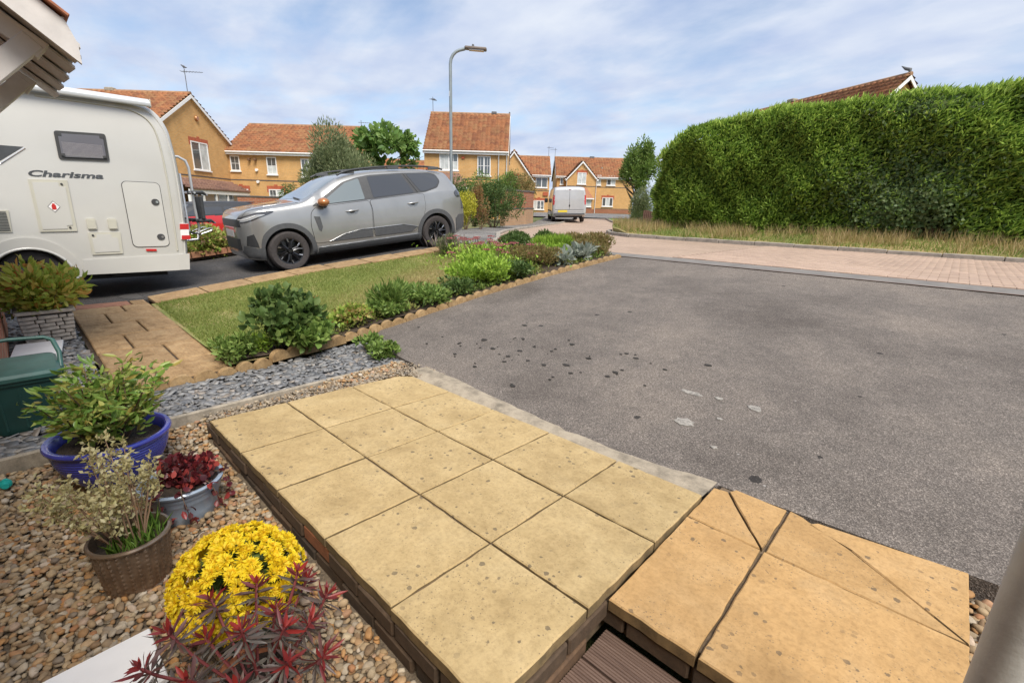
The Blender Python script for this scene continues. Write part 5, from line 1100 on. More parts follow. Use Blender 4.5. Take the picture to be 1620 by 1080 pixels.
for s in (-1, 1):
    SR.panel('window_band', chamfered([(1.32, 1.1), (3.36, 1.12), (3.28, 1.33), (1.95, 1.345), (1.7, 1.28)], .05), M_BLKPL, red, 'y', s, off=.004); SR.panel('window', chamfered([(1.45, 1.12), (2.45, 1.13), (2.45, 1.31), (1.95, 1.315), (1.75, 1.26)], .03), M_PRIV, red, 'y', s, off=.01); SR.panel('window', chamfered([(2.52, 1.13), (3.2, 1.14), (3.15, 1.29), (2.52, 1.31)], .03), M_PRIV, red, 'y', s, off=.01)
    SR.panel('tail_light', curve([(3.45, .80), (3.72, .78), (3.72, .93), (3.45, .95)], 4), M_REDL, red, 'y', s, off=.012, cuts=.04); SR.line('tail_light_ring', curve([(3.43, .79), (3.73, .77), (3.73, .94), (3.43, .96)], 4), .012, M_CHROME, red, 'y', s, closed=True)
    for x in (.72, 3.2): wheel('wheel', red, (x, s*.79, .3), s, .3, .18, 5, .2)
    MB().box((1.5, s*.93, 1.05), (.12, .17, .12), ch=.03).build('door_mirror', M_RED, red, 40)
SR.panel('roof_panel', chamfered([(1.8, -.56), (3.38, -.52), (3.38, .52), (1.8, .56)], .08), M_BLKPL, red, 'z', 1, off=.008); SR.panel('windscreen', chamfered([(1.2, -.62), (1.76, -.54), (1.76, .54), (1.2, .62)], .05), M_PRIV, red, 'z', 1, off=.004)
SR.panel('rear_window', chamfered(rect(-.45, 1.05, .45, 1.33), .06), M_PRIV, red, 'x', 1, off=.006); MB().box((3.42, 0, 1.385), (.2, 1.0, .025), ch=.008).build('spoiler', M_BLKPL, red)
# ================================================================== HOUSES
def camxy(cx, D):
    """ground point at lateral offset cx and distance D along the street axis"""
    cx = cx-.0105*D; D = D*1.06; return (math.cos(YAW)*cx-math.sin(YAW)*D, math.sin(YAW)*cx+math.cos(YAW)*D)
def tilemat(name, cols):
    t = NT(name); v = t.pos(True); f = t.noise(v, 1.1, 6, .7); g = t.noise(v, 7, 5, .7)
    a = t.n('ShaderNodeAttribute', attribute_name='rnd'); c = t.ramp(a.outputs['Fac'], cols)
    c = t.mix(.6, c, t.ramp(f, [(.3, (.66, .64, .6)), (.7, (1.2, 1.16, 1.1))]), 'MULTIPLY'); c = t.mix(.6, c, t.ramp(g, [(.3, (.6, .58, .55)), (.7, (1.2, 1.18, 1.12))]), 'MULTIPLY')
    t.base(c); t.set(Roughness=.88); return t.m
M_TILE = tilemat('roof_tile', [(.30, .12, .055), (.40, .175, .08), (.24, .095, .05), (.36, .19, .09), (.30, .125, .065)]); M_TILEB = tilemat('brown_tile', [(.22, .125, .09), (.28, .16, .12), (.18, .10, .08)])
M_RIDGE = plain('ridge_tile', (.30, .17, .09), .9, 0, .3, 3); M_LEAD = plain('lead', (.12, .12, .125), .6)
def tiles(name, o, u, v, mat, parent, tw=.30, tl=.32):
    """rows of pantiles: o top corner, u along the ridge, v down the slope"""
    o, u, v = Vector(o), Vector(u), Vector(v); n = u.cross(v).normalized(); n = n if n.z > 0 else -n
    nu = max(1, round(u.length/tw)); nv = max(1, round(v.length/tl)); cu = nu*4+1; V = []; rn = []
    wave = [0, .05, .065, .02]; rr_ = RNG.uniform(0, 1, (nv, nu+1))
    for r in range(nv):
        for e in (0, 1):
            for c in range(cu):
                p = o+u*(c/(cu-1))+v*((r+e)/nv)+n*(wave[c % 4]+(-.01 if e == 0 else .1)); V.append(p); rn.append(rr_[r, min(c//4, nu)])
    F = [(r*2*cu+c, r*2*cu+c+1, (r*2+1)*cu+c+1, (r*2+1)*cu+c) for r in range(nv) for c in range(cu-1)]+[((r*2+1)*cu+c, (r*2+1)*cu+c+1, (r*2+2)*cu+c+1, (r*2+2)*cu+c) for r in range(nv-1) for c in range(cu-1)]
    e = (nv*2-1)*cu; b = len(V); V += [o+u*(c/(cu-1))+v-n*.02 for c in range(cu)]; rn += [.5]*cu; F += [(e+c, e+c+1, b+c+1, b+c) for c in range(cu-1)]
    me = mesh_np(name, np.array([tuple(p) for p in V]), F, mat, rn); return link(name, me, parent)
class House:
    def __init__(s, name, label, loc, rz): s.t = thing(name, label, 'house', loc, rz)
    def gabled(s, x0, x1, y0, y1, ze, zr, axis='x', wall=None, over=.25, verge=.15, tm=None, z0=-.4, barge=True, gut=True):
        """rectangular block with a pitched roof; ridge along axis"""
        wall = wall or M_BRICKY; tm = tm or M_TILE; t = s.t
        if axis == 'x': f = lambda a, b, z: (a, b, z); a0, a1, b0, b1 = x0, x1, y0, y1
        else: f = lambda a, b, z: (b, a, z); a0, a1, b0, b1 = y0, y1, x0, x1
        bm_ = (b0+b1)/2; hw = (b1-b0)/2; sl_ = (zr-ze)/hw
        V = [f(a, b, z) for a in (a0, a1) for b, z in ((b0, z0), (b1, z0), (b1, ze), (bm_, zr-.06), (b0, ze))]
        MB().add(V, [(0, 1, 2, 3, 4), (9, 8, 7, 6, 5), (0, 5, 6, 1), (1, 6, 7, 2), (0, 4, 9, 5), (2, 7, 8, 3), (3, 8, 9, 4)]).build('wall', wall, t)
        for sg in (-1, 1):
            be = bm_+sg*(hw+over); ze_ = ze-over*sl_
            tiles('roof_slope', f(a0-verge, bm_, zr+.02), Vector(f(a1+verge, 0, 0))-Vector(f(a0-verge, 0, 0)), Vector(f(0, be, ze_+.02))-Vector(f(0, bm_, zr+.02)), tm, t)
            fy = be-sg*.03
            MB().add([f(a, b, z) for a in (a0-verge+.02, a1+verge-.02) for b, z in ((fy-.02, ze_-.16), (fy+.02, ze_-.16), (fy+.02, ze_+.02), (fy-.02, ze_+.02))], [(0, 1, 2, 3), (7, 6, 5, 4), (0, 4, 5, 1), (1, 5, 6, 2), (2, 6, 7, 3), (3, 7, 4, 0)]).build('fascia', M_WHITE, t)
            MB().add([f(a, b, z) for a in (a0-verge+.03, a1+verge-.03) for b, z in ((bm_+sg*(hw-.05), ze_-.14), (fy, ze_-.14), (fy, ze_-.12), (bm_+sg*(hw-.05), ze_-.12))], [(0, 1, 2, 3), (7, 6, 5, 4), (0, 4, 5, 1), (1, 5, 6, 2), (2, 6, 7, 3), (3, 7, 4, 0)]).build('soffit', M_WHITE, t)
            if gut: MB().tube([f(a0-verge, be+sg*.03, ze_), f(a1+verge, be+sg*.03, ze_)], .05, 8).build('gutter', M_WHITE, t, 60)
            if barge:
                for aa in (a0-verge, a1+verge):
                    MB().add([f(aa+q, b, z) for q in (-.015, .02) for b, z in ((bm_, zr-.03), (be, ze_-.03), (be, ze_-.2), (bm_, zr-.22))], [(0, 1, 2, 3), (7, 6, 5, 4), (0, 4, 5, 1), (1, 5, 6, 2), (2, 6, 7, 3), (3, 7, 4, 0)]).build('bargeboard', M_WHITE, t)
        MB().tube([f(a0-verge, bm_, zr+.03), f(a1+verge, bm_, zr+.03)], .10, 8).build('ridge_tiles', M_RIDGE, t, 60)
    def face(s, o, d, up=(0, 0, 1)):
        """local frame on a wall: returns P(u,v,h) with h outward"""
        o, d = Vector(o), Vector(d).normalized(); n = d.cross(Vector(up)); return lambda u, v, h=0: o+d*u+Vector(up)*v+n*h
    def window(s, P, u, v, w_, h, cols=2, rows=1, lint=None, sill=True, nm='window', dark=.0):
        """white framed window with recessed panes; P from face(), (u,v) lower left"""
        fr = bpy.data.objects.new(nm, None); COL.objects.link(fr); fr.parent = s.t
        b = MB(); bw = .06
        def bar(a0, b0, a1, b1, h0=-.02, h1=.035): b.add([P(a, c, e) for e in (h0, h1) for a, c in ((a0, b0), (a1, b0), (a1, b1), (a0, b1))], [(0, 1, 2, 3), (7, 6, 5, 4), (0, 4, 5, 1), (1, 5, 6, 2), (2, 6, 7, 3), (3, 7, 4, 0)])
        bar(u, v, u+w_, v+bw); bar(u, v+h-bw, u+w_, v+h); bar(u, v+bw, u+bw, v+h-bw); bar(u+w_-bw, v+bw, u+w_, v+h-bw)
        for i in range(1, cols): x = u+w_*i/cols; bar(x-.04, v+bw, x+.04, v+h-bw)
        b.build('frame', M_WHITE, fr)
        for i in range(cols):
            a0 = u+w_*i/cols+.04; a1 = u+w_*(i+1)/cols-.04
            for r in range(rows):
                c0 = v+bw+(h-2*bw)*r/rows+.012; c1 = v+bw+(h-2*bw)*(r+1)/rows-.012
                MB().quad(P(a0, c0, .006), P(a1, c0, .006), P(a1, c1, .006), P(a0, c1, .006)).build('pane', M_PANE if random.random() > .35 else M_NET, fr)
            if rows > 1:
                g = MB()
                for r in range(1, rows): c = v+bw+(h-2*bw)*r/rows; g.add([P(a0, c-.012, .012), P(a1, c-.012, .012), P(a1, c+.012, .012), P(a0, c+.012, .012)], [(0, 1, 2, 3)])
                x = (a0+a1)/2; g.add([P(x-.012, v+bw, .013), P(x+.012, v+bw, .013), P(x+.012, v+h-bw, .013), P(x-.012, v+h-bw, .013)], [(0, 1, 2, 3)]); g.build('glazing_bar', M_WHITE, fr)
        if sill: b = MB(); bar(u-.06, v-.07, u+w_+.06, v, -.02, .09); b.build('sill', M_WHITE, fr)
        if lint:
            b = MB(); bar(u-.12, v+h+.01, u+w_+.12, v+h+.22, -.02, .012); bar(u-.12, v+h-.2, u-.005, v+h+.005, -.02, .0125); bar(u+w_+.005, v+h-.2, u+w_+.12, v+h+.005, -.02, .0125); bar(u+w_/2-.12, v+h+.225, u+w_/2+.12, v+h+.31, -.02, .0125); b.build('brick_lintel', lint, fr)
        return fr
    def band(s, P, u0, u1, v, h, mat, nm='string_course', out=.012):
        MB().add([P(a, c, e) for e in (-.02, out) for a, c in ((u0, v), (u1, v), (u1, v+h), (u0, v+h))], [(0, 1, 2, 3), (7, 6, 5, 4), (0, 4, 5, 1), (1, 5, 6, 2), (2, 6, 7, 3), (3, 7, 4, 0)]).build(nm, mat, s.t)
    def pipe(s, P, u, v0, v1, mat=None): MB().tube([P(u, v0, .06), P(u, v1-.2, .06), P(u, v1, .2)], .035, 8).build('drainpipe', mat or M_WHITE, s.t, 60)
    def aerial(s, p, h=1.2, ln=.9, az=0.3):
        a = bpy.data.objects.new('aerial', None); COL.objects.link(a); a.parent = s.t; a.location = p
        MB().tube([(0, 0, 0), (0, 0, h)], .02, 6).build('mast', M_LEAD, a); d = Vector((math.cos(az), math.sin(az), 0)); n = Vector((-d.y, d.x, 0))
        MB().tube([d*-.2+Vector((0, 0, h-.15)), d*ln+Vector((0, 0, h-.15))], .014, 6).build('boom', M_LEAD, a)
        for i in range(7): q = d*(-.15+ln*i/6)+Vector((0, 0, h-.15)); MB().tube([q-n*(.22-.02*i), q+n*(.22-.02*i)], .009, 5).build('element', M_LEAD, a)
M_PANE = glassmat('house_pane', (.09, .10, .105), .05); M_NET = plain('net_curtain', (.52, .54, .52), .5, 0, .25, 3, coat=.6)
M_LINT = plain('red_lintel', (.40, .10, .045), .85, 0, .25, 9); M_BAND = plain('dark_band', (.10, .085, .075), .85, 0, .2, 6); M_PINKW = M_WHITE

# --- L shaped house on the left: local x to the right along the street axis, y away from the viewer
J = camxy(-18.99, 31); Z0 = -.55
h1 = House('brick_house', 'buff brick house with a big gable wing behind the motorhome and red car', (J[0], J[1], Z0), YAW); zz = lambda z: z-Z0
h1.gabled(0, 8.0, .15, 7.0, zz(4.55), zz(6.6), 'x', z0=0); h1.gabled(-8, .0, -6.6, .55, zz(4.95), zz(7.2), 'x', z0=0)
Pw = h1.face((0, .15, 0), (1, 0, 0)); Pg = h1.face((0, -6.6, 0), (0, 1, 0))
h1.window(Pw, .12, zz(3.22), .62, .95, 1, 2); h1.window(Pw, 2.55, zz(3.05), .66, 1.1, 1, 2); h1.window(Pw, 4.85, zz(2.95), 1.0, 1.15, 2, 2); h1.window(Pw, .15, zz(1.35), .95, .72, 2, 2, M_LINT); h1.window(Pw, 2.5, zz(1.3), 1.0, .8, 2, 2, M_LINT)
h1.band(Pw, 0.02, 8.0, zz(2.62), .07, M_BAND); h1.band(Pg, 0, 6.72, zz(2.62), .07, M_BAND)
h1.window(Pg, 3.1, zz(3.02), 1.55, 1.6, 2, 1, M_LINT)
MB().lathe([(0, 0), (.16, 0), (.16, .03), (.12, .1), (0, .1)], 14, (0.02, -2.65, zz(5.95)), axis='x').build('alarm_box', M_ORANGE, h1.t, 40)
for x in (1.45, 1.85): MB().box((x, .02, zz(3.95)), (.12, .22, .16), ch=.02).build('bird_box', plain('bird_box', (.16, .08, .04), .8) if 'bird_box' not in MATS else MATS['bird_box'], h1.t)
for z in (3.3, 2.55): MB().lathe([(0, 0), (.09, 0), (.09, -.12), (0, -.12)], 12, (1.85, .14, zz(z)), axis='y').build('wall_lamp', M_WHITE, h1.t, 40)
tiles('porch_roof', (0.05, -6.2, zz(2.45)), (0, 6.0, 0), (1.35, 0, -.62), M_TILEB, h1.t); MB().box((1.32, -3.2, zz(1.72)), (.06, 6.0, .22)).build('porch_fascia', M_WHITE, h1.t); MB().box((1.25, -3.2, zz(.2)), (.1, 5.9, .9)).build('porch_wall', M_BRICKY, h1.t)
for i in range(6): MB().box((1.25, -6.1+1.16*i, zz(1.1)), (.12, .12, 1.05)).build('porch_post', M_WHITE, h1.t)
for i in range(5): MB().box((1.24, -5.52+1.16*i, zz(1.12)), (.03, 1.04, .98)).build('porch_glass', M_PANE, h1.t)
h1.aerial((.0, -3.05, zz(7.25)), 1.25, 1.0, .1); h1.aerial((8.0, 3.5, zz(6.65)), .45, .9, .2); MB().box((-4.5, -3.05, zz(7.3)), (.5, .35, .22), ch=.04).build('roof_vent', M_CONC, h1.t)
# --- tall house in the middle
K = camxy(-5.65, 30); h2 = House('brick_house', 'buff brick house with a tall orange tiled roof behind the street lamp', (K[0], K[1], 0), YAW)
h2.gabled(0, 5.36, 0, 6.2, 4.85, 7.42, 'x', z0=0, over=.2, verge=.05); P2 = h2.face((0, 0, 0), (1, 0, 0))
h2.window(P2, .98, 3.55, 1.2, 1.05, 2, 2); h2.window(P2, 3.42, 3.28, .85, 1.18, 2, 2); h2.band(P2, 0, 5.36, 3.0, .07, M_BAND); h2.pipe(P2, 4.78, 0, 4.6); h2.pipe(P2, 5.3, 0, 4.6)
MB().box((2.5, -.03, 4.33), (.2, .06, .14)).build('wall_vent', M_LINT, h2.t); MB().box((.15, -.03, 3.62), (.12, .06, .12)).build('wall_vent', M_LINT, h2.t)
h2.aerial((.1, 3.1, 7.45), 1.0, .5, 1.2); MB().box((4.3, 3.1, 7.55), (.35, .25, .18), ch=.03).build('roof_vent', M_LEAD, h2.t); MB().lathe([(.06, 0), (.05, .12), (.0, .16)], 10, (5.36, 3.1, 7.5)).build('finial', M_LEAD, h2.t)
ga = camxy(-4.05, 25.5); gr_ = House('garage', 'low garage with a brown tiled gable roof behind the tall shrubs', (ga[0], ga[1], .4), YAW+.35); gr_.gabled(-1.0, 1.5, 0, 4, 1.95, 2.75, 'x', tm=M_TILEB, z0=0, over=.15)
# --- gabled pair far off
K = camxy(-.9, 47); h3 = House('brick_house', 'far buff brick house with a white trimmed front gable left of the van', (K[0], K[1], .7), YAW); q = lambda z: z-.7
h3.gabled(-1, 4.75, 0, 6.5, q(4.75), q(6.7), 'x', z0=0); h3.gabled(-.9, 3.1, -1.2, 3, q(4.1), q(6.75), 'y', z0=0, barge=True, over=.1); P3 = h3.face((0, 0, 0), (1, 0, 0)); Pf3 = h3.face((0, -1.2, 0), (1, 0, 0))
h3.window(P3, 3.35, q(3.45), 1.2, 1.0, 2, 1); h3.window(P3, 3.2, q(1.3), 1.1, .9, 3, 1, M_LINT); h3.band(P3, 3.1, 4.75, q(3.1), .08, M_BAND); h3.window(Pf3, .5, q(3.3), 1.0, 1.1, 2, 1, M_LINT); MB().box((4.4, -.05, q(2.85)), (.5, .1, .35)).build('wall_box', M_LINT, h3.t)
h3.aerial((4.75, 3.2, q(6.7)), 1.1, .5, .2)
K = camxy(5.05, 51.5); Z4 = 1.0; h4 = House('brick_house', 'far buff brick house with a front gable and hipped bay roof behind the van', (K[0], K[1], Z4), YAW)
q = lambda z: z-Z4
h4.gabled(0, 8.6, 0, 6.4, q(5.05), q(7.2), 'x', z0=0, over=.25); h4.gabled(1.0, 4.3, -.9, 3, q(4.72), q(6.5), 'y', z0=0, over=.12); P4 = h4.face((0, 0, 0), (1, 0, 0)); Pf4 = h4.face((1.0, -.9, 0), (1, 0, 0))
h4.window(Pf4, 1.15, q(4.1), .95, 1.2, 2, 1, M_LINT); h4.window(P4, 4.4, q(4.1), .5, 1.05, 1, 1); h4.window(P4, 5.55, q(4.1), .95, 1.0, 2, 1); h4.window(P4, 5.2, q(1.85), 1.2, .95, 3, 1, M_LINT); h4.window(P4, .35, q(4.05), .35, .9, 1, 1)
h4.band(Pf4, 0, 3.3, q(3.85), .07, M_BAND); h4.band(P4, 4.3, 8.6, q(3.85), .07, M_BAND); h4.band(P4, 4.3, 8.6, q(1.55), .07, M_BAND); h4.band(P4, 4.3, 8.6, 0.0, .52, M_BRICKR, 'plinth', .02); h4.band(Pf4, 0, 3.3, 0.0, .52, M_BRICKR, 'plinth', .02); h4.pipe(Pf4, 3.25, 0, q(4.7)); h4.pipe(Pf4, .0, q(2.2), q(4.7))
bay = MB(); bay.add([(1.35, -.92, q(2.75)), (3.95, -.92, q(2.75)), (3.95, -1.75, q(2.62)), (1.35, -1.75, q(2.62)), (2.0, -.92, q(3.75)), (3.2, -.92, q(3.75))], [(3, 2, 5, 4), (0, 3, 4), (1, 5, 2), (0, 1, 2, 3)]); bay.build('bay_roof', plain('bay_tile', (.34, .15, .08), .9, 0, .3, 12), h4.t)
MB().box((2.65, -1.3, q(2.58)), (2.7, .95, .12)).build('bay_fascia', M_WHITE, h4.t); MB().box((2.65, -1.2, q(1.4)), (2.4, .55, .8)).build('bay_wall', M_BRICKR, h4.t); Pb = h4.face((1.45, -1.48, 0), (1, 0, 0)); h4.window(Pb, .1, q(1.75), 2.2, .75, 4, 1, None)
MB().lathe([(.12, 0), (.12, .35), (.0, .36)], 10, (5.1, 1.3, q(5.75))).build('flue', M_CONC, h4.t, 40); h4.aerial((-.1, 3.2, q(7.2)), 1.0, .6, 2.8); MB().box((4.2, 3.2, q(7.3)), (.5, .35, .2)).build('roof_vent', M_LEAD, h4.t)
# --- house behind the hedge: only its peak clears the leaves
D6 = 22; cx6 = (1431-810)/733*D6; K = camxy(cx6, D6*1.055); h5 = House('brick_house', 'house peak with orange tiles rising above the long hedge', (K[0], K[1], .7), YAW+R_(17)); q = lambda z: z-.7
h5.gabled(-3.4, 3.4, .2, 9, q(4.9), q(7.82), 'y', z0=0, verge=.3, over=.3)
MB().tube([(0, .0, q(7.9)), (0, .02, q(8.05)), (-.04, .2, q(8.12)), (-.05, .42, q(8.28))], [.05, .08, .07, .015], 8).build('finial', M_LEAD, h5.t, 50); MB().box((0, 6.6, q(7.95)), (.4, .5, .2), ch=.04).build('roof_vent', M_CONC, h5.t)
# red tiled roof beyond the fig tree
K = camxy(-10.6, 34); h6 = House('brick_house', 'red tiled house glimpsed between the olive bush and the fig tree', (K[0], K[1], -.2), YAW+.25); h6.gabled(0, 4.2, 0, 5, 3.4, 4.9, 'x', z0=0)
# garden walls
def gwall(name, label, pts, z0f, h, th, mat, cap):
    t = thing(name, label, 'wall', (pts[0][0], pts[0][1], z0f(*pts[0])))
    for i, ((a, b), (c, d)) in enumerate(zip(pts[:-1], pts[1:])):
        l = math.hypot(c-a, d-b); z = min(z0f(a, b), z0f(c, d)); o = MB().box((l/2, 0, h/2-.2), (l, th, h+.4)).build('wall_panel', mat, t); o.location = (a-pts[0][0], b-pts[0][1], z-z0f(*pts[0])); o.rotation_euler = (0, 0, math.atan2(d-b, c-a))
        o2 = MB().box((l/2, 0, h+.035), (l+.02, th+.06, .07), ch=.01).build('coping', cap, t); o2.location = o.location; o2.rotation_euler = o.rotation_euler
        if name == 'boundary_wall':
            o3 = MB().box((l/2, 0, h*.5), (l+.01, th+.02, .07)).build('string_course', M_BAND, t); o3.location = o.location; o3.rotation_euler = o.rotation_euler
            o4 = MB().box((l/2, 0, h*.5-.9), (l+.006, th+.012, 1.7)).build('lower_panel', M_WEATH, t); o4.location = o.location; o4.rotation_euler = o.rotation_euler
M_WEATH = wallbrick('weathered_brick', (.42, .24, .13), (.36, .19, .10), (.34, .26, .17))
gwall('boundary_wall', 'curved red brick boundary wall at the pavement corner left of the van', [(-15.35, 15.6), (-15.6, 16.6), (-16.0, 17.8), (-16.6, 19.0), (-17.6, 20.1)], Gf, 1.55, .23, M_BRICKR, M_BAND)
a = camxy(-13.2, 22); b = camxy(-8.6, 23.5); gwall('garden_wall', 'red brick garden wall beyond the grey car bonnet', [a, b], lambda x, y: -.3, 1.75, .23, M_BRICKR, M_BAND)
# street lamp
lp = thing('street_lamp', 'tall grey street lamp with a curved arm above the grey car', 'street lamp', (-11.55, 9.5, Gf(-11.55, 9.5)))
M_GALV = plain('galvanised', (.30, .335, .34), .5, .5, .12, 4); g0 = Gf(-11.55, 9.5)
MB().tube([(0, 0, 0), (0, 0, 1.2)], .075, 16).build('base', M_GALV, lp, 50)
dr = Vector((math.cos(YAW), math.sin(YAW), 0)); top = 5.12
arm = [Vector((0, 0, 1.2)), Vector((0, 0, top-.45))]+[Vector((0, 0, top-.45))+dr*(.33*(1-math.cos(R_(a))))+Vector((0, 0, .36*math.sin(R_(a)))) for a in (20, 40, 60, 78)]+[Vector((0, 0, top-.06))+dr*.42]
MB().tube(arm, .044, 14).build('column', M_GALV, lp, 60)
hd = MB().box((0, 0, 0), (.62, .2, .07), ch=.02).build('lamp_head', plain('lamp_head', (.20, .16, .13), .5, .2), lp, 40); hd.location = Vector((0, 0, top-.05))+dr*.72; hd.rotation_euler = (0, .05, YAW)
MB().box((.02, 0, -.045), (.42, .15, .02)).build('lens', M_LAMP, hd); MB().lathe([(0, .07), (.03, .07), (.035, .03), (.035, 0)], 12, (-.08, 0, .03)).build('photocell', M_LEAD, hd, 40); MB().box((0, -.046, 3.9), (.02, .004, .14)).build('number_tag', M_WHITE, lp)
# birds on the aerials
M_BIRD = plain('bird_feather', (.10, .10, .105), .8, 0, .3, 20)
def bird(label, p, az):
    b = thing('bird', label, 'bird', p, az); rings = [(-.17, .012, .03), (-.1, .03, .03), (-.03, .06, .06), (.05, .062, .085), (.1, .04, .125), (.13, .034, .15), (.16, .02, .152), (.185, .004, .145)]; V = []
    for x, r, z in rings: V += [(x, r*math.cos(t), z+r*math.sin(t)) for t in np.linspace(0, 6.283, 13)[:-1]]
    MB().add(V, [(i*12+j, i*12+(j+1) % 12, (i+1)*12+(j+1) % 12, (i+1)*12+j) for i in range(7) for j in range(12)]+[tuple(range(12)), tuple(range(84, 96))]).build('body', M_BIRD, b, 70)
    for s in (-1, 1): MB().tube([(.02, s*.02, .03), (.03, s*.02, -.02)], .006, 5).build('leg', M_BIRD, b)
jm = Matrix.Translation((J[0], J[1], Z0)) @ Matrix.Rotation(YAW, 4, 'Z'); bird('grey pigeon perched on the aerial of the gable house at left', jm @ Vector((.0, -3.05, zz(7.25)+1.28)), YAW+math.pi)
# ================================================================== VEGETATION
M_BARK = plain('bark', (.16, .115, .08), .9, 0, .3, 20, .5); M_TWIG = plain('twig', (.14, .09, .055), .85, 0, .25, 15)
L_FIG = leafmat('fig_leaf', [(0.0845, 0.169, 0.0338), (0.144, 0.254, 0.0541), (0.203, 0.312, 0.0761), (0.27, 0.372, 0.118)]); L_OLV = leafmat('olive_leaf', [(0.127, 0.169, 0.0761), (0.195, 0.237, 0.101), (0.254, 0.295, 0.144), (0.321, 0.338, 0.169)])
L_DK = leafmat('dark_leaf', [(0.0507, 0.0929, 0.027), (0.0845, 0.144, 0.0372), (0.127, 0.195, 0.0507), (0.169, 0.237, 0.0761)]); L_MID = leafmat('mid_leaf', [(0.101, 0.169, 0.0372), (0.152, 0.246, 0.0507), (0.22, 0.321, 0.0761), (0.287, 0.372, 0.101)])
L_GOLD = leafmat('golden_leaf', [(0.304, 0.338, 0.0338), (0.507, 0.49, 0.0507), (0.676, 0.608, 0.0845), (0.406, 0.372, 0.0507)]); L_RUS = leafmat('rusty_leaf', [(0.27, 0.152, 0.0676), (0.389, 0.169, 0.0845), (0.237, 0.22, 0.0676), (0.338, 0.287, 0.118)])
L_TAN = leafmat('tan_leaf', [(0.208, 0.169, 0.0585), (0.312, 0.234, 0.091), (0.169, 0.195, 0.052), (0.364, 0.26, 0.117), (0.26, 0.169, 0.065)]); L_LIME = leafmat('lime_leaf', [(0.203, 0.338, 0.0423), (0.304, 0.473, 0.0592), (0.406, 0.558, 0.0845), (0.254, 0.389, 0.0507)])
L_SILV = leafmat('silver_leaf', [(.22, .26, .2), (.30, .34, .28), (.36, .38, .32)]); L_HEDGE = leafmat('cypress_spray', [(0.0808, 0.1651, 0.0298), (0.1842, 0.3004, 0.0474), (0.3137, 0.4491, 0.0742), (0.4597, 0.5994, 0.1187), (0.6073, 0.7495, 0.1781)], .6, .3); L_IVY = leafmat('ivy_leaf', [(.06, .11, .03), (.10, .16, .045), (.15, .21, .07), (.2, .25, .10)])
L_PHO = leafmat('photinia_leaf', [(0, (.30, .42, .07)), (.4, (.52, .60, .11)), (.7, (.66, .64, .16)), (.88, (.70, .52, .14)), (.97, (.68, .32, .09)), (1, (.6, .2, .08))], .35, .5); L_NAN = leafmat('nandina_leaf', [(0.101, 0.195, 0.0338), (0.169, 0.287, 0.0507), (0.27, 0.389, 0.0845), (0.406, 0.473, 0.135), (0.439, 0.338, 0.0845)], .35)
L_HYD = leafmat('hydrangea_leaf', [(0.169, 0.287, 0.0423), (0.287, 0.406, 0.0676), (0.406, 0.439, 0.101), (0.507, 0.338, 0.152), (0.237, 0.338, 0.0507)]); L_RED = leafmat('red_leaf', [(0, (.07, .015, .02)), (.4, (.14, .022, .028)), (.6, (.09, .05, .05)), (.8, (.34, .045, .045)), (1, (.45, .09, .07))], .3); L_EUP = leafmat('spurge_leaf', [(0, (.28, .03, .025)), (.25, (.17, .035, .04)), (.5, (.115, .085, .075)), (.8, (.15, .135, .11)), (1, (.24, .05, .04))], .4, .2)
F_PINK = leafmat('pink_flower', [(.40, .13, .13), (.50, .2, .19), (.34, .09, .10)]); F_RED = leafmat('scarlet_flower', [(.5, .06, .02), (.55, .16, .04)]); F_YEL = leafmat('yellow_petal', [(0, (.85, .62, .015)), (.6, (.9, .72, .03)), (.9, (.9, .75, .06)), (1, (.82, .48, .015))], .6, .35); F_CREAM = leafmat('seed_head', [(.42, .36, .17), (.55, .50, .29), (.48, .44, .2), (.36, .29, .14)]); F_LAV = leafmat('dry_stalk', [(.42, .34, .25), (.36, .3, .29), (.48, .4, .3)])
def limb(p0, d, ln, n=5, wob=.15):
    p = Vector(p0); d = Vector(d).normalized(); out = [p.copy()]
    for i in range(n): d = (d+Vector((random.uniform(-wob, wob), random.uniform(-wob, wob), random.uniform(-wob*.5, wob)))).normalized(); p = p+d*(ln/n); out.append(p.copy())
    return out
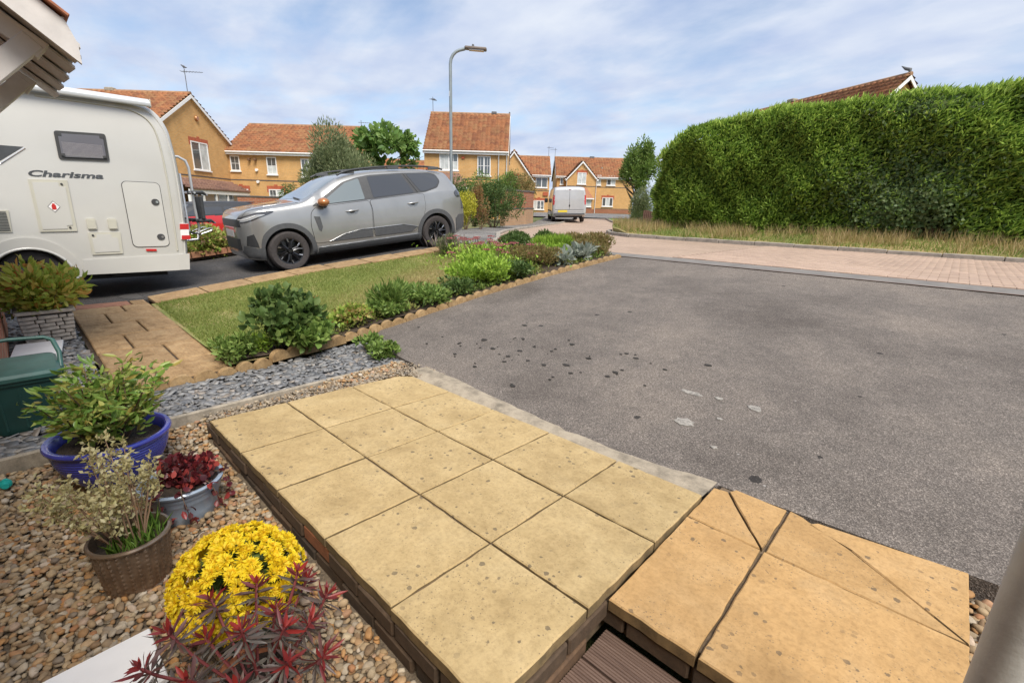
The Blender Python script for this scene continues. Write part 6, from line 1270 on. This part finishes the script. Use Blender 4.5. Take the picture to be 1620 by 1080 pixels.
def shrub(name, label, loc, r, n, leaf, mat, cat='shrub', group=None, lumps=14, lump=.42, shell=.5, bend=.3, up=.5, stems=7, fold=.25, wide=.45, cz=None, quad6=False, trunk=0, flowers=None, keepz=.02):
    """crown of leaves (r radii) on branching stems; loc is the base on the ground"""
    t = thing(name, label, cat, loc, random.uniform(0, .3), group); cz = r[2]*1.0+trunk if cz is None else cz
    P, d = blob_points(n, (0, 0, cz), r, RNG, shell, lumps, lump); D = d+np.array([0, 0, up])+RNG.normal(0, bend, d.shape); k = P[:, 2] > keepz; P, D = P[k], D[k]
    link('foliage', leaf_mesh('foliage', P, D, leaf[0], leaf[1], mat, RNG, fold, .2, wide=wide, quad6=quad6), t, kind='stuff')
    m = MB(); 
    if trunk:
        tr = limb((0, 0, -.1), (0, 0, 1), trunk+r[2]*.7, 6, .06); m.tube(tr, [max(.02, trunk*.05+.05*r[2])*(1-.1*i) for i in range(len(tr))], 8)
        for i in range(stems):
            b = tr[random.randint(3, len(tr)-1)]; a = random.uniform(0, 6.28); l = limb(b, (math.cos(a), math.sin(a), .7), r[0]*.9, 5, .2); m.tube(l, [.03*r[2]*(1-.16*j) for j in range(len(l))], 5)
        m.build('trunk', M_BARK, t, 60)
    else:
        for i in range(stems):
            a = random.uniform(0, 6.28); l = limb((0.05*r[0]*math.cos(a), .05*r[1]*math.sin(a), -.02), (r[0]*math.cos(a)*.7, r[1]*math.sin(a)*.7, cz), math.hypot(cz, r[0]*.6), 5, .15); rr0 = max(.004, .018*r[2]); m.tube(l, [rr0*(1-.14*j) for j in range(len(l))], 5)
        m.build('stems', M_TWIG, t, 60, kind='stuff')
    if flowers:
        nf, sz, fm = flowers; P, d = blob_points(nf, (0, 0, cz), (r[0]*1.02, r[1]*1.02, r[2]*1.02), RNG, .9, lumps, lump); P = P[P[:, 2] > cz*.8]
        fme = leaf_mesh('flower', np.zeros((9, 3)), RNG.normal(0, 1, (9, 3))+np.array([0, 0, .6]), sz, sz*.7, fm, RNG)
        for p_ in P: o = link('flower', fme, t); o.location = p_; o.rotation_euler = (random.uniform(-.5, .5), random.uniform(-.5, .5), random.uniform(0, 6))
    return t
def at(x, y, dz=0): return (x, y, Gf(x, y)+dz)
def cw(cx, D, z=None):
    x, y = camxy(cx, D); return (x, y, Gf(x, y) if z is None else z)
# ---- street trees and shrubs
shrub('olive_bush', 'rounded grey-green bush behind the grey car roof', cw(-6.45, 17, .1), (1.42, 1.3, 1.7), 44000, (.13, .036), L_OLV, lumps=34, lump=.42, up=.9, cz=1.95, stems=12)
shrub('fig_tree', 'broad leafed small tree between the grey-green bush and the tall house', cw(-5.3, 20, .2), (1.8, 1.5, 1.2), 1700, (.24, .18), L_FIG, 'tree', lumps=26, lump=.24, up=.2, trunk=1.6, cz=3.35, wide=.5, stems=12, quad6=True)
shrub('golden_shrub', 'bright yellow-green shrub top showing above the grey car roof', cw(-4.15, 20.5, .5), (.85, .6, .5), 2600, (.08, .05), L_GOLD, cz=1.75)
shrub('climber', 'drooping dark green climber on the garden wall beyond the windscreen', cw(-10.4, 21.6, .4), (.75, .5, .75), 2200, (.16, .035), L_DK, up=-.8, cz=.9)
shrub('golden_shrub', 'yellow-green variegated shrub just behind the grey car tail', cw(-1.55, 15.6), (.42, .42, .75), 3200, (.06, .035), L_GOLD)
shrub('rusty_shrub', 'reddish brown shrub between the yellow shrub and the big green shrub', cw(-1.1, 16.2), (.38, .38, .8), 1900, (.06, .035), L_RUS)
shrub('large_shrub', 'big dense green shrub in front of the curved brick wall', cw(-.68, 18.1), (1.3, 1.1, 1.0), 12000, (.07, .04), L_DK, lumps=26, lump=.36)
shrub('tall_shrub', 'bushy mid green shrub below the tall house windows', cw(-1.55, 19.6), (.95, .9, 1.1), 7000, (.08, .045), L_MID, lumps=22)
shrub('tall_shrub', 'dark green shrub beside the brown garage roof', cw(-2.35, 19.0), (.7, .7, 1.05), 4500, (.08, .045), L_DK)
shrub('bushy_hedge', 'olive green bush spilling over behind the curved brick wall', cw(.3, 26.5), (1.3, 1.2, 1.35), 7000, (.09, .045), L_TAN, lumps=22, cz=1.5)
shrub('bushy_hedge', 'leafy bush against the far house left of the van', cw(-.3, 26), (1.0, 1.0, 1.3), 5000, (.09, .05), L_MID, lumps=22, cz=1.6)
shrub('low_shrub', 'low green shrub in front of the far house beside the van', cw(1.05, 31), (.7, .6, .5), 1500, (.08, .05), L_MID); shrub('low_shrub', 'dark shrub at the foot of the far house left of the van', cw(.45, 30), (.55, .5, .65), 1500, (.08, .05), L_DK)
shrub('leafy_tree', 'loose leafy green tree standing left of the long hedge', cw(8.15, 30), (1.55, 1.5, 2.2), 9000, (.16, .085), L_MID, 'tree', lumps=34, lump=.27, trunk=1.0, cz=3.15, stems=16, shell=.2)
shrub('conifer_bush', 'soft grey-green conifer bush beside the end of the hedge', cw(7.55, 26), (.85, .8, 1.15), 7000, (.11, .025), L_OLV, up=1.0, lumps=20, lump=.4)
shrub('dark_shrub', 'small dark shrub under the leafy tree', cw(8.0, 29), (.6, .55, .6), 1500, (.1, .05), L_DK)
for i, (a, D, lb) in enumerate([(5.9, 49.5, 'thin green climber beside the far house downpipe'), (6.9, 49.8, 'low green plants along the far house wall')]): shrub('wall_plant', lb, cw(a, D), (.55, .4, .35 if i else .8), 500, (.12, .06), L_MID)
fp = camxy(6.9, 23.5); fq = camxy(7.6, 23.3); fc = thing('old_fence', 'old dark brown slatted fence piece at the end of the hedge', 'fence', (fp[0], fp[1], .5)); M_OLDW = plain('old_wood', (.11, .055, .04), .9, 0, .35, 12)
for i in range(9): k = i/8; o = MB().box((0, 0, .4), (.1, .03, .85), ch=.004).build('slat', M_OLDW, fc); o.location = ((fq[0]-fp[0])*k, (fq[1]-fp[1])*k, random.uniform(-.04, .04)); o.rotation_euler = (0, 0, YAW+.1)
# ---- the long conifer hedge
HX0, HX1, HY = -7.85, 5.5, 14.95
def hz(x): return np.interp(x, [-7.85, -7.5, -6.9, -6.3, -5, -3.9, -1.4, .5, 5.5], [2.9, 3.35, 3.72, 3.88, 3.98, 4.02, 4.08, 4.05, 4.0])
hedge = thing('hedge', 'long tall clipped conifer hedge across the road', 'hedge', (-1, 15.7, .7))
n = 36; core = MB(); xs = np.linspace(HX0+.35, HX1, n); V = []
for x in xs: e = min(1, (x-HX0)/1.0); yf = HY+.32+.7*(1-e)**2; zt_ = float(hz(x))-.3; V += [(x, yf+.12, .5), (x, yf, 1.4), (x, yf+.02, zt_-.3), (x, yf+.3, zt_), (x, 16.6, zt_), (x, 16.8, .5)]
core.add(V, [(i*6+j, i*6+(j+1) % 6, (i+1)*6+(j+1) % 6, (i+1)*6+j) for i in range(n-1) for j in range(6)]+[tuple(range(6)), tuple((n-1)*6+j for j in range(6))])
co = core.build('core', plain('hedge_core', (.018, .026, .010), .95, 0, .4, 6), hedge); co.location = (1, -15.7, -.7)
def hnoise(x, z): return .10*np.sin(x*2.3+1.7*np.sin(z*1.9))+.09*np.sin(z*3.7+x*1.1+np.sin(x*3.1))+.05*np.sin(x*7+z*5)+.04*np.sin(x*13-z*11)
N_ = 105000; x = RNG.uniform(HX0, HX1-1.2, N_); top_ = RNG.uniform(0, 1, N_) < .2; z = RNG.uniform(.72, 1, N_)*0+RNG.uniform(0, 1, N_); z = .75+z*(hz(x)-.78)
e = np.clip((x-HX0)/1.1, 0, 1); yf = HY+.75*(1-e)**2+.35*np.clip((z-(hz(x)-.55))/.55, 0, 1)**2; hole = np.exp(-((x+.55)**2/.10+(z-1.15)**2/.16)); ivy = np.exp(-((x+1.3)**2/1.1+(z-1.7)**2/1.0))+.75*np.exp(-((x+1.15)**2/.35+(z-3.75)**2/.05))
y = yf+hnoise(x, z)+RNG.uniform(-.05, .22, N_)+hole*.5; y = np.where(top_, RNG.uniform(HY+.2, 16.4, N_), y); z = np.where(top_, hz(x)+hnoise(x, y)*.5-.08+RNG.uniform(-.1, .1, N_), z)
keep = (RNG.uniform(0, 1, N_) > np.clip(ivy*.9, 0, .8)) & (RNG.uniform(0, 1, N_) > hole*.95); x, y, z, top_ = x[keep], y[keep], z[keep], top_[keep]; n = len(x)
D = np.stack([RNG.normal(.45, .5, n), np.where(top_, RNG.normal(-.2, .4, n), -.75+RNG.normal(0, .25, n)), np.where(top_, .9, .42)+RNG.normal(0, .3, n)], 1)
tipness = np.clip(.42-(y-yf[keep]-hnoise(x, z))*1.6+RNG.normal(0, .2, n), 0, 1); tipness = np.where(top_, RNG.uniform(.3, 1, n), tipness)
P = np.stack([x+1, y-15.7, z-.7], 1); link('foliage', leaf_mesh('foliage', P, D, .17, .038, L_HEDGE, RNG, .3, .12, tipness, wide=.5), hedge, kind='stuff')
# left end cap of the hedge
n = 9000; zc_ = RNG.uniform(.75, 3.2, n); yc = RNG.uniform(HY+.4, 16.7, n); P = np.stack([HX0+.12+hnoise(yc, zc_)+.3*np.clip((zc_-2.7), 0, 1)+1, yc-15.7, zc_-.7], 1); D = np.stack([-.8+RNG.normal(0, .3, n), RNG.normal(-.2, .4, n), .5+RNG.normal(0, .3, n)], 1); link('end_foliage', leaf_mesh('end_foliage', P, D, .17, .038, L_HEDGE, RNG, .3, .12, wide=.5), hedge, kind='stuff')
iv = thing('ivy', 'pale ivy growing through the right half of the hedge', 'ivy', (-1.3, 15, .8)); n = 5200; x = np.concatenate([RNG.normal(-1.3, .75, n), RNG.normal(-1.15, .55, 1100)]); z = np.concatenate([RNG.normal(1.75, .6, n), RNG.normal(3.8, .16, 1100)]); k = (z > .75) & (z < 4.15); x, z = x[k], z[k]; y = HY-.02+hnoise(x, z)+.35*np.clip((z-3.5)/.55, 0, 1)**2+RNG.uniform(-.08, .12, len(x))
link('foliage', leaf_mesh('foliage', np.stack([x+1.3, y-15, z-.8], 1), np.stack([RNG.normal(0, .6, len(x)), -.5+RNG.normal(0, .3, len(x)), RNG.normal(-.2, .5, len(x))], 1), .085, .075, L_IVY, RNG, .15, .1, up=(0, -1, 0)), iv, kind='stuff')
m = MB(); [m.tube(limb((random.uniform(-.9, .9), .1, -.1), (random.uniform(-.3, .3), 0, 1), 1.6, 6, .15), .018, 5) for _ in range(7)]; m.build('stems', M_TWIG, iv, 60, kind='stuff')
# straggling sprays on top of the hedge
# ---- bushes by the drive
shrub('hydrangea', 'round yellow-green hydrangea between the motorhome and the grey car', at(-11.55, 2.85, -.12), (.54, .57, .38), 3600, (.075, .055), L_HYD, lumps=22, cz=.42, flowers=(55, .05, leafmat('faded_pink', [(.42, .26, .19), (.46, .32, .24), (.36, .2, .14)])))
shrub('hydrangea', 'low green plant in front of the round hydrangea by the motorhome tail', at(-11.4, 2.1, .05), (.35, .32, .2), 900, (.07, .045), L_MID)
# ---- flower bed
def bed(name, label, x, y, r, n, leaf, mat, **k): return shrub(name, label, at(x, y, .03), r, n, leaf, mat, 'plant', **k)
bed('geranium_bush', 'tall dark leaved geranium bush with a few red flowers at the bed corner', -4.1, 1.52, (.30, .30, .23), 1500, (.065, .055), L_DK, lumps=22, cz=.30, quad6=True, flowers=(8, .022, F_RED), keepz=.03)
bed('geranium_bush', 'bright green round leaved geranium in front of the tall geranium bush', -3.98, 1.62, (.22, .26, .13), 800, (.06, .06), L_MID, lumps=18, cz=.15, quad6=True)
bed('low_plant', 'small feathery green plant at the path end of the bed', -4.05, 1.08, (.2, .15, .11), 700, (.05, .022), L_MID, cz=.1)
bed('low_plant', 'small ferny plant beside the tall geranium bush', -4.12, 1.25, (.13, .13, .1), 400, (.05, .02), L_LIME, cz=.08)
bed('rusty_geranium', 'small geranium with orange and rust coloured leaves', -4.35, 2.26, (.26, .28, .10), 800, (.05, .045), L_HYD, cz=.11, flowers=(12, .022, F_RED))
bed('upright_plant', 'upright narrow leaved green plant in the bed', -4.5, 2.8, (.24, .24, .16), 1000, (.09, .02), L_MID, cz=.17, up=1.3)
bed('leafy_clump', 'low bright green clump behind the scalloped edging', -4.42, 2.66, (.28, .26, .09), 900, (.05, .035), L_MID, cz=.1)
bed('leafy_clump', 'spreading green clump halfway along the bed', -4.52, 3.3, (.36, .42, .11), 1700, (.055, .03), L_MID, cz=.11)
bed('leafy_clump', 'small dark clump between the green clump and the lime sedum', -4.5, 3.78, (.26, .28, .11), 900, (.05, .03), L_DK, cz=.1)
bed('lime_sedum', 'large lime green sedum clump with pink flower heads', -4.68, 4.4, (.5, .5, .19), 3800, (.055, .03), L_LIME, cz=.2, up=.9, lumps=22)
bed('dark_sedum', 'dark green leaves at the right of the lime sedum', -4.48, 4.78, (.27, .3, .12), 1100, (.06, .035), L_DK, cz=.14)
LAV = bed('lavender', 'grey-green lavender with dry flower stalks by the car rear wheel', -6.62, 5.35, (.24, .24, .16), 2200, (.06, .006), L_OLV, cz=.15, up=1.6)
t = LAV; P = np.stack([RNG.normal(0, .14, 90), RNG.normal(0, .14, 90), np.full(90, .12)], 1); link('stalks', leaf_mesh('stalks', P, np.stack([RNG.normal(0, .22, 90), RNG.normal(0, .22, 90), np.ones(90)], 1), .22, .006, F_LAV, RNG), t, kind='stuff')
def sedum_heads(label, x, y, nh, spread):
    t = thing('sedum', label, 'plant', at(x, y, .02)); m = MB(); P = []
    for i in range(nh):
        a, b, h = RNG.normal(0, spread[0]), RNG.normal(0, spread[1]), RNG.uniform(.22, .4); m.tube([(a*.6, b*.6, 0), (a, b, h)], .005, 4); q = RNG.uniform(0, 6.28, 60); rr_ = .065*np.sqrt(RNG.uniform(0, 1, 60)); P.append(np.stack([a+rr_*np.cos(q), b+rr_*np.sin(q), h+.02-rr_*.25], 1))
    m.build('stems', M_TWIG, t, kind='stuff'); P = np.concatenate(P); link('flowers', leaf_mesh('flowers', P, RNG.normal(0, .6, P.shape)+np.array([0, 0, 1]), .02, .018, F_PINK, RNG), t, kind='stuff')
    Q = np.stack([RNG.normal(0, spread[0], 900), RNG.normal(0, spread[1], 900), RNG.uniform(0, .22, 900)], 1); link('leaves', leaf_mesh('leaves', Q, RNG.normal(0, .7, Q.shape)+np.array([0, 0, .8]), .055, .03, L_LIME, RNG), t, kind='stuff')
sedum_heads('pink sedum heads beside the lavender', -6.0, 5.6, 17, (.35, .3)); sedum_heads('pink sedum heads above the lime green clump', -5.2, 5.1, 13, (.3, .4))
bed('brown_bush', 'brown-green heather-like bush above the scalloped edging', -4.75, 5.6, (.42, .5, .17), 3600, (.045, .016), L_TAN, cz=.17, up=1.0, lumps=20)
bed('silver_plant', 'silvery large leaved plant by the edging near the road', -4.5, 6.42, (.2, .24, .12), 170, (.16, .055), L_SILV, cz=.1, up=.6, quad6=True); bed('silver_plant', 'second silvery plant nearer the brown bush', -4.5, 5.98, (.16, .16, .1), 110, (.14, .05), L_SILV, cz=.09, up=.6, quad6=True)
bed('dark_shrub', 'dense dark green shrub at the lawn end of the bed', -6.0, 6.45, (.36, .36, .18), 2200, (.06, .028), L_DK, cz=.18); bed('dark_shrub', 'smaller dark shrub beside the dense one', -5.7, 6.95, (.28, .28, .17), 1300, (.06, .025), L_DK, cz=.17, up=1)
bed('yellow_clump', 'yellow-green low clump in the middle of the bed', -5.05, 6.35, (.36, .32, .12), 1500, (.06, .03), L_LIME, cz=.12); bed('grass_clump', 'green grassy clump near the road end of the bed', -5.35, 6.8, (.45, .45, .13), 2200, (.12, .012), L_LIME, cz=.11, up=1.6)
bed('tan_bush', 'tan seed-head bush at the road end of the bed', -4.9, 7.25, (.48, .4, .17), 3000, (.06, .016), L_TAN, cz=.18, up=1.2, lumps=20); bed('tan_bush', 'low russet bush behind the silvery plant', -4.6, 6.85, (.34, .36, .14), 2000, (.05, .018), L_TAN, cz=.13, up=1.0)
bed('tan_bush', 'feathery tan grass at the left of the tallest bush', -5.4, 7.25, (.4, .38, .15), 1800, (.07, .014), L_TAN, cz=.15, up=1.3)
shrub('slate_weed', 'small green plant growing out of the slate by the drive', (-3.72, 2.1, -.09), (.13, .12, .09), 420, (.045, .03), L_MID, 'plant', cz=.08); shrub('slate_weed', 'second small green plant at the slate corner', (-3.45, 2.08, -.09), (.12, .13, .09), 420, (.045, .03), L_MID, 'plant', cz=.08)
BEDP = [(-4.05, 1.1), (-4.05, 1.35), (-4.27, 2.6), (-4.34, 4.4), (-4.34, 5.6), (-4.28, 7.05), (-5.9, 7.2), (-6.2, 6.3), (-5.3, 5.6), (-4.98, 4.6), (-4.8, 3.4), (-4.65, 2.2), (-4.35, 1.3)]
gx = RNG.uniform(-6.2, -4.0, 30000); gy = RNG.uniform(1.1, 7.2, 30000); k = inpoly(gx, gy, BEDP) & (np.sin(gx*7+gy*3)+np.sin(gy*5.3)+RNG.normal(0, .7, 30000) > -.5); gx, gy = gx[k][:9000], gy[k][:9000]; n = len(gx)
P = np.stack([gx, gy, G(gx, gy)+.04+RNG.uniform(0, .07, n)*(1+.6*np.sin(gx*9+gy*6))], 1); rv = np.clip(.5+.3*np.sin(gx*4+gy*2.3)+RNG.normal(0, .2, n), 0, 1)
link('ground_cover', leaf_mesh('ground_cover', P, RNG.normal(0, .6, (n, 3))+np.array([0, 0, .7]), .05, .024, leafmat('cover_leaf', [(.09, .15, .03), (.16, .24, .045), (.22, .29, .06), (.26, .22, .08), (.2, .28, .05)]), RNG, rnd=rv), None, label='low mixed green ground cover filling the flower bed', category='ground cover', kind='stuff')
# ---- potted plants
GZ = -.178
shrub('photinia', 'glossy yellow and orange leaved shrub growing in the stone planter', (-5.98, .1, .15), (.30, .33, .28), 2100, (.08, .036), L_PHO, 'plant', lumps=22, cz=.26, up=.6, quad6=True, keepz=-.02)
def nandina():
    t = thing('nandina', 'bushy green heavenly bamboo growing in the blue bowl', 'plant', (-2.85, .165, GZ+.225)); m = MB(); P = []; D = []
    for i in range(46):
        a = random.uniform(0, 6.28); q = random.uniform(.0, 1); r0 = .12*q; el = random.uniform(.72, 1.3); l = limb((r0*math.cos(a)*.6, r0*math.sin(a)*.6, 0), (math.cos(a)*(1.5-el), math.sin(a)*(1.5-el), el), random.uniform(.2, .4), 6, .16); m.tube(l, [.0035]*6+[.0015], 4)
        for p in l[2:]:
            if p.z < .075 and math.hypot(p.x, p.y) > .17: continue
            for j in range(9): P.append(tuple(p+Vector((random.gauss(0, .022), random.gauss(0, .022), random.gauss(0, .016))))); D.append((math.cos(a)*.6+random.gauss(0, .7), math.sin(a)*.6+random.gauss(0, .7), .35+random.gauss(0, .4)))
    m.build('stems', M_TWIG, t, kind='stuff'); link('foliage', leaf_mesh('foliage', P, D, .052, .02, L_NAN, RNG, .3, .15, quad6=True), t, kind='stuff')
nandina()
def redplant():
    t = thing('red_trailer', 'dark red round leaved plant spilling over the pale grey pot', 'plant', (-2.33, .335, GZ+.16)); P, d = blob_points(800, (0, 0, .035), (.14, .14, .06), RNG, .6, 14, .5); P = P[P[:, 2] > 0]; d = RNG.normal(0, .5, P.shape)+np.array([0, 0, .5])
    link('foliage', leaf_mesh('foliage', P, d, .029, .028, L_RED, RNG, .15, .15, quad6=True), t, kind='stuff'); m = MB(); Q = []
    for a in (-1.1, -.7, -.2, .5, 1.1, 2.6):
        l = [Vector((.13*math.cos(a), .13*math.sin(a), .03)), Vector((.165*math.cos(a), .165*math.sin(a), .02)), Vector((.18*math.cos(a+.05), .18*math.sin(a+.05), -.04)), Vector((.175*math.cos(a+.1), .175*math.sin(a+.1), -.1))]; m.tube(l, .0018, 4); Q += [tuple(p+Vector((random.gauss(0, .008),)*3)) for p in l[1:] for _ in range(4)]
    m.build('stems', M_TWIG, t, kind='stuff'); link('trailing_leaves', leaf_mesh('trailing_leaves', Q, RNG.normal(0, .7, (len(Q), 3)), .034, .03, L_RED, RNG, quad6=True), t, kind='stuff')
redplant()
def seedheads():
    t = thing('dried_sedum', 'dried cream seed heads on stalks rising from the brown pot', 'plant', (-1.985, .105, GZ+.155)); m = MB(); P = []
    for i in range(26):
        a = random.uniform(0, 6.28); sp_ = random.uniform(.1, .8); l = limb((.04*math.cos(a), .04*math.sin(a), 0), (math.cos(a)*sp_*.8-.25, math.sin(a)*sp_*.8-.1, 1.1), random.uniform(.2, .40), 6, .1); m.tube(l, [.0035, .003, .003, .0026, .0022, .002, .0015], 5)
        for p in l[3 if i % 4 == 0 else 5:]:
            for j in range(30): P.append(tuple(p+Vector((random.gauss(0, .012), random.gauss(0, .012), random.gauss(0, .017)))))
    m.build('stems', plain('dry_stem', (.24, .15, .09), .8), t, 60, kind='stuff'); link('seed_heads', leaf_mesh('seed_heads', P, RNG.normal(0, 1, (len(P), 3))+np.array([0, 0, .4]), .019, .012, F_CREAM, RNG), t, kind='stuff')
    Q = np.stack([RNG.uniform(-.09, .09, 150), RNG.uniform(-.09, .09, 150), np.zeros(150)], 1); Q = Q[(Q[:, 0]**2+Q[:, 1]**2 < .0085) & ((Q[:, 1] > .0) | (Q[:, 0] > .02))]; link('green_shoots', leaf_mesh('green_shoots', Q, RNG.normal(0, .22, Q.shape)+np.array([0, 0, 1]), .085, .008, leafmat('shoot', [(.10, .2, .03), (.18, .28, .05)]), RNG), t, kind='stuff')
seedheads()
def mum():
    t = thing('chrysanthemum', 'dome of bright yellow chrysanthemum flowers', 'plant', (-1.46, .31, GZ+.16)); cen = np.array([0, 0, .045]); rad = np.array([.178, .178, .155]); P, d = blob_points(900, cen, rad*.86, RNG, .6, 12, .5); P = P[P[:, 2] > .0]
    link('foliage', leaf_mesh('foliage', P, RNG.normal(0, 1, P.shape)+np.array([0, 0, .3]), .04, .024, L_DK, RNG), t, kind='stuff')
    k = 315; i = np.arange(k)+.5; ph = np.arccos(1-1.32*i/k); thv = np.pi*(1+5**.5)*i; nrm = np.stack([np.sin(ph)*np.cos(thv), np.sin(ph)*np.sin(thv), np.cos(ph)], 1); nrm = unit(nrm+RNG.normal(0, .10, nrm.shape)); C_ = cen+nrm*rad*RNG.uniform(.95, 1.06, (k, 1)); ok = RNG.uniform(0, 1, k) > .05; C_, nrm = C_[ok][:300], nrm[ok][:300]
    fm = []
    for v in range(4):
        PP = []; DD = []; RR = []
        for ring, (np_, el, ln) in enumerate(((16, .12, 1.0), (13, .5, .85), (9, 1.1, .6))):
            for j in range(np_): q = 2*math.pi*j/np_+ring*.2+v; PP.append((.003*math.cos(q), .003*math.sin(q), 0)); d_ = Vector((math.cos(q), math.sin(q), el)).normalized()*ln; DD.append(tuple(d_)); RR.append(random.uniform(0, .85) if ring < 2 else random.uniform(.9, 1))
        DD = np.array(DD); fm.append(leaf_mesh('flower', PP, DD, .0235*np.linalg.norm(DD, axis=1), .0085, F_YEL, RNG, .2, .1, np.array(RR), wide=.65))
    for c_, n_ in zip(C_, nrm):
        o = link('flower', random.choice(fm), t); o.location = c_; o.rotation_euler = Vector(n_).to_track_quat('Z', 'Y').to_euler(); s_ = random.uniform(.8, 1.15); o.scale = (s_, s_, s_)
mum()
def spurge():
    t = thing('red_spurge', 'dark red spurge with whorls of narrow leaves in the terracotta pot', 'plant', (-1.13, .235, GZ+.12)); m = MB(); P = []; D = []; Rn = []; Ln = []
    for i in range(20):
        a = 6.283*i/20*2.618; q = math.sqrt((i+.5)/20); el = 1.25-q*.75; ln = random.uniform(.17, .28); l = limb((.03*math.cos(a), .03*math.sin(a), 0), (math.cos(a)*q*.95-.05, math.sin(a)*q*.95, el), ln, 6, .1); m.tube(l, [.004]*7, 5); ax = (l[-1]-l[-2]).normalized(); o1 = ax.orthogonal().normalized(); o2 = ax.cross(o1)
        for lev, (cnt, tl, sz) in enumerate(((6, 1.3, .04), (8, .6, .056), (8, .15, .062), (7, -.25, .055))):
            for j in range(cnt):
                b = 6.283*j/cnt+lev*.3+random.uniform(-.15, .15); P.append(tuple(l[-1]-ax*(.012*lev))); D.append(tuple(o1*math.cos(b)+o2*math.sin(b)+ax*tl)); Rn.append(max(0, min(1, random.gauss((.04, .2, .5, .68)[lev], .12)))); Ln.append(sz)
        for p in l[2:-1]:
            for j in range(3): b = random.uniform(0, 6.28); P.append(tuple(p)); D.append(tuple(o1*math.cos(b)+o2*math.sin(b)+ax*random.uniform(-.3, .3))); Rn.append(random.uniform(.45, .85)); Ln.append(.05)
    m.build('stems', plain('red_stem', (.16, .03, .03), .6), t, 60, kind='stuff'); link('foliage', leaf_mesh('foliage', P, D, np.array(Ln), .0105, L_EUP, RNG, .25, .12, np.array(Rn), quad6=True), t, kind='stuff')
spurge()

# ---- groups of alike things
GROUPS = {'house': 'houses around the close', 'plant pot': 'flower pots on the gravel', 'car': 'cars parked on the drives', 'kerb': 'kerbs along the road', 'shrub': 'shrubs along the street', 'tree': 'trees along the street', 'plant': 'garden plants', 'edging': 'garden edging', 'board': 'white boards on the ground', 'wall': 'garden walls'}
for o in list(COL.objects):
    if o.parent is None and o.get('category') in GROUPS and not o.get('group'): o['group'] = GROUPS[o['category']]
